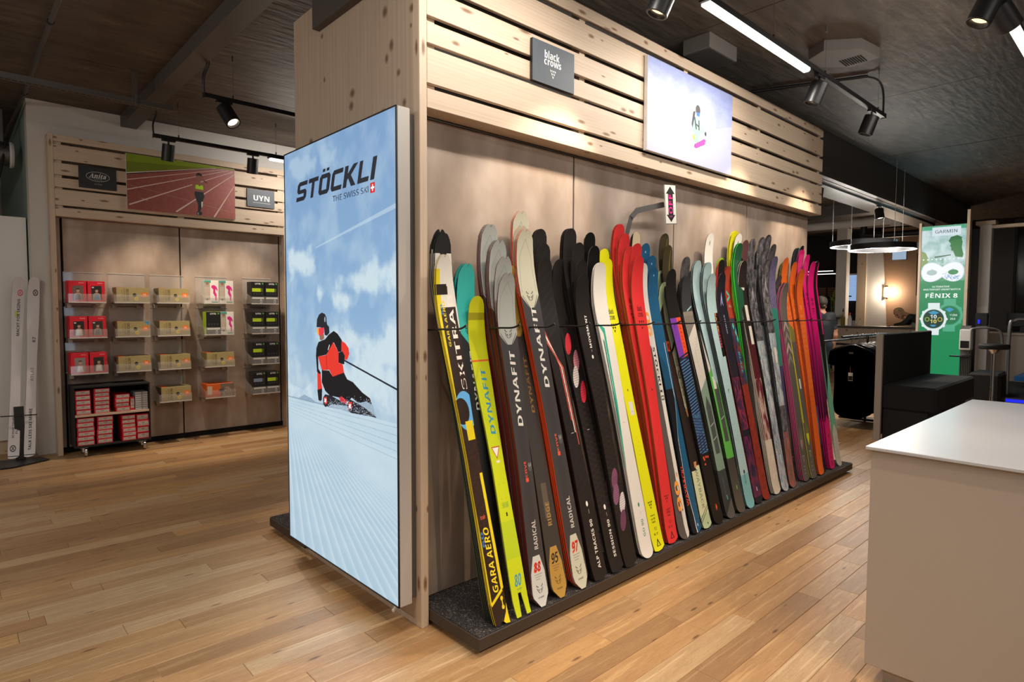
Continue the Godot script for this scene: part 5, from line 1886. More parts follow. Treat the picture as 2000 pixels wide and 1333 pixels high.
	product_box("orange_carton", "orange and brown carton with a black handle slot on the lowest shelf", "carton", "", (TRAY_X[3][0] + TRAY_X[3][1]) * 0.5, TRAY_Y[3] + 0.0055, -4.932, Vector3(0.285, 0.150, 0.2), orange, face_mat("orange_print", im))

func build_cart() -> void:
	var x0 := -0.672
	var x1 := -0.024
	var zb := -5.16
	var zf := -4.852
	var t := thing("box_cart", "black two-tier cart on casters holding small red cartons", "cart")
	box_part("top_panel", t, M.black_matt, x0, x1, 0.672, 0.69, zb, zf, 0.001)
	box_part("bottom_panel", t, M.black_matt, x0, x1, 0.095, 0.113, zb, zf, 0.001)
	box_part("side_panel", t, M.black_matt, x0, x0 + 0.012, 0.113, 0.672, zb, zf, 0.001)
	box_part("side_panel", t, M.black_matt, x1 - 0.012, x1, 0.113, 0.672, zb, zf, 0.001)
	box_part("back_panel", t, M.black_matt, x0 + 0.012, x1 - 0.012, 0.113, 0.672, zb, zb + 0.008)
	box_part("shelf", t, M.spruce_x, x0 + 0.012, x1 - 0.012, 0.392, 0.414, zb + 0.01, zf, 0.001)
	for x in [x0 + 0.08, x1 - 0.07]:
		for z in [zb + 0.05, zf - 0.04]:
			var c := part("caster", box_mesh(Vector3(0.06, 0.008, 0.06), 0.001), M.dull_metal, t, Vector3(x, 0.091, z))
			part("fork", box_mesh(Vector3(0.034, 0.045, 0.03), 0.002), M.chrome, c, Vector3(0, -0.024, 0))
			lathe_part("wheel", c, M.chrome, [Vector2(0, -0.014), Vector2(0.036, -0.014), Vector2(0.042, -0.008), Vector2(0.042, 0.008), Vector2(0.036, 0.014), Vector2(0, 0.014)], Vector3(0.01, -0.048, 0.012), Basis(Vector3.FORWARD, PI / 2), 16)
	# small red cartons: [x0, x1, count, box height, shelf height, stack name]
	var im := Image.create(128, 40, false, Image.FORMAT_RGB8)
	im.fill(hexc("c8102a"))
	im.fill_rect(Rect2i(10, 5, 112, 29), hexc("c2b8b0"))
	draw_text(im, "Anita", Vector2(66, 14), Vector2(34, 8), 0, hexc("7a1420"), 0.2, "Droid Serif")
	for i in 3:
		im.fill_rect(Rect2i(16 + i * 36, 24, 28, 4), hexc("8a827c"))
	var rf := face_mat("red_end_print", im)
	im = Image.create(128, 30, false, Image.FORMAT_RGB8)
	im.fill(hexc("b4b2b2"))
	im.fill_rect(Rect2i(0, 26, 128, 4), hexc("5a5858"))
	im.fill_rect(Rect2i(60, 4, 20, 20), hexc("7c7a7c"))
	var gf := face_mat("grey_end_print", im)
	var grey := mat("grey_card", hexc("9a9898"), 0.5)
	var st := [[-0.655, -0.530, 5, 0.047, 0.4145, "upper tier beside the post"], [-0.505, -0.374, 6, 0.0405, 0.4145, "upper tier, second stack from the post"], [-0.328, -0.204, 4, 0.043, 0.4145, "upper tier, low third stack"], [-0.650, -0.508, 6, 0.0445, 0.1135, "lower tier beside the post"], [-0.486, -0.354, 6, 0.0445, 0.1135, "lower tier, second stack from the post"], [-0.278, -0.156, 6, 0.0425, 0.1135, "lower tier, third stack from the post"], [-0.150, -0.040, 4, 0.063, 0.1135, "lower tier, stack of thick cartons"]]
	for s in st:
		for k in s[2]:
			var jx := rng.randf_range(-0.003, 0.003)
			product_box("red_carton", "small red carton, %s from the bottom, %s" % [ORD[k], s[5]], "carton", "small red cartons on the cart", (s[0] + s[1]) * 0.5 + jx, s[4] + k * s[3], zf - 0.012 + rng.randf_range(-0.008, 0.006), Vector3(s[1] - s[0], s[3] - 0.0006, 0.24), M.red_card, rf)
	product_box("red_carton", "small red carton standing on end beside the grey cartons", "carton", "small red cartons on the cart", -0.178, 0.4145, zf - 0.03, Vector3(0.038, 0.135, 0.24), M.red_card, rf)
	for k in 8:
		product_box("grey_carton", "flat grey carton, %s from the bottom of its stack on the upper tier" % ORD[k], "carton", "flat grey cartons on the cart", -0.098, 0.4145 + k * 0.0225, zf - 0.02, Vector3(0.112, 0.0219, 0.22), grey, gf)

func build_ski_stand() -> void:
	var t := thing("ski_stand", "black metal floor stand holding two white skis by the wall", "stand")
	var b := MB.new()
	b.prism([Vector2(-1.34, -4.80), Vector2(-1.14, -4.78), Vector2(-0.86, -4.93), Vector2(-0.92, -5.10), Vector2(-1.30, -5.16)], 0.01, Transform3D(Basis(Vector3.RIGHT, Vector3.BACK, Vector3.DOWN), Vector3(0, 0.016, 0)))
	part("foot_plate", b.mesh(), M.black_metal, t)
	part("upright", box_mesh(Vector3(0.075, 0.50, 0.012), 0.001), M.black_metal, t, Vector3(-1.062, 0.266, -5.10), Basis(Vector3.RIGHT, -0.06))
	tube_part("tie_rod", t, M.black_metal, [Vector3(-1.20, 0.44, -5.07), Vector3(-0.93, 0.43, -5.07)], 0.005)
	mat("white_ski", hexc("dddadb"), 0.4)
	for k in 2:
		var im := Image.create(128, 2048, false, Image.FORMAT_RGB8)
		var a := Art.new(im, self)
		a.fill("d6d3d6")
		fill_disc(im, a.P(14, 1.60), Vector2(20, 36), hexc("d8404c") if k == 0 else hexc("1c1c1e"))
		fill_disc(im, a.P(14, 1.60), Vector2(14, 26), hexc("d6d3d6"))
		a.across("X", 14, 1.60, 20, 0.03, "d8404c" if k == 0 else "1c1c1e")
		if k == 0:
			a.band(1.36, 1.42, "c8d44a", -20, 4)
			a.along("MACHT FOR SKIING", 6, 1.36, 0.36, 22, "1d1d1f")
			a.along("SCHUH TIGHT", -8, 0.30, 0.20, 17, "1d1d1f")
			a.along("FLEX NO 1", 18, 0.33, 0.18, 17, "1d1d1f")
			fill_disc(im, a.P(-6, 0.10), Vector2(22, 38), hexc("1c1c1e"))
			fill_disc(im, a.P(-6, 0.10), Vector2(16, 28), hexc("d6d3d6"))
			a.across("X", -6, 0.10, 22, 0.034, "1c1c1e")
		else:
			a.along("R7", 12, 1.14, 0.05, 24, "1d1d1f")
			a.along("ATLAS", 4, 0.80, 0.13, 24, "8a8684")
			a.along("TALK LESS SKI MORE", 0, 0.27, 0.40, 22, "1d1d1f")
		a.band(0.0, 0.03, "2a2a2c")
		a.band(0.0, 0.022, "d6d3d6")
		var me := ski_mesh("stand", 1.72)
		var s := thing("ski", ["white ski with a red round logo and hand lettering, left on the black floor stand", "white ski with a black round logo and hand lettering, beside the display wall"][k], "ski", Vector3.ZERO, 0.0, "white skis on the floor stand")
		part("top_sheet", me[0], face_mat("white_ski_print_%d" % k, im, 0.4), s)
		part("sidewall", me[1], M.black_metal, s)
		part("base", me[2], M.black_metal, s)
		var tail: Vector3 = [Vector3(-1.118, 0.03, -5.07), Vector3(-1.0, 0.03, -5.06)][k]
		var tip: Vector3 = [Vector3(-1.018, 1.683, -5.27), Vector3(-0.905, 1.683, -5.235)][k]
		var yv := (tip - tail).normalized()
		var zv := (Vector3.BACK - yv * yv.z).normalized()
		s.transform = Transform3D(Basis(yv.cross(zv), yv, zv), tail)
	# tall white cupboard in the recess
	var c := thing("white_cupboard", "plain white cupboard in the recess beside the white wall", "cupboard")
	box_part("body", c, M.white_plastic, -2.2, -0.925, 0.14, 2.34, -6.1, -5.5, 0.003)
	box_part("plinth", c, M.spruce_x, -2.2, -0.93, 0.0, 0.14, -6.1, -5.53, 0.002)


# ---------------------------------------------------------------- things under the ceiling
func track_spot(x: float, y: float, z: float, aim: Vector3, label: String, on: bool, energy: float, angle := 30.0, len_ := 0.15, rad := 0.055) -> void:
	# y: underside of the track
	var t := thing("track_spotlight", label, "spotlight", Vector3.ZERO, 0.0, "black track spotlights")
	box_part("adapter", t, M.black_metal, x - 0.06, x + 0.06, y - 0.018, y, z - 0.016, z + 0.016, 0.002)
	tube_part("stem", t, M.black_metal, [Vector3(x, y - 0.01, z), Vector3(x, y - 0.055, z)], 0.009)
	var pivot := Vector3(x, y - 0.055, z)
	var d := (aim - pivot).normalized()
	var B := aimed(d)
	var at := pivot - d * 0.01
	lathe_part("housing", t, M.black_metal, [Vector2(0, 0), Vector2(rad - 0.004, 0), Vector2(rad, 0.004), Vector2(rad, len_ - 0.002), Vector2(rad - 0.002, len_), Vector2(rad * 0.80, len_), Vector2(rad * 0.72, len_ - 0.016), Vector2(rad * 0.72, len_ - 0.03)], at, B, 24)
	lathe_part("lens", t, M.lens_bright if on else M.lens_lit, [Vector2(rad * 0.72, len_ - 0.024), Vector2(0, len_ - 0.022)], at, B, 24)
	lathe_part("joint", t, M.black_metal, [Vector2(0, -0.012), Vector2(0.012, -0.012), Vector2(0.012, 0.012), Vector2(0, 0.012)], pivot, Basis(Vector3.FORWARD, PI / 2), 12)
	if energy > 0.0:
		spot_light(at + d * (len_ - 0.012), aim, energy, angle)

func track(label: String, x0: float, x1: float, y: float, z: float, wires: Array) -> Node3D:
	var t := thing("lighting_track", label, "lighting track")
	box_part("rail", t, M.black_metal, x0, x1, y, y + 0.034, z - 0.018, z + 0.018, 0.002)
	for x in [x0, x1]:
		box_part("end_cap", t, M.black_metal, x - 0.004, x + 0.004, y - 0.004, y + 0.036, z - 0.02, z + 0.02, 0.001)
	for x in wires:
		tube_part("wire", t, M.galvanised, [Vector3(x, y + 0.034, z), Vector3(x, H - 0.003, z)], 0.0012, 5)
		tube_part("wire_grip", t, M.dull_metal, [Vector3(x, H - 0.045, z), Vector3(x, H - 0.003, z)], 0.006, 8)
		tube_part("wire_grip", t, M.black_metal, [Vector3(x, y + 0.034, z), Vector3(x, y + 0.06, z)], 0.006, 8)
	return t

func tube_lamp(label: String, x0: float, x1: float, y: float, z: float) -> Node3D:   # hangs under the track whose underside is y
	var t := thing("led_tube_lamp", label, "tube light", Vector3.ZERO, 0.0, "white led tubes on the tracks")
	box_part("tray", t, M.black_metal, x0 - 0.02, x1 + 0.02, y - 0.012, y, z - 0.03, z + 0.03, 0.002)
	var b := MB.new()
	var yy := y - 0.012
	b.prism([Vector2(-0.026, 0), Vector2(0.026, 0), Vector2(0.026, -0.014), Vector2(0.016, -0.024), Vector2(-0.016, -0.024), Vector2(-0.026, -0.014)], x1 - x0, Transform3D(Basis(Vector3(0, 0, -1), Vector3.UP, Vector3.RIGHT), Vector3(x0, yy, z)))
	part("light_diffuser", b.mesh(), M.led_tube, t)
	return t

func build_ceiling_things() -> void:
	var y := 3.08
	# over the ski rack
	var t := track("long black ceiling track hung over the ski rack", -1.2, 4.36, y, 0.52, [0.4, 2.25, 3.074, 4.206])
	tube_part("feed_cable", t, M.black_metal, bend([Vector3(4.34, 3.11, 0.52), Vector3(4.36, 3.3, 0.51), Vector3(4.33, 3.40, 0.48), Vector3(4.25, 3.425, 0.42)], 6), 0.008)
	tube_part("feed_conduit", t, M.black_metal, [Vector3(4.25, 3.43, 0.42), Vector3(3.9, 3.43, -0.42)], 0.014)
	tube_lamp("long white tube light over the ski rack, seen whole", 1.45, 2.75, y, 0.52)
	tube_lamp("white tube light over the poster end of the rack, above the frame", -0.45, 0.85, y, 0.52)
	track_spot(1.10, y, 0.52, Vector3(0.75, 1.55, 0.0), "black spotlight left of the tube light over the ski rack", false, 2.2, 34)
	track_spot(2.98, y, 0.52, Vector3(2.75, 1.50, 0.0), "black spotlight right of the tube light over the ski rack", false, 2.0, 34)
	track_spot(4.06, y, 0.52, Vector3(3.95, 1.5, 0.0), "black spotlight at the end of the track over the rack", false, 2.4, 34)
	track_spot(-0.75, y, 0.52, Vector3(-0.4, 0.5, 0.6), "black spotlight hung near the poster end of the rack", false, 1.6, 34)
	# second track, towards the counter
	t = track("black ceiling track hung over the white counter", 1.3, 4.8, y, 1.575, [2.0, 4.3])
	tube_lamp("white tube light over the white counter, cut by the frame", 2.58, 4.0, y, 1.575)
	track_spot(2.36, y, 1.575, Vector3(1.9, 1.2, 0.9), "black spotlight tilted towards the rack beside the counter's tube light", false, 1.4, 36)
	track_spot(2.50, y, 1.575, Vector3(4.6, 1.0, 2.6), "black spotlight tilted away from the rack beside the counter's tube light", false, 0.4, 36)
	# the two tracks by the underwear wall
	t = track("black ceiling track between the poster and the underwear wall", -0.02, 2.9, y, -2.90, [0.199, 2.4])
	tube_part("feed_cable", t, M.black_metal, bend([Vector3(-0.015, 3.1, -2.90), Vector3(-0.02, 3.22, -2.88), Vector3(0.01, 3.33, -2.84), Vector3(-0.05, 3.40, -2.6)], 6), 0.007)
	tube_part("feed_cable", t, M.black_metal, bend([Vector3(-0.01, 3.1, -2.91), Vector3(-0.03, 3.22, -2.89), Vector3(-0.005, 3.33, -2.85), Vector3(-0.05, 3.40, -2.62)], 6), 0.006)
	track_spot(0.13, y, -2.90, Vector3(0.42, 2.1, -2.25), "black spotlight with its bright lens showing, before the underwear wall", true, 3.0, 30, 0.17, 0.058)
	t = track("black ceiling track close before the underwear wall", -0.03, 3.0, y, -4.42, [0.191, 1.147])
	tube_part("feed_cable", t, M.black_metal, bend([Vector3(-0.025, 3.1, -4.42), Vector3(-0.03, 3.2, -4.42), Vector3(0.0, 3.3, -4.42), Vector3(-0.01, 3.36, -4.4)], 6), 0.008)
	tube_lamp("white tube light half hidden by the poster box", 1.08, 2.42, y, -4.42)
	track_spot(0.10, y, -4.42, Vector3(0.02, 0.9, -4.95), "black spotlight hanging before the runner picture", false, 2.4, 34, 0.16)
	track_spot(0.90, y, -4.42, Vector3(0.92, 0.9, -4.95), "black spotlight hanging right of the runner picture", false, 2.6, 34, 0.16)
	# lights over the shop floor behind the camera
	for z in [1.0, -2.2]:
		t = track("black ceiling track over the entrance aisle, %s" % ["nearer the door", "nearer the white cupboard"][0 if z > 0 else 1], -0.9, 0.9, y, 0, [-0.8, 0.8])
		t.transform = Transform3D(Basis(Vector3.UP, PI / 2), Vector3(-3.4, 0, z))
		t = tube_lamp("white tube light over the entrance aisle, %s" % ["nearer the door", "nearer the white cupboard"][0 if z > 0 else 1], -0.7, 0.7, y, 0)
		t.transform = Transform3D(Basis(Vector3.UP, PI / 2), Vector3(-3.4, 0, z))
	track("black ceiling track over the open shop floor", -2.5, 3.0, y, 3.5, [-2, 2.5])
	tube_lamp("white tube light over the open shop floor near the door", -1.9, -0.5, y, 3.5)
	tube_lamp("white tube light over the open shop floor before the rack", 0.7, 2.1, y, 3.5)
	track_spot(-0.2, y, 3.5, Vector3(0.0, 0.0, 1.3), "black spotlight over the open shop floor between two tubes", false, 3.0, 26)
	track_spot(0.5, y, 3.5, Vector3(0.95, 0.0, 0.9), "black spotlight over the open shop floor by the counter", false, 3.0, 24)
	# wire tray, pipe, duct in the left corner
	t = thing("cable_tray", "long perforated grey cable tray under the left ceiling", "cable tray")
	var b := MB.new()
	b.slab(-4.9, -0.02, 3.175, 3.18, -3.84, -3.76)
	b.slab(-4.9, -0.02, 3.18, 3.215, -3.84, -3.836)
	b.slab(-4.9, -0.02, 3.18, 3.215, -3.764, -3.76)
	part("tray", b.mesh(), M.galvanised, t)
	for k in 60:
		part("slot", box_mesh(Vector3(0.03, 0.001, 0.012), 0.0), M.dark_gap, t, Vector3(-2.6 + k * 0.043, 3.1745, -3.80))
	for x in [-0.30, -2.4]:
		part("hanger", box_mesh(Vector3(0.04, 0.28, 0.022), 0.001), M.beam_dark, t, Vector3(x, 3.31, -3.80))
		for z in [-3.85, -3.75]:
			part("hanger_clip", box_mesh(Vector3(0.02, 0.09, 0.006), 0.001), M.galvanised, t, Vector3(x, 3.2, z))
	t = thing("conduit_pipe", "thin grey conduit pipe running along the left ceiling", "pipe")
	tube_part("pipe", t, M.galvanised, [Vector3(-0.95, 3.39, 3.5), Vector3(-0.95, 3.39, -5.1), Vector3(-1.0, 3.34, -6.6)], 0.016, 10)
	for z in [0.5, -1.4, -3.0, -4.9]:
		tube_part("pipe_clamp", t, M.black_metal, [Vector3(-0.95, 3.39, z - 0.01), Vector3(-0.95, 3.39, z + 0.01)], 0.022, 12)
		tube_part("clamp_rod", t, M.black_metal, [Vector3(-0.95, 3.40, z), Vector3(-0.95, 3.445, z)], 0.005, 6)
	t = thing("air_duct", "dark round air duct with a white end ring in the left corner", "duct")
	tube_part("duct", t, M.galvanised, [Vector3(-4.5, 2.98, -5.75), Vector3(-1.02, 2.98, -5.75)], 0.115, 24)
	lathe_part("end_ring", t, M.white_paint, [Vector2(0, 0), Vector2(0.125, 0), Vector2(0.13, 0.015), Vector2(0.12, 0.035), Vector2(0.10, 0.04), Vector2(0, 0.03)], Vector3(-1.02, 2.98, -5.75), Basis(Vector3.FORWARD, PI / 2), 24)
	part("bracket", box_mesh(Vector3(0.04, 0.32, 0.03), 0.002), M.galvanised, t, Vector3(-1.08, 3.26, -5.75))
	tube_part("cable", t, M.black_metal, bend([Vector3(-1.05, 3.1, -5.66), Vector3(-1.12, 2.7, -5.62), Vector3(-1.25, 2.55, -5.6), Vector3(-1.7, 2.5, -5.6)], 6), 0.012)
	# box with a louvred face on the ceiling, right
	t = thing("ceiling_vent", "square grey vent box with a louvred corner on the dark ceiling", "vent")
	b = MB.new()
	b.prism([Vector2(3.30, 0.42), Vector2(3.46, 0.62), Vector2(3.74, 0.66), Vector2(3.78, 0.44), Vector2(3.62, 0.28), Vector2(3.40, 0.27)], 0.075, Transform3D(Basis(Vector3.RIGHT, Vector3.BACK, Vector3.DOWN), Vector3(0, H - 0.001, 0)))
	part("housing", b.mesh(), M.vent_grey, t)
	for k in 9:
		part("louvre", box_mesh(Vector3(0.15, 0.004, 0.006), 0.0), M.dark_gap, t, Vector3(3.66, H - 0.0775, 0.43 + k * 0.018))
	t = thing("junction_box", "small grey box on the ceiling just above the slatted header", "junction box")
	box_part("housing", t, M.vent_grey, 2.55, 2.95, H - 0.11, H - 0.001, -0.30, -0.08, 0.004)
	box_part("cover", t, M.beam_dark, 2.57, 2.93, H - 0.114, H - 0.11, -0.29, -0.09, 0.001)
	# under the downstand beam
	t = thing("lighting_track", "black track fixed along the underside of the dark beam", "lighting track")
	box_part("rail", t, M.black_metal, 4.4, 11.0, 2.915, 2.948, -0.62, -0.585, 0.002)
	box_part("carrier_strip", t, M.galvanised, 4.4, 11.0, 2.944, 2.9495, -0.70, -0.52, 0.0)
	track_spot(5.95, 2.915, -0.60, Vector3(5.9, 1.0, -0.75), "black spotlight under the dark beam close to the rack's end", false, 2.0, 30)
	track_spot(8.1, 2.915, -0.60, Vector3(7.7, 1.0, -0.2), "black spotlight with lit lens under the middle of the dark beam", true, 4.0, 34)
	track_spot(10.9, 2.915, -0.60, Vector3(11.1, 1.0, -0.4), "black spotlight under the dark beam before the green watch sign", false, 1.0, 30)

# ---------------------------------------------------------------- right-hand side of the shop
func build_right_side() -> void:
	# white counter in front
	var t := thing("sales_counter", "large plain counter with a thin white top and warm grey front in the right corner", "counter")
	box_part("top", t, M.counter_top, 1.04, 2.88, 0.917, 0.93, 1.473, 3.4, 0.002)
	box_part("body", t, M.counter_grey, 1.06, 2.86, 0.07, 0.917, 1.488, 3.38, 0.002)
	box_part("kickboard", t, M.counter_grey, 1.11, 2.80, 0.0, 0.07, 1.54, 3.3)
	# bench with a high back
	t = thing("sofa_bench", "black upholstered bench with a high straight back and a light end board", "bench")
	box_part("end_board", t, M.counter_grey, 6.03, 6.07, 0.0, 1.185, 0.03, 0.095, 0.002)
	box_part("back", t, M.fabric_black, 6.07, 8.07, 0.06, 1.19, 0.035, 0.09, 0.012)
	box_part("seat", t, M.fabric_black, 6.07, 7.9, 0.36, 0.63, 0.09, 0.60, 0.02)
	box_part("plinth", t, M.black_matt, 6.10, 7.85, 0.0, 0.36, 0.10, 0.52, 0.004)
	for x in [6.9, 7.5]:
		box_part("drawer_front", t, M.counter_grey, x, x + 0.45, 0.06, 0.14, 0.52, 0.524, 0.001)
	build_clothes_rack()
	build_bar()
	build_watch_sign()
	build_run_lab()
	build_back_wall()

func build_clothes_rack() -> void:
	var t := thing("clothes_rack", "black steel clothes rack standing behind the bench", "clothes rack")
	var z := -0.43
	tube_part("rail", t, M.black_metal, [Vector3(6.35, 1.13, z), Vector3(8.0, 1.13, z)], 0.014)
	tube_part("rail", t, M.black_metal, [Vector3(6.35, 1.07, z - 0.22), Vector3(8.0, 1.07, z - 0.22)], 0.012)
	for x in [7.25, 7.95]:
		tube_part("leg", t, M.black_metal, [Vector3(x, 0.0, z), Vector3(x, 1.13, z)], 0.016)
		tube_part("foot_bar", t, M.black_metal, [Vector3(x, 0.02, z + 0.2), Vector3(x, 0.02, z - 0.32)], 0.014)
		tube_part("cross_arm", t, M.black_metal, [Vector3(x, 1.07, z - 0.22), Vector3(x, 1.10, z)], 0.012)
	var n := 12
	var shirt := shirt_mesh()
	for i in n:
		var x := 6.62 + i * 0.095
		var zz := z + rng.randf_range(-0.02, 0.03)
		var hg := thing("clothes_hanger", "chrome clothes hanger, %s from the near end of the black clothes rack" % (ORD[i] if i < 10 else ["eleventh", "twelfth"][i - 10]), "hanger", Vector3(x, 0, zz), 0.0, "hangers on the black rack")
		tube_part("hook", hg, M.chrome, bend([Vector3(0, 1.128, -0.014), Vector3(0, 1.148, 0.0), Vector3(0, 1.125, 0.018), Vector3(0, 1.06, 0.004), Vector3(0, 1.03, 0)], 4), 0.0035, 6)
		tube_part("shoulder_bar", hg, M.chrome, bend([Vector3(0, 0.955, -0.20), Vector3(0, 1.01, -0.08), Vector3(0, 1.03, 0), Vector3(0, 1.01, 0.08), Vector3(0, 0.955, 0.20)], 4), 0.006, 6)
		var s := thing("black_garment", "long black garment on a chrome hanger, %s from the near end of the rack" % (ORD[i] if i < 10 else ["eleventh", "twelfth"][i - 10]), "garment", Vector3(x, 0, zz), 0.0, "black garments on the rack")
		part("fabric", shirt, M.fabric_black, s)
		if i == 0:
			part("neck_label", box_mesh(Vector3(0.002, 0.022, 0.05), 0.0), M.galvanised, s, Vector3(-0.045, 0.93, -0.0))
			part("price_tag", box_mesh(Vector3(0.002, 0.10, 0.05), 0.0), M.white_plastic, s, Vector3(-0.07, 0.64, 0.01))
			part("price_tag_print", box_mesh(Vector3(0.002, 0.055, 0.046), 0.0), M.black_metal, s, Vector3(-0.0715, 0.622, 0.01))
			tube_part("tag_string", s, M.orange_card, [Vector3(-0.062, 0.76, 0.0), Vector3(-0.07, 0.69, 0.01)], 0.002, 5)

func shirt_mesh() -> ArrayMesh:
	# a hanging garment: outline in z (width) and y, given soft folds along x
	var rows := [[1.015, 0.055, 0.014], [1.0, 0.11, 0.018], [0.975, 0.19, 0.024], [0.94, 0.245, 0.028], [0.86, 0.262, 0.03], [0.77, 0.262, 0.03], [0.755, 0.19, 0.036], [0.62, 0.185, 0.042], [0.46, 0.185, 0.044], [0.32, 0.19, 0.044], [0.22, 0.19, 0.042], [0.155, 0.165, 0.036], [0.115, 0.09, 0.022], [0.11, 0.01, 0.004]]
	var b := MB.new()
	var seg := 28
	for r in rows.size():
		for s in seg + 1:
			var a := TAU * s / seg
			var q: Array = rows[r]
			var fold := 1.0 + 0.25 * sin(a * 5.0 + r * 0.5) * (1.0 if r > 2 else 0.2)
			var p := Vector3(sin(a) * q[2] * fold, q[0], -cos(a) * q[1])
			b.vert(p, Vector3(sin(a) / q[2], 0.0, -cos(a) / q[1]).normalized(), Vector2.ZERO)
	for r in rows.size() - 1:
		for s in seg:
			var i := r * (seg + 1) + s
			b.tri_i(i, i + seg + 1, i + seg + 2)
			b.tri_i(i, i + seg + 2, i + 1)
	return b.mesh()

func build_bar() -> void:
	var t := thing("bar_counter", "wood-fronted bar counter with a dark top at the back of the shop", "bar counter")
	box_part("top", t, M.beam_dark, 13.42, 14.05, 1.065, 1.10, -3.1, -1.28, 0.004)
	box_part("front", t, M.spruce_side, 13.5, 13.54, 0.10, 1.065, -3.06, -1.31, 0.003)
	box_part("body", t, M.spruce_side, 13.54, 14.0, 0.05, 1.065, -3.05, -1.32, 0.003)
	box_part("kickboard", t, M.black_matt, 13.56, 13.98, 0.0, 0.10, -3.04, -1.33)
	box_part("groove", t, M.dark_gap, 13.494, 13.5, 0.66, 0.70, -3.06, -1.31)
	var oil := mat("oil_bottle", Color(0.55, 0.5, 0.05, 0.35), 0.08)
	oil.transparency = BaseMaterial3D.TRANSPARENCY_ALPHA
	var oilfill := mat("oil_fill", hexc("8a8416"), 0.3)
	t = thing("oil_bottle", "clear bottle of yellow-green oil with a black pourer on the bar", "bottle", Vector3(13.62, 1.10, -2.90))
	lathe_part("bottle", t, oil, [Vector2(0, 0), Vector2(0.045, 0), Vector2(0.045, 0.2), Vector2(0.018, 0.27), Vector2(0.016, 0.32), Vector2(0, 0.32)])
	lathe_part("oil", t, oilfill, [Vector2(0, 0.004), Vector2(0.041, 0.004), Vector2(0.041, 0.18), Vector2(0, 0.18)])
	lathe_part("pourer", t, M.black_metal, [Vector2(0, 0.32), Vector2(0.018, 0.32), Vector2(0.016, 0.37), Vector2(0.006, 0.40), Vector2(0, 0.40)])
	t = thing("vinegar_bottle", "white bottle with an orange cap beside the oil bottle", "bottle", Vector3(13.65, 1.10, -2.77))
	lathe_part("bottle", t, M.white_plastic, [Vector2(0, 0), Vector2(0.04, 0), Vector2(0.042, 0.15), Vector2(0.02, 0.24), Vector2(0, 0.24)])
	lathe_part("cap", t, M.orange_card, [Vector2(0, 0.24), Vector2(0.02, 0.24), Vector2(0.018, 0.30), Vector2(0, 0.30)])
	for k in 2:
		t = thing("drinking_glass", ["clear drinking glass on the bar right of the white bottle", "second clear drinking glass, farther from the white bottle"][k], "glass", Vector3(13.6 + 0.06 * k, 1.10, -2.66 + 0.1 * k), 0.0, "glasses on the bar")
		lathe_part("glass", t, M.acrylic, [Vector2(0, 0.002), Vector2(0.032, 0.0), Vector2(0.038, 0.12), Vector2(0.035, 0.12), Vector2(0.03, 0.008), Vector2(0, 0.008)])
	t = thing("tray_of_plates", "dark tray of pale plates held up on a stand at the bar's end", "tray", Vector3(13.75, 1.10, -3.08))
	lathe_part("stand", t, M.black_metal, [Vector2(0, 0), Vector2(0.09, 0), Vector2(0.02, 0.02), Vector2(0.015, 0.15), Vector2(0.06, 0.17), Vector2(0.17, 0.175), Vector2(0.17, 0.185), Vector2(0, 0.185)])
	for k in 4:
		lathe_part("plate", t, M.white_plastic, [Vector2(0, 0.186 + k * 0.014), Vector2(0.09, 0.186 + k * 0.014), Vector2(0.15, 0.204 + k * 0.014), Vector2(0.15, 0.208 + k * 0.014), Vector2(0.09, 0.192 + k * 0.014), Vector2(0, 0.192 + k * 0.014)])
	t = thing("folded_napkin", "folded red and white napkin on the bar before the man", "napkin", Vector3(13.56, 1.101, -3.0), 0.3)
	part("cloth", box_mesh(Vector3(0.12, 0.02, 0.16), 0.006), M.white_plastic, t, Vector3(0, 0.01, 0))
	part("stripe", box_mesh(Vector3(0.05, 0.022, 0.162), 0.006), M.red_card, t, Vector3(0.01, 0.0115, 0))
	# small pot plant
	t = thing("potted_plant", "small green plant in a pale pot on the bar beside the woman", "plant", Vector3(13.58, 1.10, -1.47))
	lathe_part("pot", t, mat("pot_glaze", hexc("8f9a86"), 0.6), [Vector2(0, 0), Vector2(0.045, 0), Vector2(0.055, 0.10), Vector2(0.048, 0.10), Vector2(0.045, 0.085), Vector2(0, 0.085)])
	var leafm := mat("leaf_green", hexc("5d6f4a"), 0.6)
	leafm.cull_mode = BaseMaterial3D.CULL_DISABLED
	for k in 16:
		leaf(t, Vector3(0, 0.09, 0), rng.randf() * TAU, rng.randf_range(0.5, 1.3), rng.randf_range(0.09, 0.16), 0.022, leafm)
	# tall plant in the corner
	t = thing("tall_plant", "tall green bamboo-like plant beside the white column", "plant", Vector3(14.72, 0, -3.42))
	lathe_part("pot", t, M.black_matt, [Vector2(0, 0), Vector2(0.15, 0), Vector2(0.19, 0.4), Vector2(0.17, 0.4), Vector2(0.16, 0.36), Vector2(0, 0.36)])
	var lm := mat("leaf_dark", hexc("6b7f22"), 0.5)
	for k in 60:
		var hy := rng.randf_range(0.5, 1.7)
		leaf(t, Vector3(rng.randf_range(-0.1, 0.1), hy, rng.randf_range(-0.1, 0.1)), rng.randf() * TAU, rng.randf_range(0.9, 1.5), rng.randf_range(0.22, 0.38), 0.03, lm)
	for k in 5:
		var dx := rng.randf_range(-0.1, 0.1)
		tube_part("stem", t, lm, [Vector3(dx, 0.36, 0.08 - 0.04 * k), Vector3(dx * 1.6, 1.75, 0.16 - 0.08 * k)], 0.01, 6)
	var petal := mat("flower_red", hexc("7c1c30"), 0.6)
	lathe_part("flower", t, petal, [Vector2(0, 0), Vector2(0.05, 0.02), Vector2(0.06, 0.07), Vector2(0.0, 0.1)], Vector3(0.02, 1.78, 0.1))
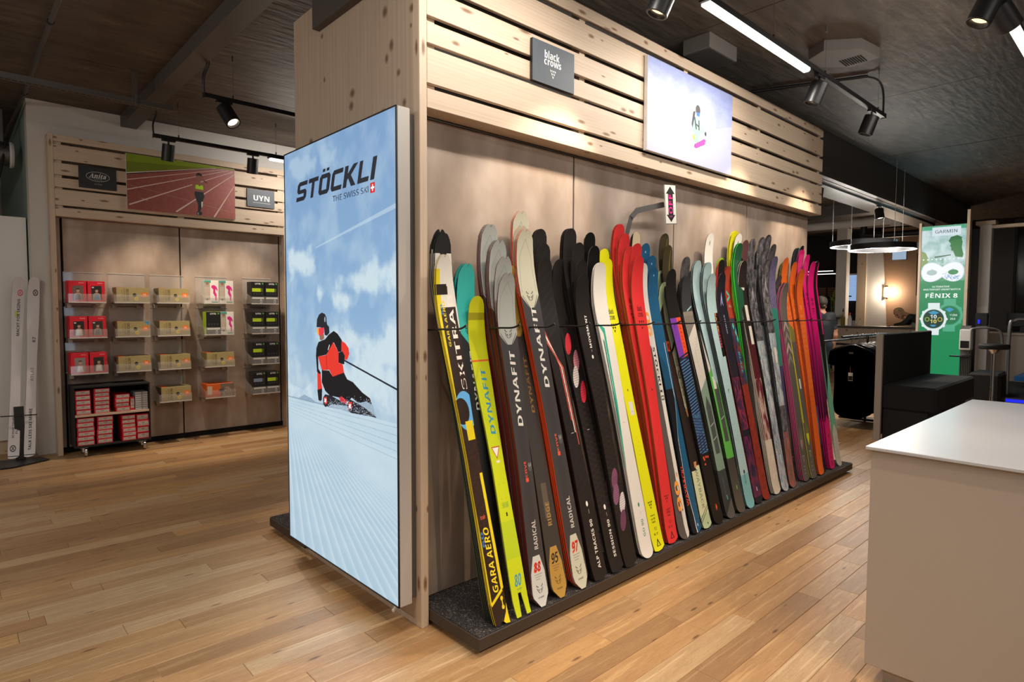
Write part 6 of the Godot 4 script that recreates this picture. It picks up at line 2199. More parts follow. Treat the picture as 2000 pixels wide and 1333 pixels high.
	# ring lamps
	ring_lamp(Vector3(8.13, 2.295, -0.555), 0.42, "large black ring lamp with white light below, nearer the beam")
	ring_lamp(Vector3(8.53, 2.40, -0.93), 0.44, "smaller black ring lamp with white light behind the larger ring")

func leaf(t: Node, at: Vector3, yaw: float, lift: float, len_: float, wide: float, m: Material) -> void:
	var b := MB.new()
	var d := Vector3(cos(yaw) * cos(lift), sin(lift), sin(yaw) * cos(lift))
	var s := Vector3(-sin(yaw), 0, cos(yaw))
	var nn := s.cross(d)
	var p := [at, at + d * len_ * 0.35 + s * wide, at + d * len_ * 0.35 - s * wide, at + d * len_ * 0.75 + s * wide * 0.6 - Vector3.UP * len_ * 0.06, at + d * len_ * 0.75 - s * wide * 0.6 - Vector3.UP * len_ * 0.06, at + d * len_ - Vector3.UP * len_ * 0.16]
	var mid := at + d * len_ * 0.4 + nn * -0.006
	b.tri(p[0], mid, p[1])
	b.tri(p[0], p[2], mid)
	b.tri(mid, p[3], p[1])
	b.tri(mid, p[2], p[4])
	b.tri(mid, p[5], p[3])
	b.tri(mid, p[4], p[5])
	part("leaf", b.mesh(), m, t)

func ring_lamp(at: Vector3, r: float, label: String) -> void:
	var t := thing("ring_lamp", label, "pendant lamp", at, 0.0, "black ring lamps")
	lathe_part("ring", t, M.black_metal, [Vector2(r - 0.06, 0.004), Vector2(r - 0.06, 0.08), Vector2(r, 0.08), Vector2(r, 0.0), Vector2(r - 0.008, 0.0), Vector2(r - 0.008, 0.006), Vector2(r - 0.05, 0.006), Vector2(r - 0.05, 0.0), Vector2(r - 0.06, 0.0), Vector2(r - 0.06, 0.004)], Vector3.ZERO, Basis(), 40)
	lathe_part("light_strip", t, M.led_tube, [Vector2(r - 0.05, 0.003), Vector2(r - 0.008, 0.003)], Vector3.ZERO, Basis(), 40)
	for k in 3:
		var a := TAU * k / 3 + 0.4
		tube_part("wire", t, M.white_plastic, [Vector3(cos(a), 0, sin(a)) * (r - 0.03) + Vector3(0, 0.08, 0), Vector3(cos(a), 0, sin(a)) * (r - 0.03) + Vector3(0, H - at.y - 0.002, 0)], 0.003, 5)
	for k in 8:
		var a2 := TAU * k / 8
		var l := OmniLight3D.new()
		l.name = "ring_glow"
		l.light_color = NEUTRAL
		l.light_energy = 0.22
		l.light_size = 0.02
		l.omni_range = 12.0
		l.omni_attenuation = 2.0
		l.shadow_enabled = true
		l.position = at + Vector3(cos(a2) * (r - 0.03), -0.03, sin(a2) * (r - 0.03))
		add_child(l, true)

func build_watch_sign() -> void:
	var t := thing("watch_sign", "tall green lit sign advertising a sports watch, beyond the bench", "lit sign")
	var x := 9.98
	box_part("frame", t, M.lightbox_side, x, x + 0.1, 0.0, 2.79, -0.53, 0.06, 0.003)
	box_part("wood_edge", t, M.spruce_y, x - 0.01, x + 0.12, 0.0, 2.85, -0.565, -0.53, 0.002)
	box_part("wood_edge", t, M.spruce_y, x - 0.01, x + 0.12, 0.0, 3.0, 0.06, 0.10, 0.002)
	var im := Image.create(384, 1792, false, Image.FORMAT_RGB8)
	var f := FastNoiseLite.new()
	f.seed = 44
	f.frequency = 0.008
	im.fill(hexc("128a55"))
	# soft photograph at the top: a runner's head against a pale sky
	for y in 560:
		for q in 384:
			var c := hexc("9fc4c2").lerp(hexc("cfe4e6"), clampf(0.5 + f.get_noise_2d(q, y) * 1.2, 0, 1))
			c = c.lerp(hexc("2f8a52"), clampf((y - 330) / 240.0 + f.get_noise_2d(q * 1.5, y * 2.0) * 0.6 - (0.3 if q > 200 else 0.0), 0, 0.85))
			if y < 40:
				c = c.lerp(hexc("1f9a60"), 0.7)
			im.set_pixel(q, y, c)
	fill_poly(im, [Vector2(236, 160), Vector2(256, 128), Vector2(300, 116), Vector2(344, 130), Vector2(356, 176), Vector2(350, 226), Vector2(366, 300), Vector2(360, 330), Vector2(300, 320), Vector2(278, 262), Vector2(262, 258), Vector2(260, 224), Vector2(248, 210), Vector2(258, 190)], hexc("2c7a3c"))
	fill_poly(im, [Vector2(236, 160), Vector2(256, 120), Vector2(310, 106), Vector2(352, 130), Vector2(340, 150), Vector2(290, 146), Vector2(262, 160)], hexc("1f6a38"))
	fill_poly(im, [Vector2(0, 250), Vector2(40, 270), Vector2(64, 330), Vector2(60, 400), Vector2(0, 420)], hexc("7c9a52"))
	fill_poly(im, [Vector2(120, 310), Vector2(260, 296), Vector2(260, 306), Vector2(120, 326)], hexc("3a6a44"))
	for i in 10:
		fill_disc(im, Vector2(22 + i * 38, 340), Vector2(7, 8), hexc("eef6f4"))
	im.fill_rect(Rect2i(90, 14, 248, 88), hexc("dbe9f0"))
	draw_text(im, "GARMIN", Vector2(212, 60), Vector2(190, 32), 0, hexc("2a3a44"), 0, "Droid Sans", 400)
	# the endless loop band
	for pass_ in 2:
		for i in 160:
			var a := TAU * i / 160.0
			var q := Vector2(192 + 142 * sin(a), 470 + 66 * sin(2 * a))
			fill_disc(im, q, Vector2(46, 34) if pass_ == 0 else Vector2(38, 27), hexc("d5e4ec") if pass_ == 0 else hexc("f6fbff"))
	for i in 60:
		var a := TAU * (0.02 + 0.2 * rng.randf())
		fill_disc(im, Vector2(192 + 142 * sin(a) + rng.randf_range(-30, 30), 470 + 66 * sin(2 * a) + rng.randf_range(-22, 22)), Vector2(6, 4), hexc("4a86cc").lerp(hexc("dcebf6"), rng.randf()))
	for i in 14:
		fill_disc(im, Vector2(100, 474), Vector2(46 - i, 28 - i), hexc("a9c4c0"))
		fill_disc(im, Vector2(286, 474), Vector2(44 - i, 26 - i), hexc("2f8a52"))
	draw_text(im, "ULTIMATIVE", Vector2(184, 620), Vector2(150, 17), 0, hexc("f2faf6"))
	draw_text(im, "MULTISPORT-SMARTWATCH", Vector2(192, 648), Vector2(322, 17), 0, hexc("f2faf6"))
	draw_text(im, "FĒNIX 8", Vector2(192, 706), Vector2(280, 54), 0, Color.WHITE)
	# two watches
	for k in [1, 0]:
		var c := Vector2(130, 950) if k == 0 else Vector2(268, 910)
		var body := hexc("e6f2f2") if k == 0 else hexc("4fae88")
		im.fill_rect(Rect2i(int(c.x) - 52, int(c.y) - 165, 104, 330), body)
		fill_disc(im, c, Vector2(116, 122), body)
		for i in 10:
			var a := TAU * i / 10.0
			fill_disc(im, c + Vector2(cos(a) * 112, sin(a) * 118), Vector2(14, 14), body)
		fill_disc(im, c, Vector2(94, 98), hexc("1a5a44") if k == 0 else hexc("1f8a5c"))
		fill_disc(im, c, Vector2(84, 88), hexc("16382f") if k == 0 else hexc("17774c"))
		if k == 0:
			fill_poly(im, [c + Vector2(-50, -66), c + Vector2(0, -86), c + Vector2(50, -66), c + Vector2(20, -48), c + Vector2(-20, -48)], hexc("3a9ac4"))
			fill_disc(im, c + Vector2(-56, 4), Vector2(22, 24), hexc("8aa83a"))
			fill_disc(im, c + Vector2(-56, 4), Vector2(13, 15), hexc("16382f"))
			fill_disc(im, c + Vector2(58, 4), Vector2(22, 24), hexc("b8a83a"))
			fill_disc(im, c + Vector2(58, 4), Vector2(13, 15), hexc("16382f"))
			draw_text(im, "10", c + Vector2(0, -24), Vector2(58, 38), 0, hexc("e8f4f0"))
			draw_text(im, "10", c + Vector2(0, 24), Vector2(58, 38), 0, hexc("e4dc7a"))
			fill_poly(im, [c + Vector2(-30, 60), c + Vector2(30, 60), c + Vector2(14, 78), c + Vector2(-14, 78)], hexc("3a9ac4"))
		else:
			fill_poly(im, [c + Vector2(-40, -60), c + Vector2(0, -80), c + Vector2(40, -60), c + Vector2(0, -30)], hexc("3a9ac4"))
			draw_text(im, "11250", c + Vector2(34, -2), Vector2(64, 20), 0, hexc("e8f4f0"))
			draw_text(im, "252", c + Vector2(30, 36), Vector2(46, 20), 0, hexc("e8f4f0"))
	var m := mat("watch_sign_screen", Color(0.02, 0.02, 0.02), 0.5)
	m.emission_enabled = true
	m.emission = Color.WHITE
	m.emission_operator = BaseMaterial3D.EMISSION_OP_MULTIPLY
	m.emission_texture = ImageTexture.create_from_image(im)
	m.emission_energy_multiplier = 0.9
	var b := MB.new()
	b.quad(Vector3(x - 0.002, 0.02, -0.525), Vector3(x - 0.002, 0.02, 0.055), Vector3(x - 0.002, 2.785, 0.055), Vector3(x - 0.002, 2.785, -0.525))
	part("screen", b.mesh(), m, t)

func build_run_lab() -> void:
	# pale column and dark header at the edge of the run lab
	var c := thing("pale_column", "pale square column right of the green watch sign", "column")
	box_part("shaft", c, M.white_paint, 10.5, 10.65, 0.0, 2.80, 0.13, 0.28, 0.003)
	box_part("cap", c, M.spruce_y, 10.45, 10.7, 2.80, 2.86, 0.08, 0.33, 0.003)
	box_part("lintel", c, M.spruce_x, 10.5, 10.6, 2.74, 2.79, 0.28, 3.5, 0.003)
	box_part("notice", c, M.white_plastic, 10.49, 10.5, 1.20, 1.52, 0.15, 0.27)
	c = thing("dark_glass_partition", "dark glass partition of the unlit room on the right", "partition")
	var gm := mat("dark_glass", hexc("0d1216"), 0.12)
	for k in 4:
		box_part("pane", c, gm, 11.6, 11.62, 0.0, 2.9, 0.45 + k * 0.9, 0.45 + k * 0.9 + 0.86, 0.002)
		box_part("mullion", c, M.black_metal, 11.58, 11.64, 0.0, 2.9, 0.41 + k * 0.9, 0.45 + k * 0.9, 0.002)
	box_part("head_rail", c, M.black_metal, 11.56, 11.66, 2.9, 2.98, 0.41, 4.1, 0.002)
	# aluminium equipment post with a box
	var t := thing("equipment_post", "silver ribbed equipment post with a grey box, before the green sign", "machine")
	for k in 6:
		box_part("rib", t, M.dull_metal, 9.0, 9.05, 0.02, 0.83, 0.222 + k * 0.02, 0.236 + k * 0.02, 0.003)
	box_part("spine", t, M.dull_metal, 9.03, 9.10, 0.0, 1.24, 0.22, 0.34, 0.003)
	box_part("box", t, M.white_plastic, 8.92, 9.06, 0.90, 1.19, 0.225, 0.36, 0.01)
	box_part("window", t, M.black_metal, 8.915, 8.92, 0.93, 1.03, 0.24, 0.34, 0.002)
	box_part("pad", t, M.black_metal, 8.90, 9.0, 0.80, 0.82, 0.12, 0.36, 0.003)
	t = thing("treadmill", "dark treadmill with silver tube handrails and a blue deck edge", "treadmill")
	var y0 := 0.32
	box_part("deck", t, M.black_matt, 8.7, 11.0, 0.10, y0, 0.42, 1.35, 0.02)
	box_part("belt", t, M.fabric_black, 8.75, 10.95, y0, y0 + 0.006, 0.52, 1.25, 0.002)
	box_part("blue_edge", t, mat("blue_strip", hexc("1d5f9a"), 0.4), 10.0, 11.0, y0 + 0.1, y0 + 0.17, 0.70, 1.35, 0.004)
	box_part("motor_cover", t, M.black_matt, 8.62, 9.2, 0.10, 0.62, 0.40, 0.75, 0.03)
	for z in [0.765]:
		tube_part("handrail", t, M.dull_metal, bend([Vector3(9.0, 0.30, z), Vector3(9.0, 1.20, z), Vector3(9.02, 1.32, z + 0.05), Vector3(9.05, 1.34, z + 0.2), Vector3(9.1, 1.34, 1.5)], 8), 0.022, 10)
	tube_part("handrail", t, M.dull_metal, bend([Vector3(9.0, 0.85, 0.32), Vector3(9.0, 1.15, 0.33), Vector3(9.02, 1.21, 0.40), Vector3(9.05, 1.21, 0.58), Vector3(9.08, 1.16, 0.66), Vector3(9.1, 1.0, 0.68)], 8), 0.016, 10)
	var bl := mat("blue_led", hexc("101c6a"), 0.4)
	bl.emission_enabled = true
	bl.emission = hexc("1f2cff")
	bl.emission_energy_multiplier = 0.8
	t = thing("status_lamp", "short blue glowing lamp on the dark device beside the silver post", "lamp")
	box_part("housing", t, M.black_metal, 9.02, 9.10, 1.24, 1.42, 0.38, 0.52, 0.01)
	box_part("glow_bar", t, bl, 9.01, 9.02, 1.27, 1.33, 0.41, 0.435)
	t = thing("floor_led_bar", "blue glowing bar low on the dark floor at the right edge", "lamp")
	box_part("housing", t, M.black_metal, 8.2, 8.26, 0.30, 0.36, 0.86, 1.5, 0.004)
	box_part("glow_bar", t, bl, 8.195, 8.20, 0.31, 0.35, 0.87, 1.45)
	t = thing("bar_stool", "black round stool on a chrome pole beside the treadmill", "stool", Vector3(8.33, 0, 0.71))
	lathe_part("seat", t, M.black_matt, [Vector2(0, 0.96), Vector2(0.15, 0.96), Vector2(0.165, 0.975), Vector2(0.168, 1.005), Vector2(0.155, 1.025), Vector2(0, 1.03)], Vector3.ZERO, Basis(), 28)
	lathe_part("pole", t, M.chrome, [Vector2(0, 0.03), Vector2(0.03, 0.03), Vector2(0.022, 0.5), Vector2(0.022, 0.90), Vector2(0.07, 0.96), Vector2(0, 0.96)], Vector3.ZERO, Basis(), 16)
	lathe_part("base", t, M.black_metal, [Vector2(0, 0), Vector2(0.2, 0), Vector2(0.2, 0.015), Vector2(0.03, 0.035), Vector2(0, 0.035)], Vector3.ZERO, Basis(), 28)
	t = thing("grey_desk", "pale grey desk unit in the dark behind the stool", "desk")
	box_part("top", t, M.counter_grey, 11.02, 11.5, 1.06, 1.10, 0.05, 0.95, 0.003)
	box_part("panel", t, M.counter_grey, 11.05, 11.08, 0.0, 1.06, 0.08, 0.92, 0.002)
	box_part("body", t, M.counter_grey, 11.08, 11.46, 0.0, 1.06, 0.08, 0.92, 0.002)
	t = thing("monitor", "black computer monitor on the pale desk", "monitor")
	box_part("screen", t, M.black_metal, 11.25, 11.28, 1.20, 1.42, 0.40, 0.80, 0.004)
	box_part("stand", t, M.black_metal, 11.28, 11.30, 1.11, 1.25, 0.57, 0.63)
	box_part("foot", t, M.black_metal, 11.2, 11.38, 1.10, 1.11, 0.50, 0.70, 0.002)
	t = thing("keyboard", "dark keyboard lying on the pale desk", "keyboard")
	box_part("board", t, M.black_metal, 11.06, 11.18, 1.10, 1.12, 0.35, 0.80, 0.003)

func build_back_wall() -> void:
	var t := thing("white_column", "white square column behind the bar beside the tall plant", "column")
	box_part("shaft", t, M.white_paint, 14.2, 14.42, 0.0, 3.40, -3.29, -3.06, 0.003)
	t = thing("timber_partition", "timber-edged grey partition with a slanting edge behind the bar", "partition")
	box_part("timber_post", t, M.spruce_y, 14.95, 15.1, 0.0, 3.2, -3.07, -2.86, 0.003)
	var b := MB.new()
	b.prism([Vector2(-2.86, 0), Vector2(-2.34, 0), Vector2(-2.555, 3.2), Vector2(-2.86, 3.2)], 0.08, Transform3D(Basis(Vector3.BACK, Vector3.UP, Vector3.LEFT), Vector3(15.06, 0, 0)))
	part("panel", b.mesh(), M.plaster, t)
	t = thing("brown_wall_panel", "tall matt brown wall panel lit by a wall lamp behind the bar", "wall panel")
	box_part("panel", t, mat("brown_panel", hexc("7a5f48"), 0.6), 15.10, 15.16, 0.0, 3.42, -2.6, -1.2, 0.003)
	# wall lamp
	t = thing("wall_lamp", "upright glowing wall lamp at the edge of the brown panel", "wall lamp", Vector3(14.96, 1.89, -2.44))
	var wl := mat("wall_lamp_glow", hexc("fff0d8"), 0.4)
	wl.emission_enabled = true
	wl.emission = Color(1.0, 0.85, 0.62)
	wl.emission_energy_multiplier = 2.2
	part("plate", box_mesh(Vector3(0.02, 0.26, 0.06), 0.004), M.spruce_y, t, Vector3(0.10, 0, 0))
	lathe_part("lamp_shade", t, wl, [Vector2(0, -0.11), Vector2(0.032, -0.11), Vector2(0.032, 0.11), Vector2(0, 0.11)])
	part("arm", box_mesh(Vector3(0.08, 0.016, 0.016), 0.002), M.black_metal, t, Vector3(0.06, -0.1, 0))
	var l := OmniLight3D.new()
	l.name = "wall_lamp_light"
	l.light_color = WARM
	l.light_energy = 0.9
	l.light_size = 0.03
	l.omni_range = 10.0
	l.omni_attenuation = 2.0
	l.shadow_enabled = true
	l.position = Vector3(14.88, 1.89, -2.36)
	add_child(l, true)
	t = thing("wall_screen", "narrow black screen on the brown panel near the green sign", "screen")
	box_part("body", t, M.black_metal, 15.02, 15.08, 1.80, 2.78, -1.83, -1.74, 0.004)
	# pale hanging screen
	t = thing("hanging_screen", "small pale blue lit screen below the ring lamps", "screen")
	var sc := mat("pale_screen", hexc("8fa8c0"), 0.4)
	sc.emission_enabled = true
	sc.emission = hexc("a9c0d8")
	sc.emission_energy_multiplier = 0.7
	box_part("body", t, M.black_metal, 14.0, 14.03, 2.57, 2.79, -2.06, -1.77, 0.003)
	box_part("glow_face", t, sc, 13.996, 14.0, 2.58, 2.78, -2.05, -1.78)
	tube_part("rod", t, M.black_metal, [Vector3(14.015, 2.79, -1.9), Vector3(14.015, 3.449, -1.9)], 0.008)
	# dark far wall with shelves and lights
	wall("wall_far", 15.7, 15.8, 0, H - 0.004, -5.24, -1.2, M.black_matt)
	t = thing("far_shelf", "dark far shelf of brown baskets under thin white light strips", "shelf")
	box_part("board", t, M.black_matt, 15.35, 15.69, 1.80, 1.83, -5.0, -3.4)
	box_part("board", t, M.black_matt, 15.35, 15.69, 1.40, 1.43, -5.0, -3.4)
	for k in 5:
		var bs := thing("basket", "brown basket on the dark far shelf, %s from the window side" % ORD[k], "basket", Vector3(15.5, 1.831, -3.56 - k * 0.24), 0.0, "brown baskets on the far shelf")
		for j in 4:
			part("slat", box_mesh(Vector3(0.24, 0.045, 0.20), 0.004), M.basket, bs, Vector3(0, 0.025 + j * 0.055, 0))
		part("core", box_mesh(Vector3(0.22, 0.21, 0.18), 0.0), M.dark_gap, bs, Vector3(0, 0.11, 0))
	for k in 2:
		t = thing("led_strip", ["upper thin white light strip on the dark far wall", "lower thin white light strip on the dark far wall"][k], "light strip", Vector3.ZERO, 0.0, "thin light strips on the far wall")
		box_part("light_bar", t, M.led_tube, 15.3, 15.32, 2.46 - k * 0.075, 2.48 - k * 0.075, -4.4, -3.75 + 0.06 * k)
		box_part("holder", t, M.black_metal, 15.32, 15.69, 2.455 - k * 0.075, 2.49 - k * 0.075, -4.4, -3.75 + 0.06 * k)
	t = thing("blue_poster", "small blue and white poster on the far wall beside the man", "poster")
	box_part("panel", t, M.white_plastic, 15.66, 15.69, 1.33, 1.72, -3.85, -3.52)
	var pm := Image.create(64, 80, false, Image.FORMAT_RGB8)
	var pa := Art.new(pm, self)
	pm.fill(hexc("3c5a8c"))
	for i in 14:
		fill_poly(pm, [Vector2(rng.randf() * 64, rng.randf() * 80), Vector2(rng.randf() * 64, rng.randf() * 80), Vector2(rng.randf() * 64, rng.randf() * 80)], hexc("cfd8e6").lerp(hexc("1c2a4c"), rng.randf()))
	b = MB.new()
	b.quad(Vector3(15.658, 1.335, -3.845), Vector3(15.658, 1.335, -3.525), Vector3(15.658, 1.715, -3.525), Vector3(15.658, 1.715, -3.845))
	part("print", b.mesh(), face_mat("blue_print", pm), t)
	# window with daylight behind the column
	t = thing("far_window", "narrow bright blue window behind the tall plant", "window")
	t.remove_meta("label")
	t.remove_meta("category")
	t.name = "window_1"
	t.set_meta("kind", "structure")
	var wm := mat("window_day", hexc("8fb0d8"), 0.4)
	wm.emission_enabled = true
	wm.emission = hexc("9fc0ee")
	wm.emission_energy_multiplier = 0.7
	box_part("pane", t, wm, 15.64, 15.66, 1.70, 2.36, -3.52, -3.28)
	box_part("frame", t, M.white_plastic, 15.63, 15.67, 2.36, 2.40, -3.54, -3.26)
	box_part("frame", t, M.black_metal, 15.63, 15.67, 1.70, 2.36, -3.54, -3.52)
	for k in 5:
		box_part("blind_slat", t, M.white_plastic, 15.62, 15.63, 2.08 + k * 0.05, 2.084 + k * 0.05, -3.51, -3.29)
	# ducts over the bar
	t = thing("air_duct", "pale round air duct under the ceiling above the bar", "duct")
	tube_part("duct", t, M.white_paint, bend([Vector3(12.6, 3.3, -4.2), Vector3(12.7, 3.3, -2.6), Vector3(12.6, 3.29, -2.0), Vector3(12.4, 3.28, -1.0)], 6), 0.085, 16)
	lathe_part("outlet", t, M.white_paint, [Vector2(0.09, 0), Vector2(0.11, -0.06), Vector2(0.10, -0.06), Vector2(0.08, 0)], Vector3(12.55, 3.22, -1.6))
	t = thing("black_pipe", "black pipe elbow under the ceiling above the bar", "pipe")
	tube_part("pipe", t, M.black_metal, bend([Vector3(13.4, 3.44, -2.45), Vector3(13.4, 3.2, -2.45), Vector3(13.4, 3.1, -2.35), Vector3(13.4, 3.08, -1.2)], 6), 0.07, 16)

# ---------------------------------------------------------------- people: a distance field over tapered bones, meshed as surface nets
func flesh(b: MB, bones: Array, cell: float, k: float) -> void:
	# bones: [from, to, radius from, radius to, colour]
	var lo := Vector3(1e9, 1e9, 1e9)
	var hi := -lo
	for q in bones:
		var r: float = maxf(q[2], q[3]) + cell * 3.0
		lo = lo.min(q[0] - Vector3.ONE * r).min(q[1] - Vector3.ONE * r)
		hi = hi.max(q[0] + Vector3.ONE * r).max(q[1] + Vector3.ONE * r)
	var n := Vector3i(((hi - lo) / cell).ceil()) + Vector3i.ONE
	var f := PackedFloat32Array()
	f.resize(n.x * n.y * n.z)
	f.fill(1.0)
	var who := PackedInt32Array()
	who.resize(f.size())
	var near := PackedFloat32Array()
	near.resize(f.size())
	near.fill(9.0)
	for bi in bones.size():
		var q: Array = bones[bi]
		var a: Vector3 = q[0]
		var ab: Vector3 = q[1] - a
		var l2: float = maxf(ab.length_squared(), 1e-8)
		var m: float = maxf(q[2], q[3]) + k + cell * 2.0
		var i0 := Vector3i(((a.min(q[1]) - Vector3.ONE * m - lo) / cell).floor()).clamp(Vector3i.ZERO, n - Vector3i.ONE)
		var i1 := Vector3i(((a.max(q[1]) + Vector3.ONE * m - lo) / cell).ceil()).clamp(Vector3i.ZERO, n - Vector3i.ONE)
		for z in range(i0.z, i1.z + 1):
			for y in range(i0.y, i1.y + 1):
				var at := (z * n.y + y) * n.x
				for x in range(i0.x, i1.x + 1):
					var p := lo + Vector3(x, y, z) * cell - a
					var t: float = clampf(p.dot(ab) / l2, 0.0, 1.0)
					var d: float = (p - ab * t).length() - lerpf(q[2], q[3], t)
					var o := f[at + x]
					var h: float = maxf(k - absf(d - o), 0.0) / k
					f[at + x] = minf(d, o) - h * h * k * 0.25
					if d < near[at + x]:
						near[at + x] = d
						who[at + x] = bi
	var ids := {}
	var sx := 1
	var sy := n.x
	var sz := n.x * n.y
	var off := [0, sx, sy, sx + sy, sz, sx + sz, sy + sz, sx + sy + sz]
	var ed := [[0, 1], [2, 3], [4, 5], [6, 7], [0, 2], [1, 3], [4, 6], [5, 7], [0, 4], [1, 5], [2, 6], [3, 7]]
	for z in range(1, n.z - 2):
		for y in range(1, n.y - 2):
			for x in range(1, n.x - 2):
				var i := z * sz + y * sy + x
				if absf(f[i]) > cell * 2.0:
					continue
				var s := f[i] < 0
				var mixed := false
				for j in range(1, 8):
					if (f[i + off[j]] < 0) != s:
						mixed = true
						break
				if not mixed:
					continue
				var sum := Vector3.ZERO
				var c := 0
				for e in ed:
					var fa := f[i + off[e[0]]]
					var fb := f[i + off[e[1]]]
					if (fa < 0) != (fb < 0):
						var t := fa / (fa - fb)
						var pa := Vector3(e[0] & 1, (e[0] >> 1) & 1, e[0] >> 2)
						var pb := Vector3(e[1] & 1, (e[1] >> 1) & 1, e[1] >> 2)
						sum += pa.lerp(pb, t)
						c += 1
				var g := Vector3(f[i + sx] - f[i - sx], f[i + sy] - f[i - sy], f[i + sz] - f[i - sz]).normalized()
				b.tint(bones[who[i]][4])
				ids[i] = b.vert(lo + (Vector3(x, y, z) + sum / c) * cell, g, Vector2.ZERO)
	for i in ids:
		for ax in 3:
			var s0: int = [sx, sy, sz][ax]
			var s1: int = [sy, sz, sx][ax]
			var s2: int = [sz, sx, sy][ax]
			if (f[i] < 0) == (f[i + s0] < 0):
				continue
			if not (ids.has(i - s1) and ids.has(i - s2) and ids.has(i - s1 - s2)):
				continue
			if f[i] < 0:
				b.tri_i(ids[i - s1 - s2], ids[i - s2], ids[i])
				b.tri_i(ids[i - s1 - s2], ids[i], ids[i - s1])
			else:
				b.tri_i(ids[i - s1 - s2], ids[i], ids[i - s2])
				b.tri_i(ids[i - s1 - s2], ids[i - s1], ids[i])

func lin(s: String) -> Color:
	return hexc(s).srgb_to_linear()

# a head with its features, looking along -z of the given basis, chin to crown about 0.23
func head_bones(at: Vector3, B: Basis, skin: Color, lip: Color) -> Array:
	var q := []
	var P := func(x: float, y: float, z: float) -> Vector3: return at + B * Vector3(x, y, z)
	q.append([P.call(0, 0.035, 0.015), P.call(0, 0.04, -0.015), 0.078, 0.078, skin])      # skull
	q.append([P.call(0, -0.02, -0.03), P.call(0, -0.08, -0.05), 0.060, 0.030, skin])      # face to chin
	q.append([P.call(-0.03, -0.045, -0.03), P.call(0.03, -0.045, -0.03), 0.040, 0.040, skin])
	q.append([P.call(0, 0.0, -0.092), P.call(0, -0.028, -0.106), 0.008, 0.012, skin])     # nose
	q.append([P.call(-0.018, -0.055, -0.084), P.call(0.018, -0.055, -0.084), 0.008, 0.008, lip])
	for s in [-1.0, 1.0]:
		q.append([P.call(0.045 * s, 0.016, -0.082), P.call(0.02 * s, 0.014, -0.088), 0.010, 0.010, skin])   # brow
		q.append([P.call(0.032 * s, 0.0, -0.081), P.call(0.033 * s, 0.0, -0.081), 0.009, 0.009, lin("3a2a24")])
		q.append([P.call(0.080 * s, 0.012, 0.01), P.call(0.080 * s, -0.028, 0.005), 0.012, 0.009, skin])    # ears
	return q

# palm, four curled fingers and a thumb; d points along the fingers, nrm out of the back of the hand
func hand_bones(w: Vector3, d: Vector3, nrm: Vector3, side: float, skin: Color) -> Array:
	var x := d.cross(nrm).normalized() * side
	var q := []
	q.append([w + d * 0.01 + x * 0.018, w + d * 0.085 + x * 0.026, 0.016, 0.014, skin])
	q.append([w + d * 0.01 - x * 0.018, w + d * 0.080 - x * 0.026, 0.016, 0.013, skin])
	for k in 4:
		var b := w + d * (0.090 - 0.004 * absf(k - 1.5)) + x * (0.030 - 0.020 * k)
		var l: float = [0.068, 0.076, 0.070, 0.055][k]
		var m := b + d * l * 0.5 - nrm * 0.006
		q.append([b, m, 0.0095, 0.0088, skin])
		q.append([m, m + d * l * 0.42 - nrm * 0.022, 0.0088, 0.0078, skin])
	var t0 := w + d * 0.03 + x * 0.034
	q.append([t0, t0 + d * 0.035 + x * 0.022 - nrm * 0.008, 0.013, 0.011, skin])
	q.append([t0 + d * 0.035 + x * 0.022 - nrm * 0.008, t0 + d * 0.062 + x * 0.024 - nrm * 0.018, 0.011, 0.009, skin])
	return q

func person_material(called: String) -> StandardMaterial3D:
	var m := mat(called, Color.WHITE, 0.75)
	m.vertex_color_use_as_albedo = true
	return m

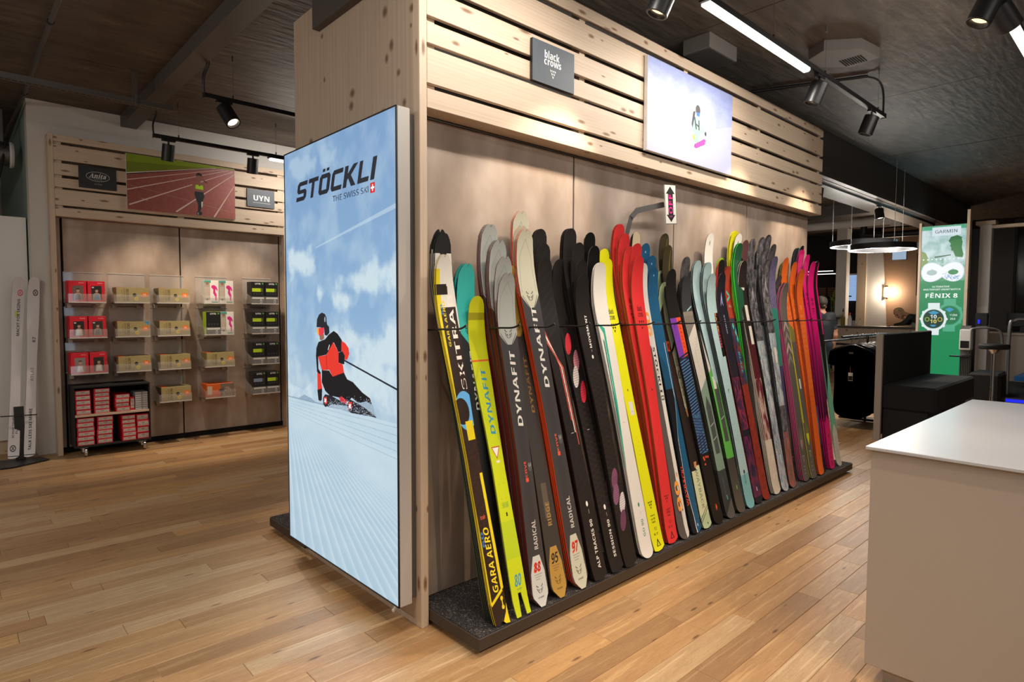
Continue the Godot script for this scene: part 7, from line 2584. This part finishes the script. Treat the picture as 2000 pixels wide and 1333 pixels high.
func build_people() -> void:
	var pm := person_material("person_skin_and_cloth")
	var skin := lin("b98468")
	# man in black seen from behind, arm hanging
	var o := Vector3(9.0, 0, -1.66)
	var R := Vector3(0.734, 0, 0.679)       # his right, as he looks away from the camera
	var F := Vector3(0.679, 0, -0.734)
	var P := func(r: float, y: float, fw: float) -> Vector3: return o + R * r + Vector3.UP * y + F * fw
	var shirt := lin("1b1b1d")
	var jeans := lin("26292f")
	var shoe := lin("1a1918")
	var bones := []
	for s in [-1.0, 1.0]:
		bones.append([P.call(0.09 * s, 0.86, 0), P.call(0.10 * s, 0.46, 0.01), 0.088, 0.060, jeans])
		bones.append([P.call(0.10 * s, 0.46, 0.01), P.call(0.105 * s, 0.09, -0.02), 0.062, 0.046, jeans])
		bones.append([P.call(0.105 * s, 0.045, -0.05), P.call(0.125 * s, 0.035, 0.15), 0.045, 0.034, shoe])
		bones.append([P.call(0.165 * s, 1.36, -0.01), P.call(0.205 * s, 1.14, -0.02), 0.056, 0.046, shirt])
		bones.append([P.call(0.205 * s, 1.14, -0.02), P.call(0.215 * s, 1.04, -0.02), 0.046, 0.041, skin])
		bones.append([P.call(0.215 * s, 1.04, -0.02), P.call(0.235 * s, 0.80, 0.06), 0.041, 0.027, skin])
	bones.append([P.call(-0.08, 0.88, 0), P.call(0.08, 0.88, 0), 0.105, 0.105, jeans])
	bones.append([P.call(0, 0.98, 0), P.call(0, 1.18, 0), 0.125, 0.125, shirt])
	bones.append([P.call(-0.06, 1.02, 0), P.call(-0.09, 1.28, 0), 0.10, 0.105, shirt])
	bones.append([P.call(0.06, 1.02, 0), P.call(0.09, 1.28, 0), 0.10, 0.105, shirt])
	bones.append([P.call(-0.15, 1.36, -0.01), P.call(0.15, 1.36, -0.01), 0.062, 0.062, shirt])
	bones.append([P.call(0, 1.38, -0.01), P.call(0, 1.50, 0.01), 0.056, 0.054, skin])
	var b := MB.new()
	flesh(b, bones, 0.013, 0.04)
	var hb := head_bones(P.call(0, 1.555, 0.02), Basis(-R, Vector3.UP, -F).orthonormalized() * Basis(Vector3.UP, PI), skin, lin("8a4a40"))
	flesh(b, hb, 0.005, 0.012)
	for s in [-1.0, 1.0]:
		flesh(b, hand_bones(P.call(0.235 * s, 0.80, 0.06), Vector3(0, -0.97, 0) + F * 0.22, R * s, 1.0, skin), 0.004, 0.006)
	var t := thing("person", "man in a black shirt and dark jeans seen from behind, beyond the clothes rack", "person")
	part("body", b.mesh(), pm, t)
	b = MB.new()
	var hc := lin("2e221b")
	flesh(b, [[P.call(0, 1.60, -0.005), P.call(0, 1.605, 0.03), 0.084, 0.084, hc], [P.call(0, 1.56, -0.035), P.call(0, 1.52, -0.04), 0.068, 0.05, hc]], 0.006, 0.02)
	part("hair", b.mesh(), pm, t)
	# blonde woman bent over the end of the bar
	var skin2 := lin("cc9a7c")
	var top := lin("2a302d")
	var jean2 := lin("34455e")
	var Q := func(x: float, y: float, z: float) -> Vector3: return Vector3(13.5 + x, y, z)
	bones = []
	for s in [-1.0, 1.0]:
		bones.append([Q.call(0.085 * s, 0.86, -0.99), Q.call(0.09 * s, 0.46, -0.97), 0.088, 0.058, jean2])
		bones.append([Q.call(0.09 * s, 0.46, -0.97), Q.call(0.095 * s, 0.09, -0.93), 0.058, 0.042, jean2])
		bones.append([Q.call(0.095 * s, 0.045, -0.91), Q.call(0.10 * s, 0.035, -1.09), 0.040, 0.030, shoe])
		bones.append([Q.call(0.15 * s, 1.32, -1.50), Q.call(0.19 * s, 1.185, -1.60), 0.048, 0.042, top])
		bones.append([Q.call(0.19 * s, 1.185, -1.60), Q.call(0.10 * s, 1.145, -1.80), 0.040, 0.026, top])
	bones.append([Q.call(-0.07, 0.93, -1.0), Q.call(0.07, 0.93, -1.0), 0.105, 0.105, jean2])
	bones.append([Q.call(0, 1.02, -1.04), Q.call(0, 1.18, -1.20), 0.112, 0.104, top])
	bones.append([Q.call(-0.05, 1.19, -1.20), Q.call(-0.07, 1.28, -1.40), 0.086, 0.088, top])
	bones.append([Q.call(0.05, 1.19, -1.20), Q.call(0.07, 1.28, -1.40), 0.086, 0.088, top])
	bones.append([Q.call(-0.13, 1.32, -1.49), Q.call(0.13, 1.32, -1.49), 0.056, 0.056, top])
	bones.append([Q.call(0, 1.33, -1.52), Q.call(-0.02, 1.38, -1.64), 0.048, 0.046, skin2])
	b = MB.new()
	flesh(b, bones, 0.013, 0.04)
	var look := Vector3(-0.62, -0.55, -0.56).normalized()
	var HB := Basis.looking_at(look, Vector3(0.1, 0.8, -0.6).normalized())
	var hat := Vector3(13.46, 1.385, -1.72)
	flesh(b, head_bones(hat, HB, skin2, lin("a8564c")), 0.005, 0.012)
	for s in [-1.0, 1.0]:
		flesh(b, hand_bones(Q.call(0.10 * s, 1.142, -1.80), Vector3(-0.3 * s, -0.04, -0.95).normalized(), Vector3(0, 1, -0.04), -s, skin2), 0.004, 0.006)
	t = thing("person", "blonde woman in a dark top and jeans bending over the bar end", "person")
	part("body", b.mesh(), pm, t)
	b = MB.new()
	var bl := lin("dcbd8e")
	var bl2 := lin("bd9a68")
	var HP := func(x: float, y: float, z: float) -> Vector3: return hat + HB * Vector3(x, y, z)
	flesh(b, [[HP.call(0, 0.062, 0.005), HP.call(0, 0.05, 0.03), 0.082, 0.080, bl], [HP.call(0, 0.0, 0.045), HP.call(0, -0.03, 0.05), 0.066, 0.05, bl], [HP.call(-0.07, 0.05, -0.01), HP.call(-0.085, -0.09, 0.0), 0.022, 0.012, bl2], [HP.call(0.07, 0.05, 0.0), HP.call(0.095, -0.06, 0.03), 0.026, 0.026, bl], [HP.call(0.095, -0.06, 0.03), HP.call(0.10, -0.06, 0.03) + Vector3(0.0, -0.12, 0.08), 0.030, 0.016, bl2]], 0.006, 0.02)
	part("hair", b.mesh(), pm, t)
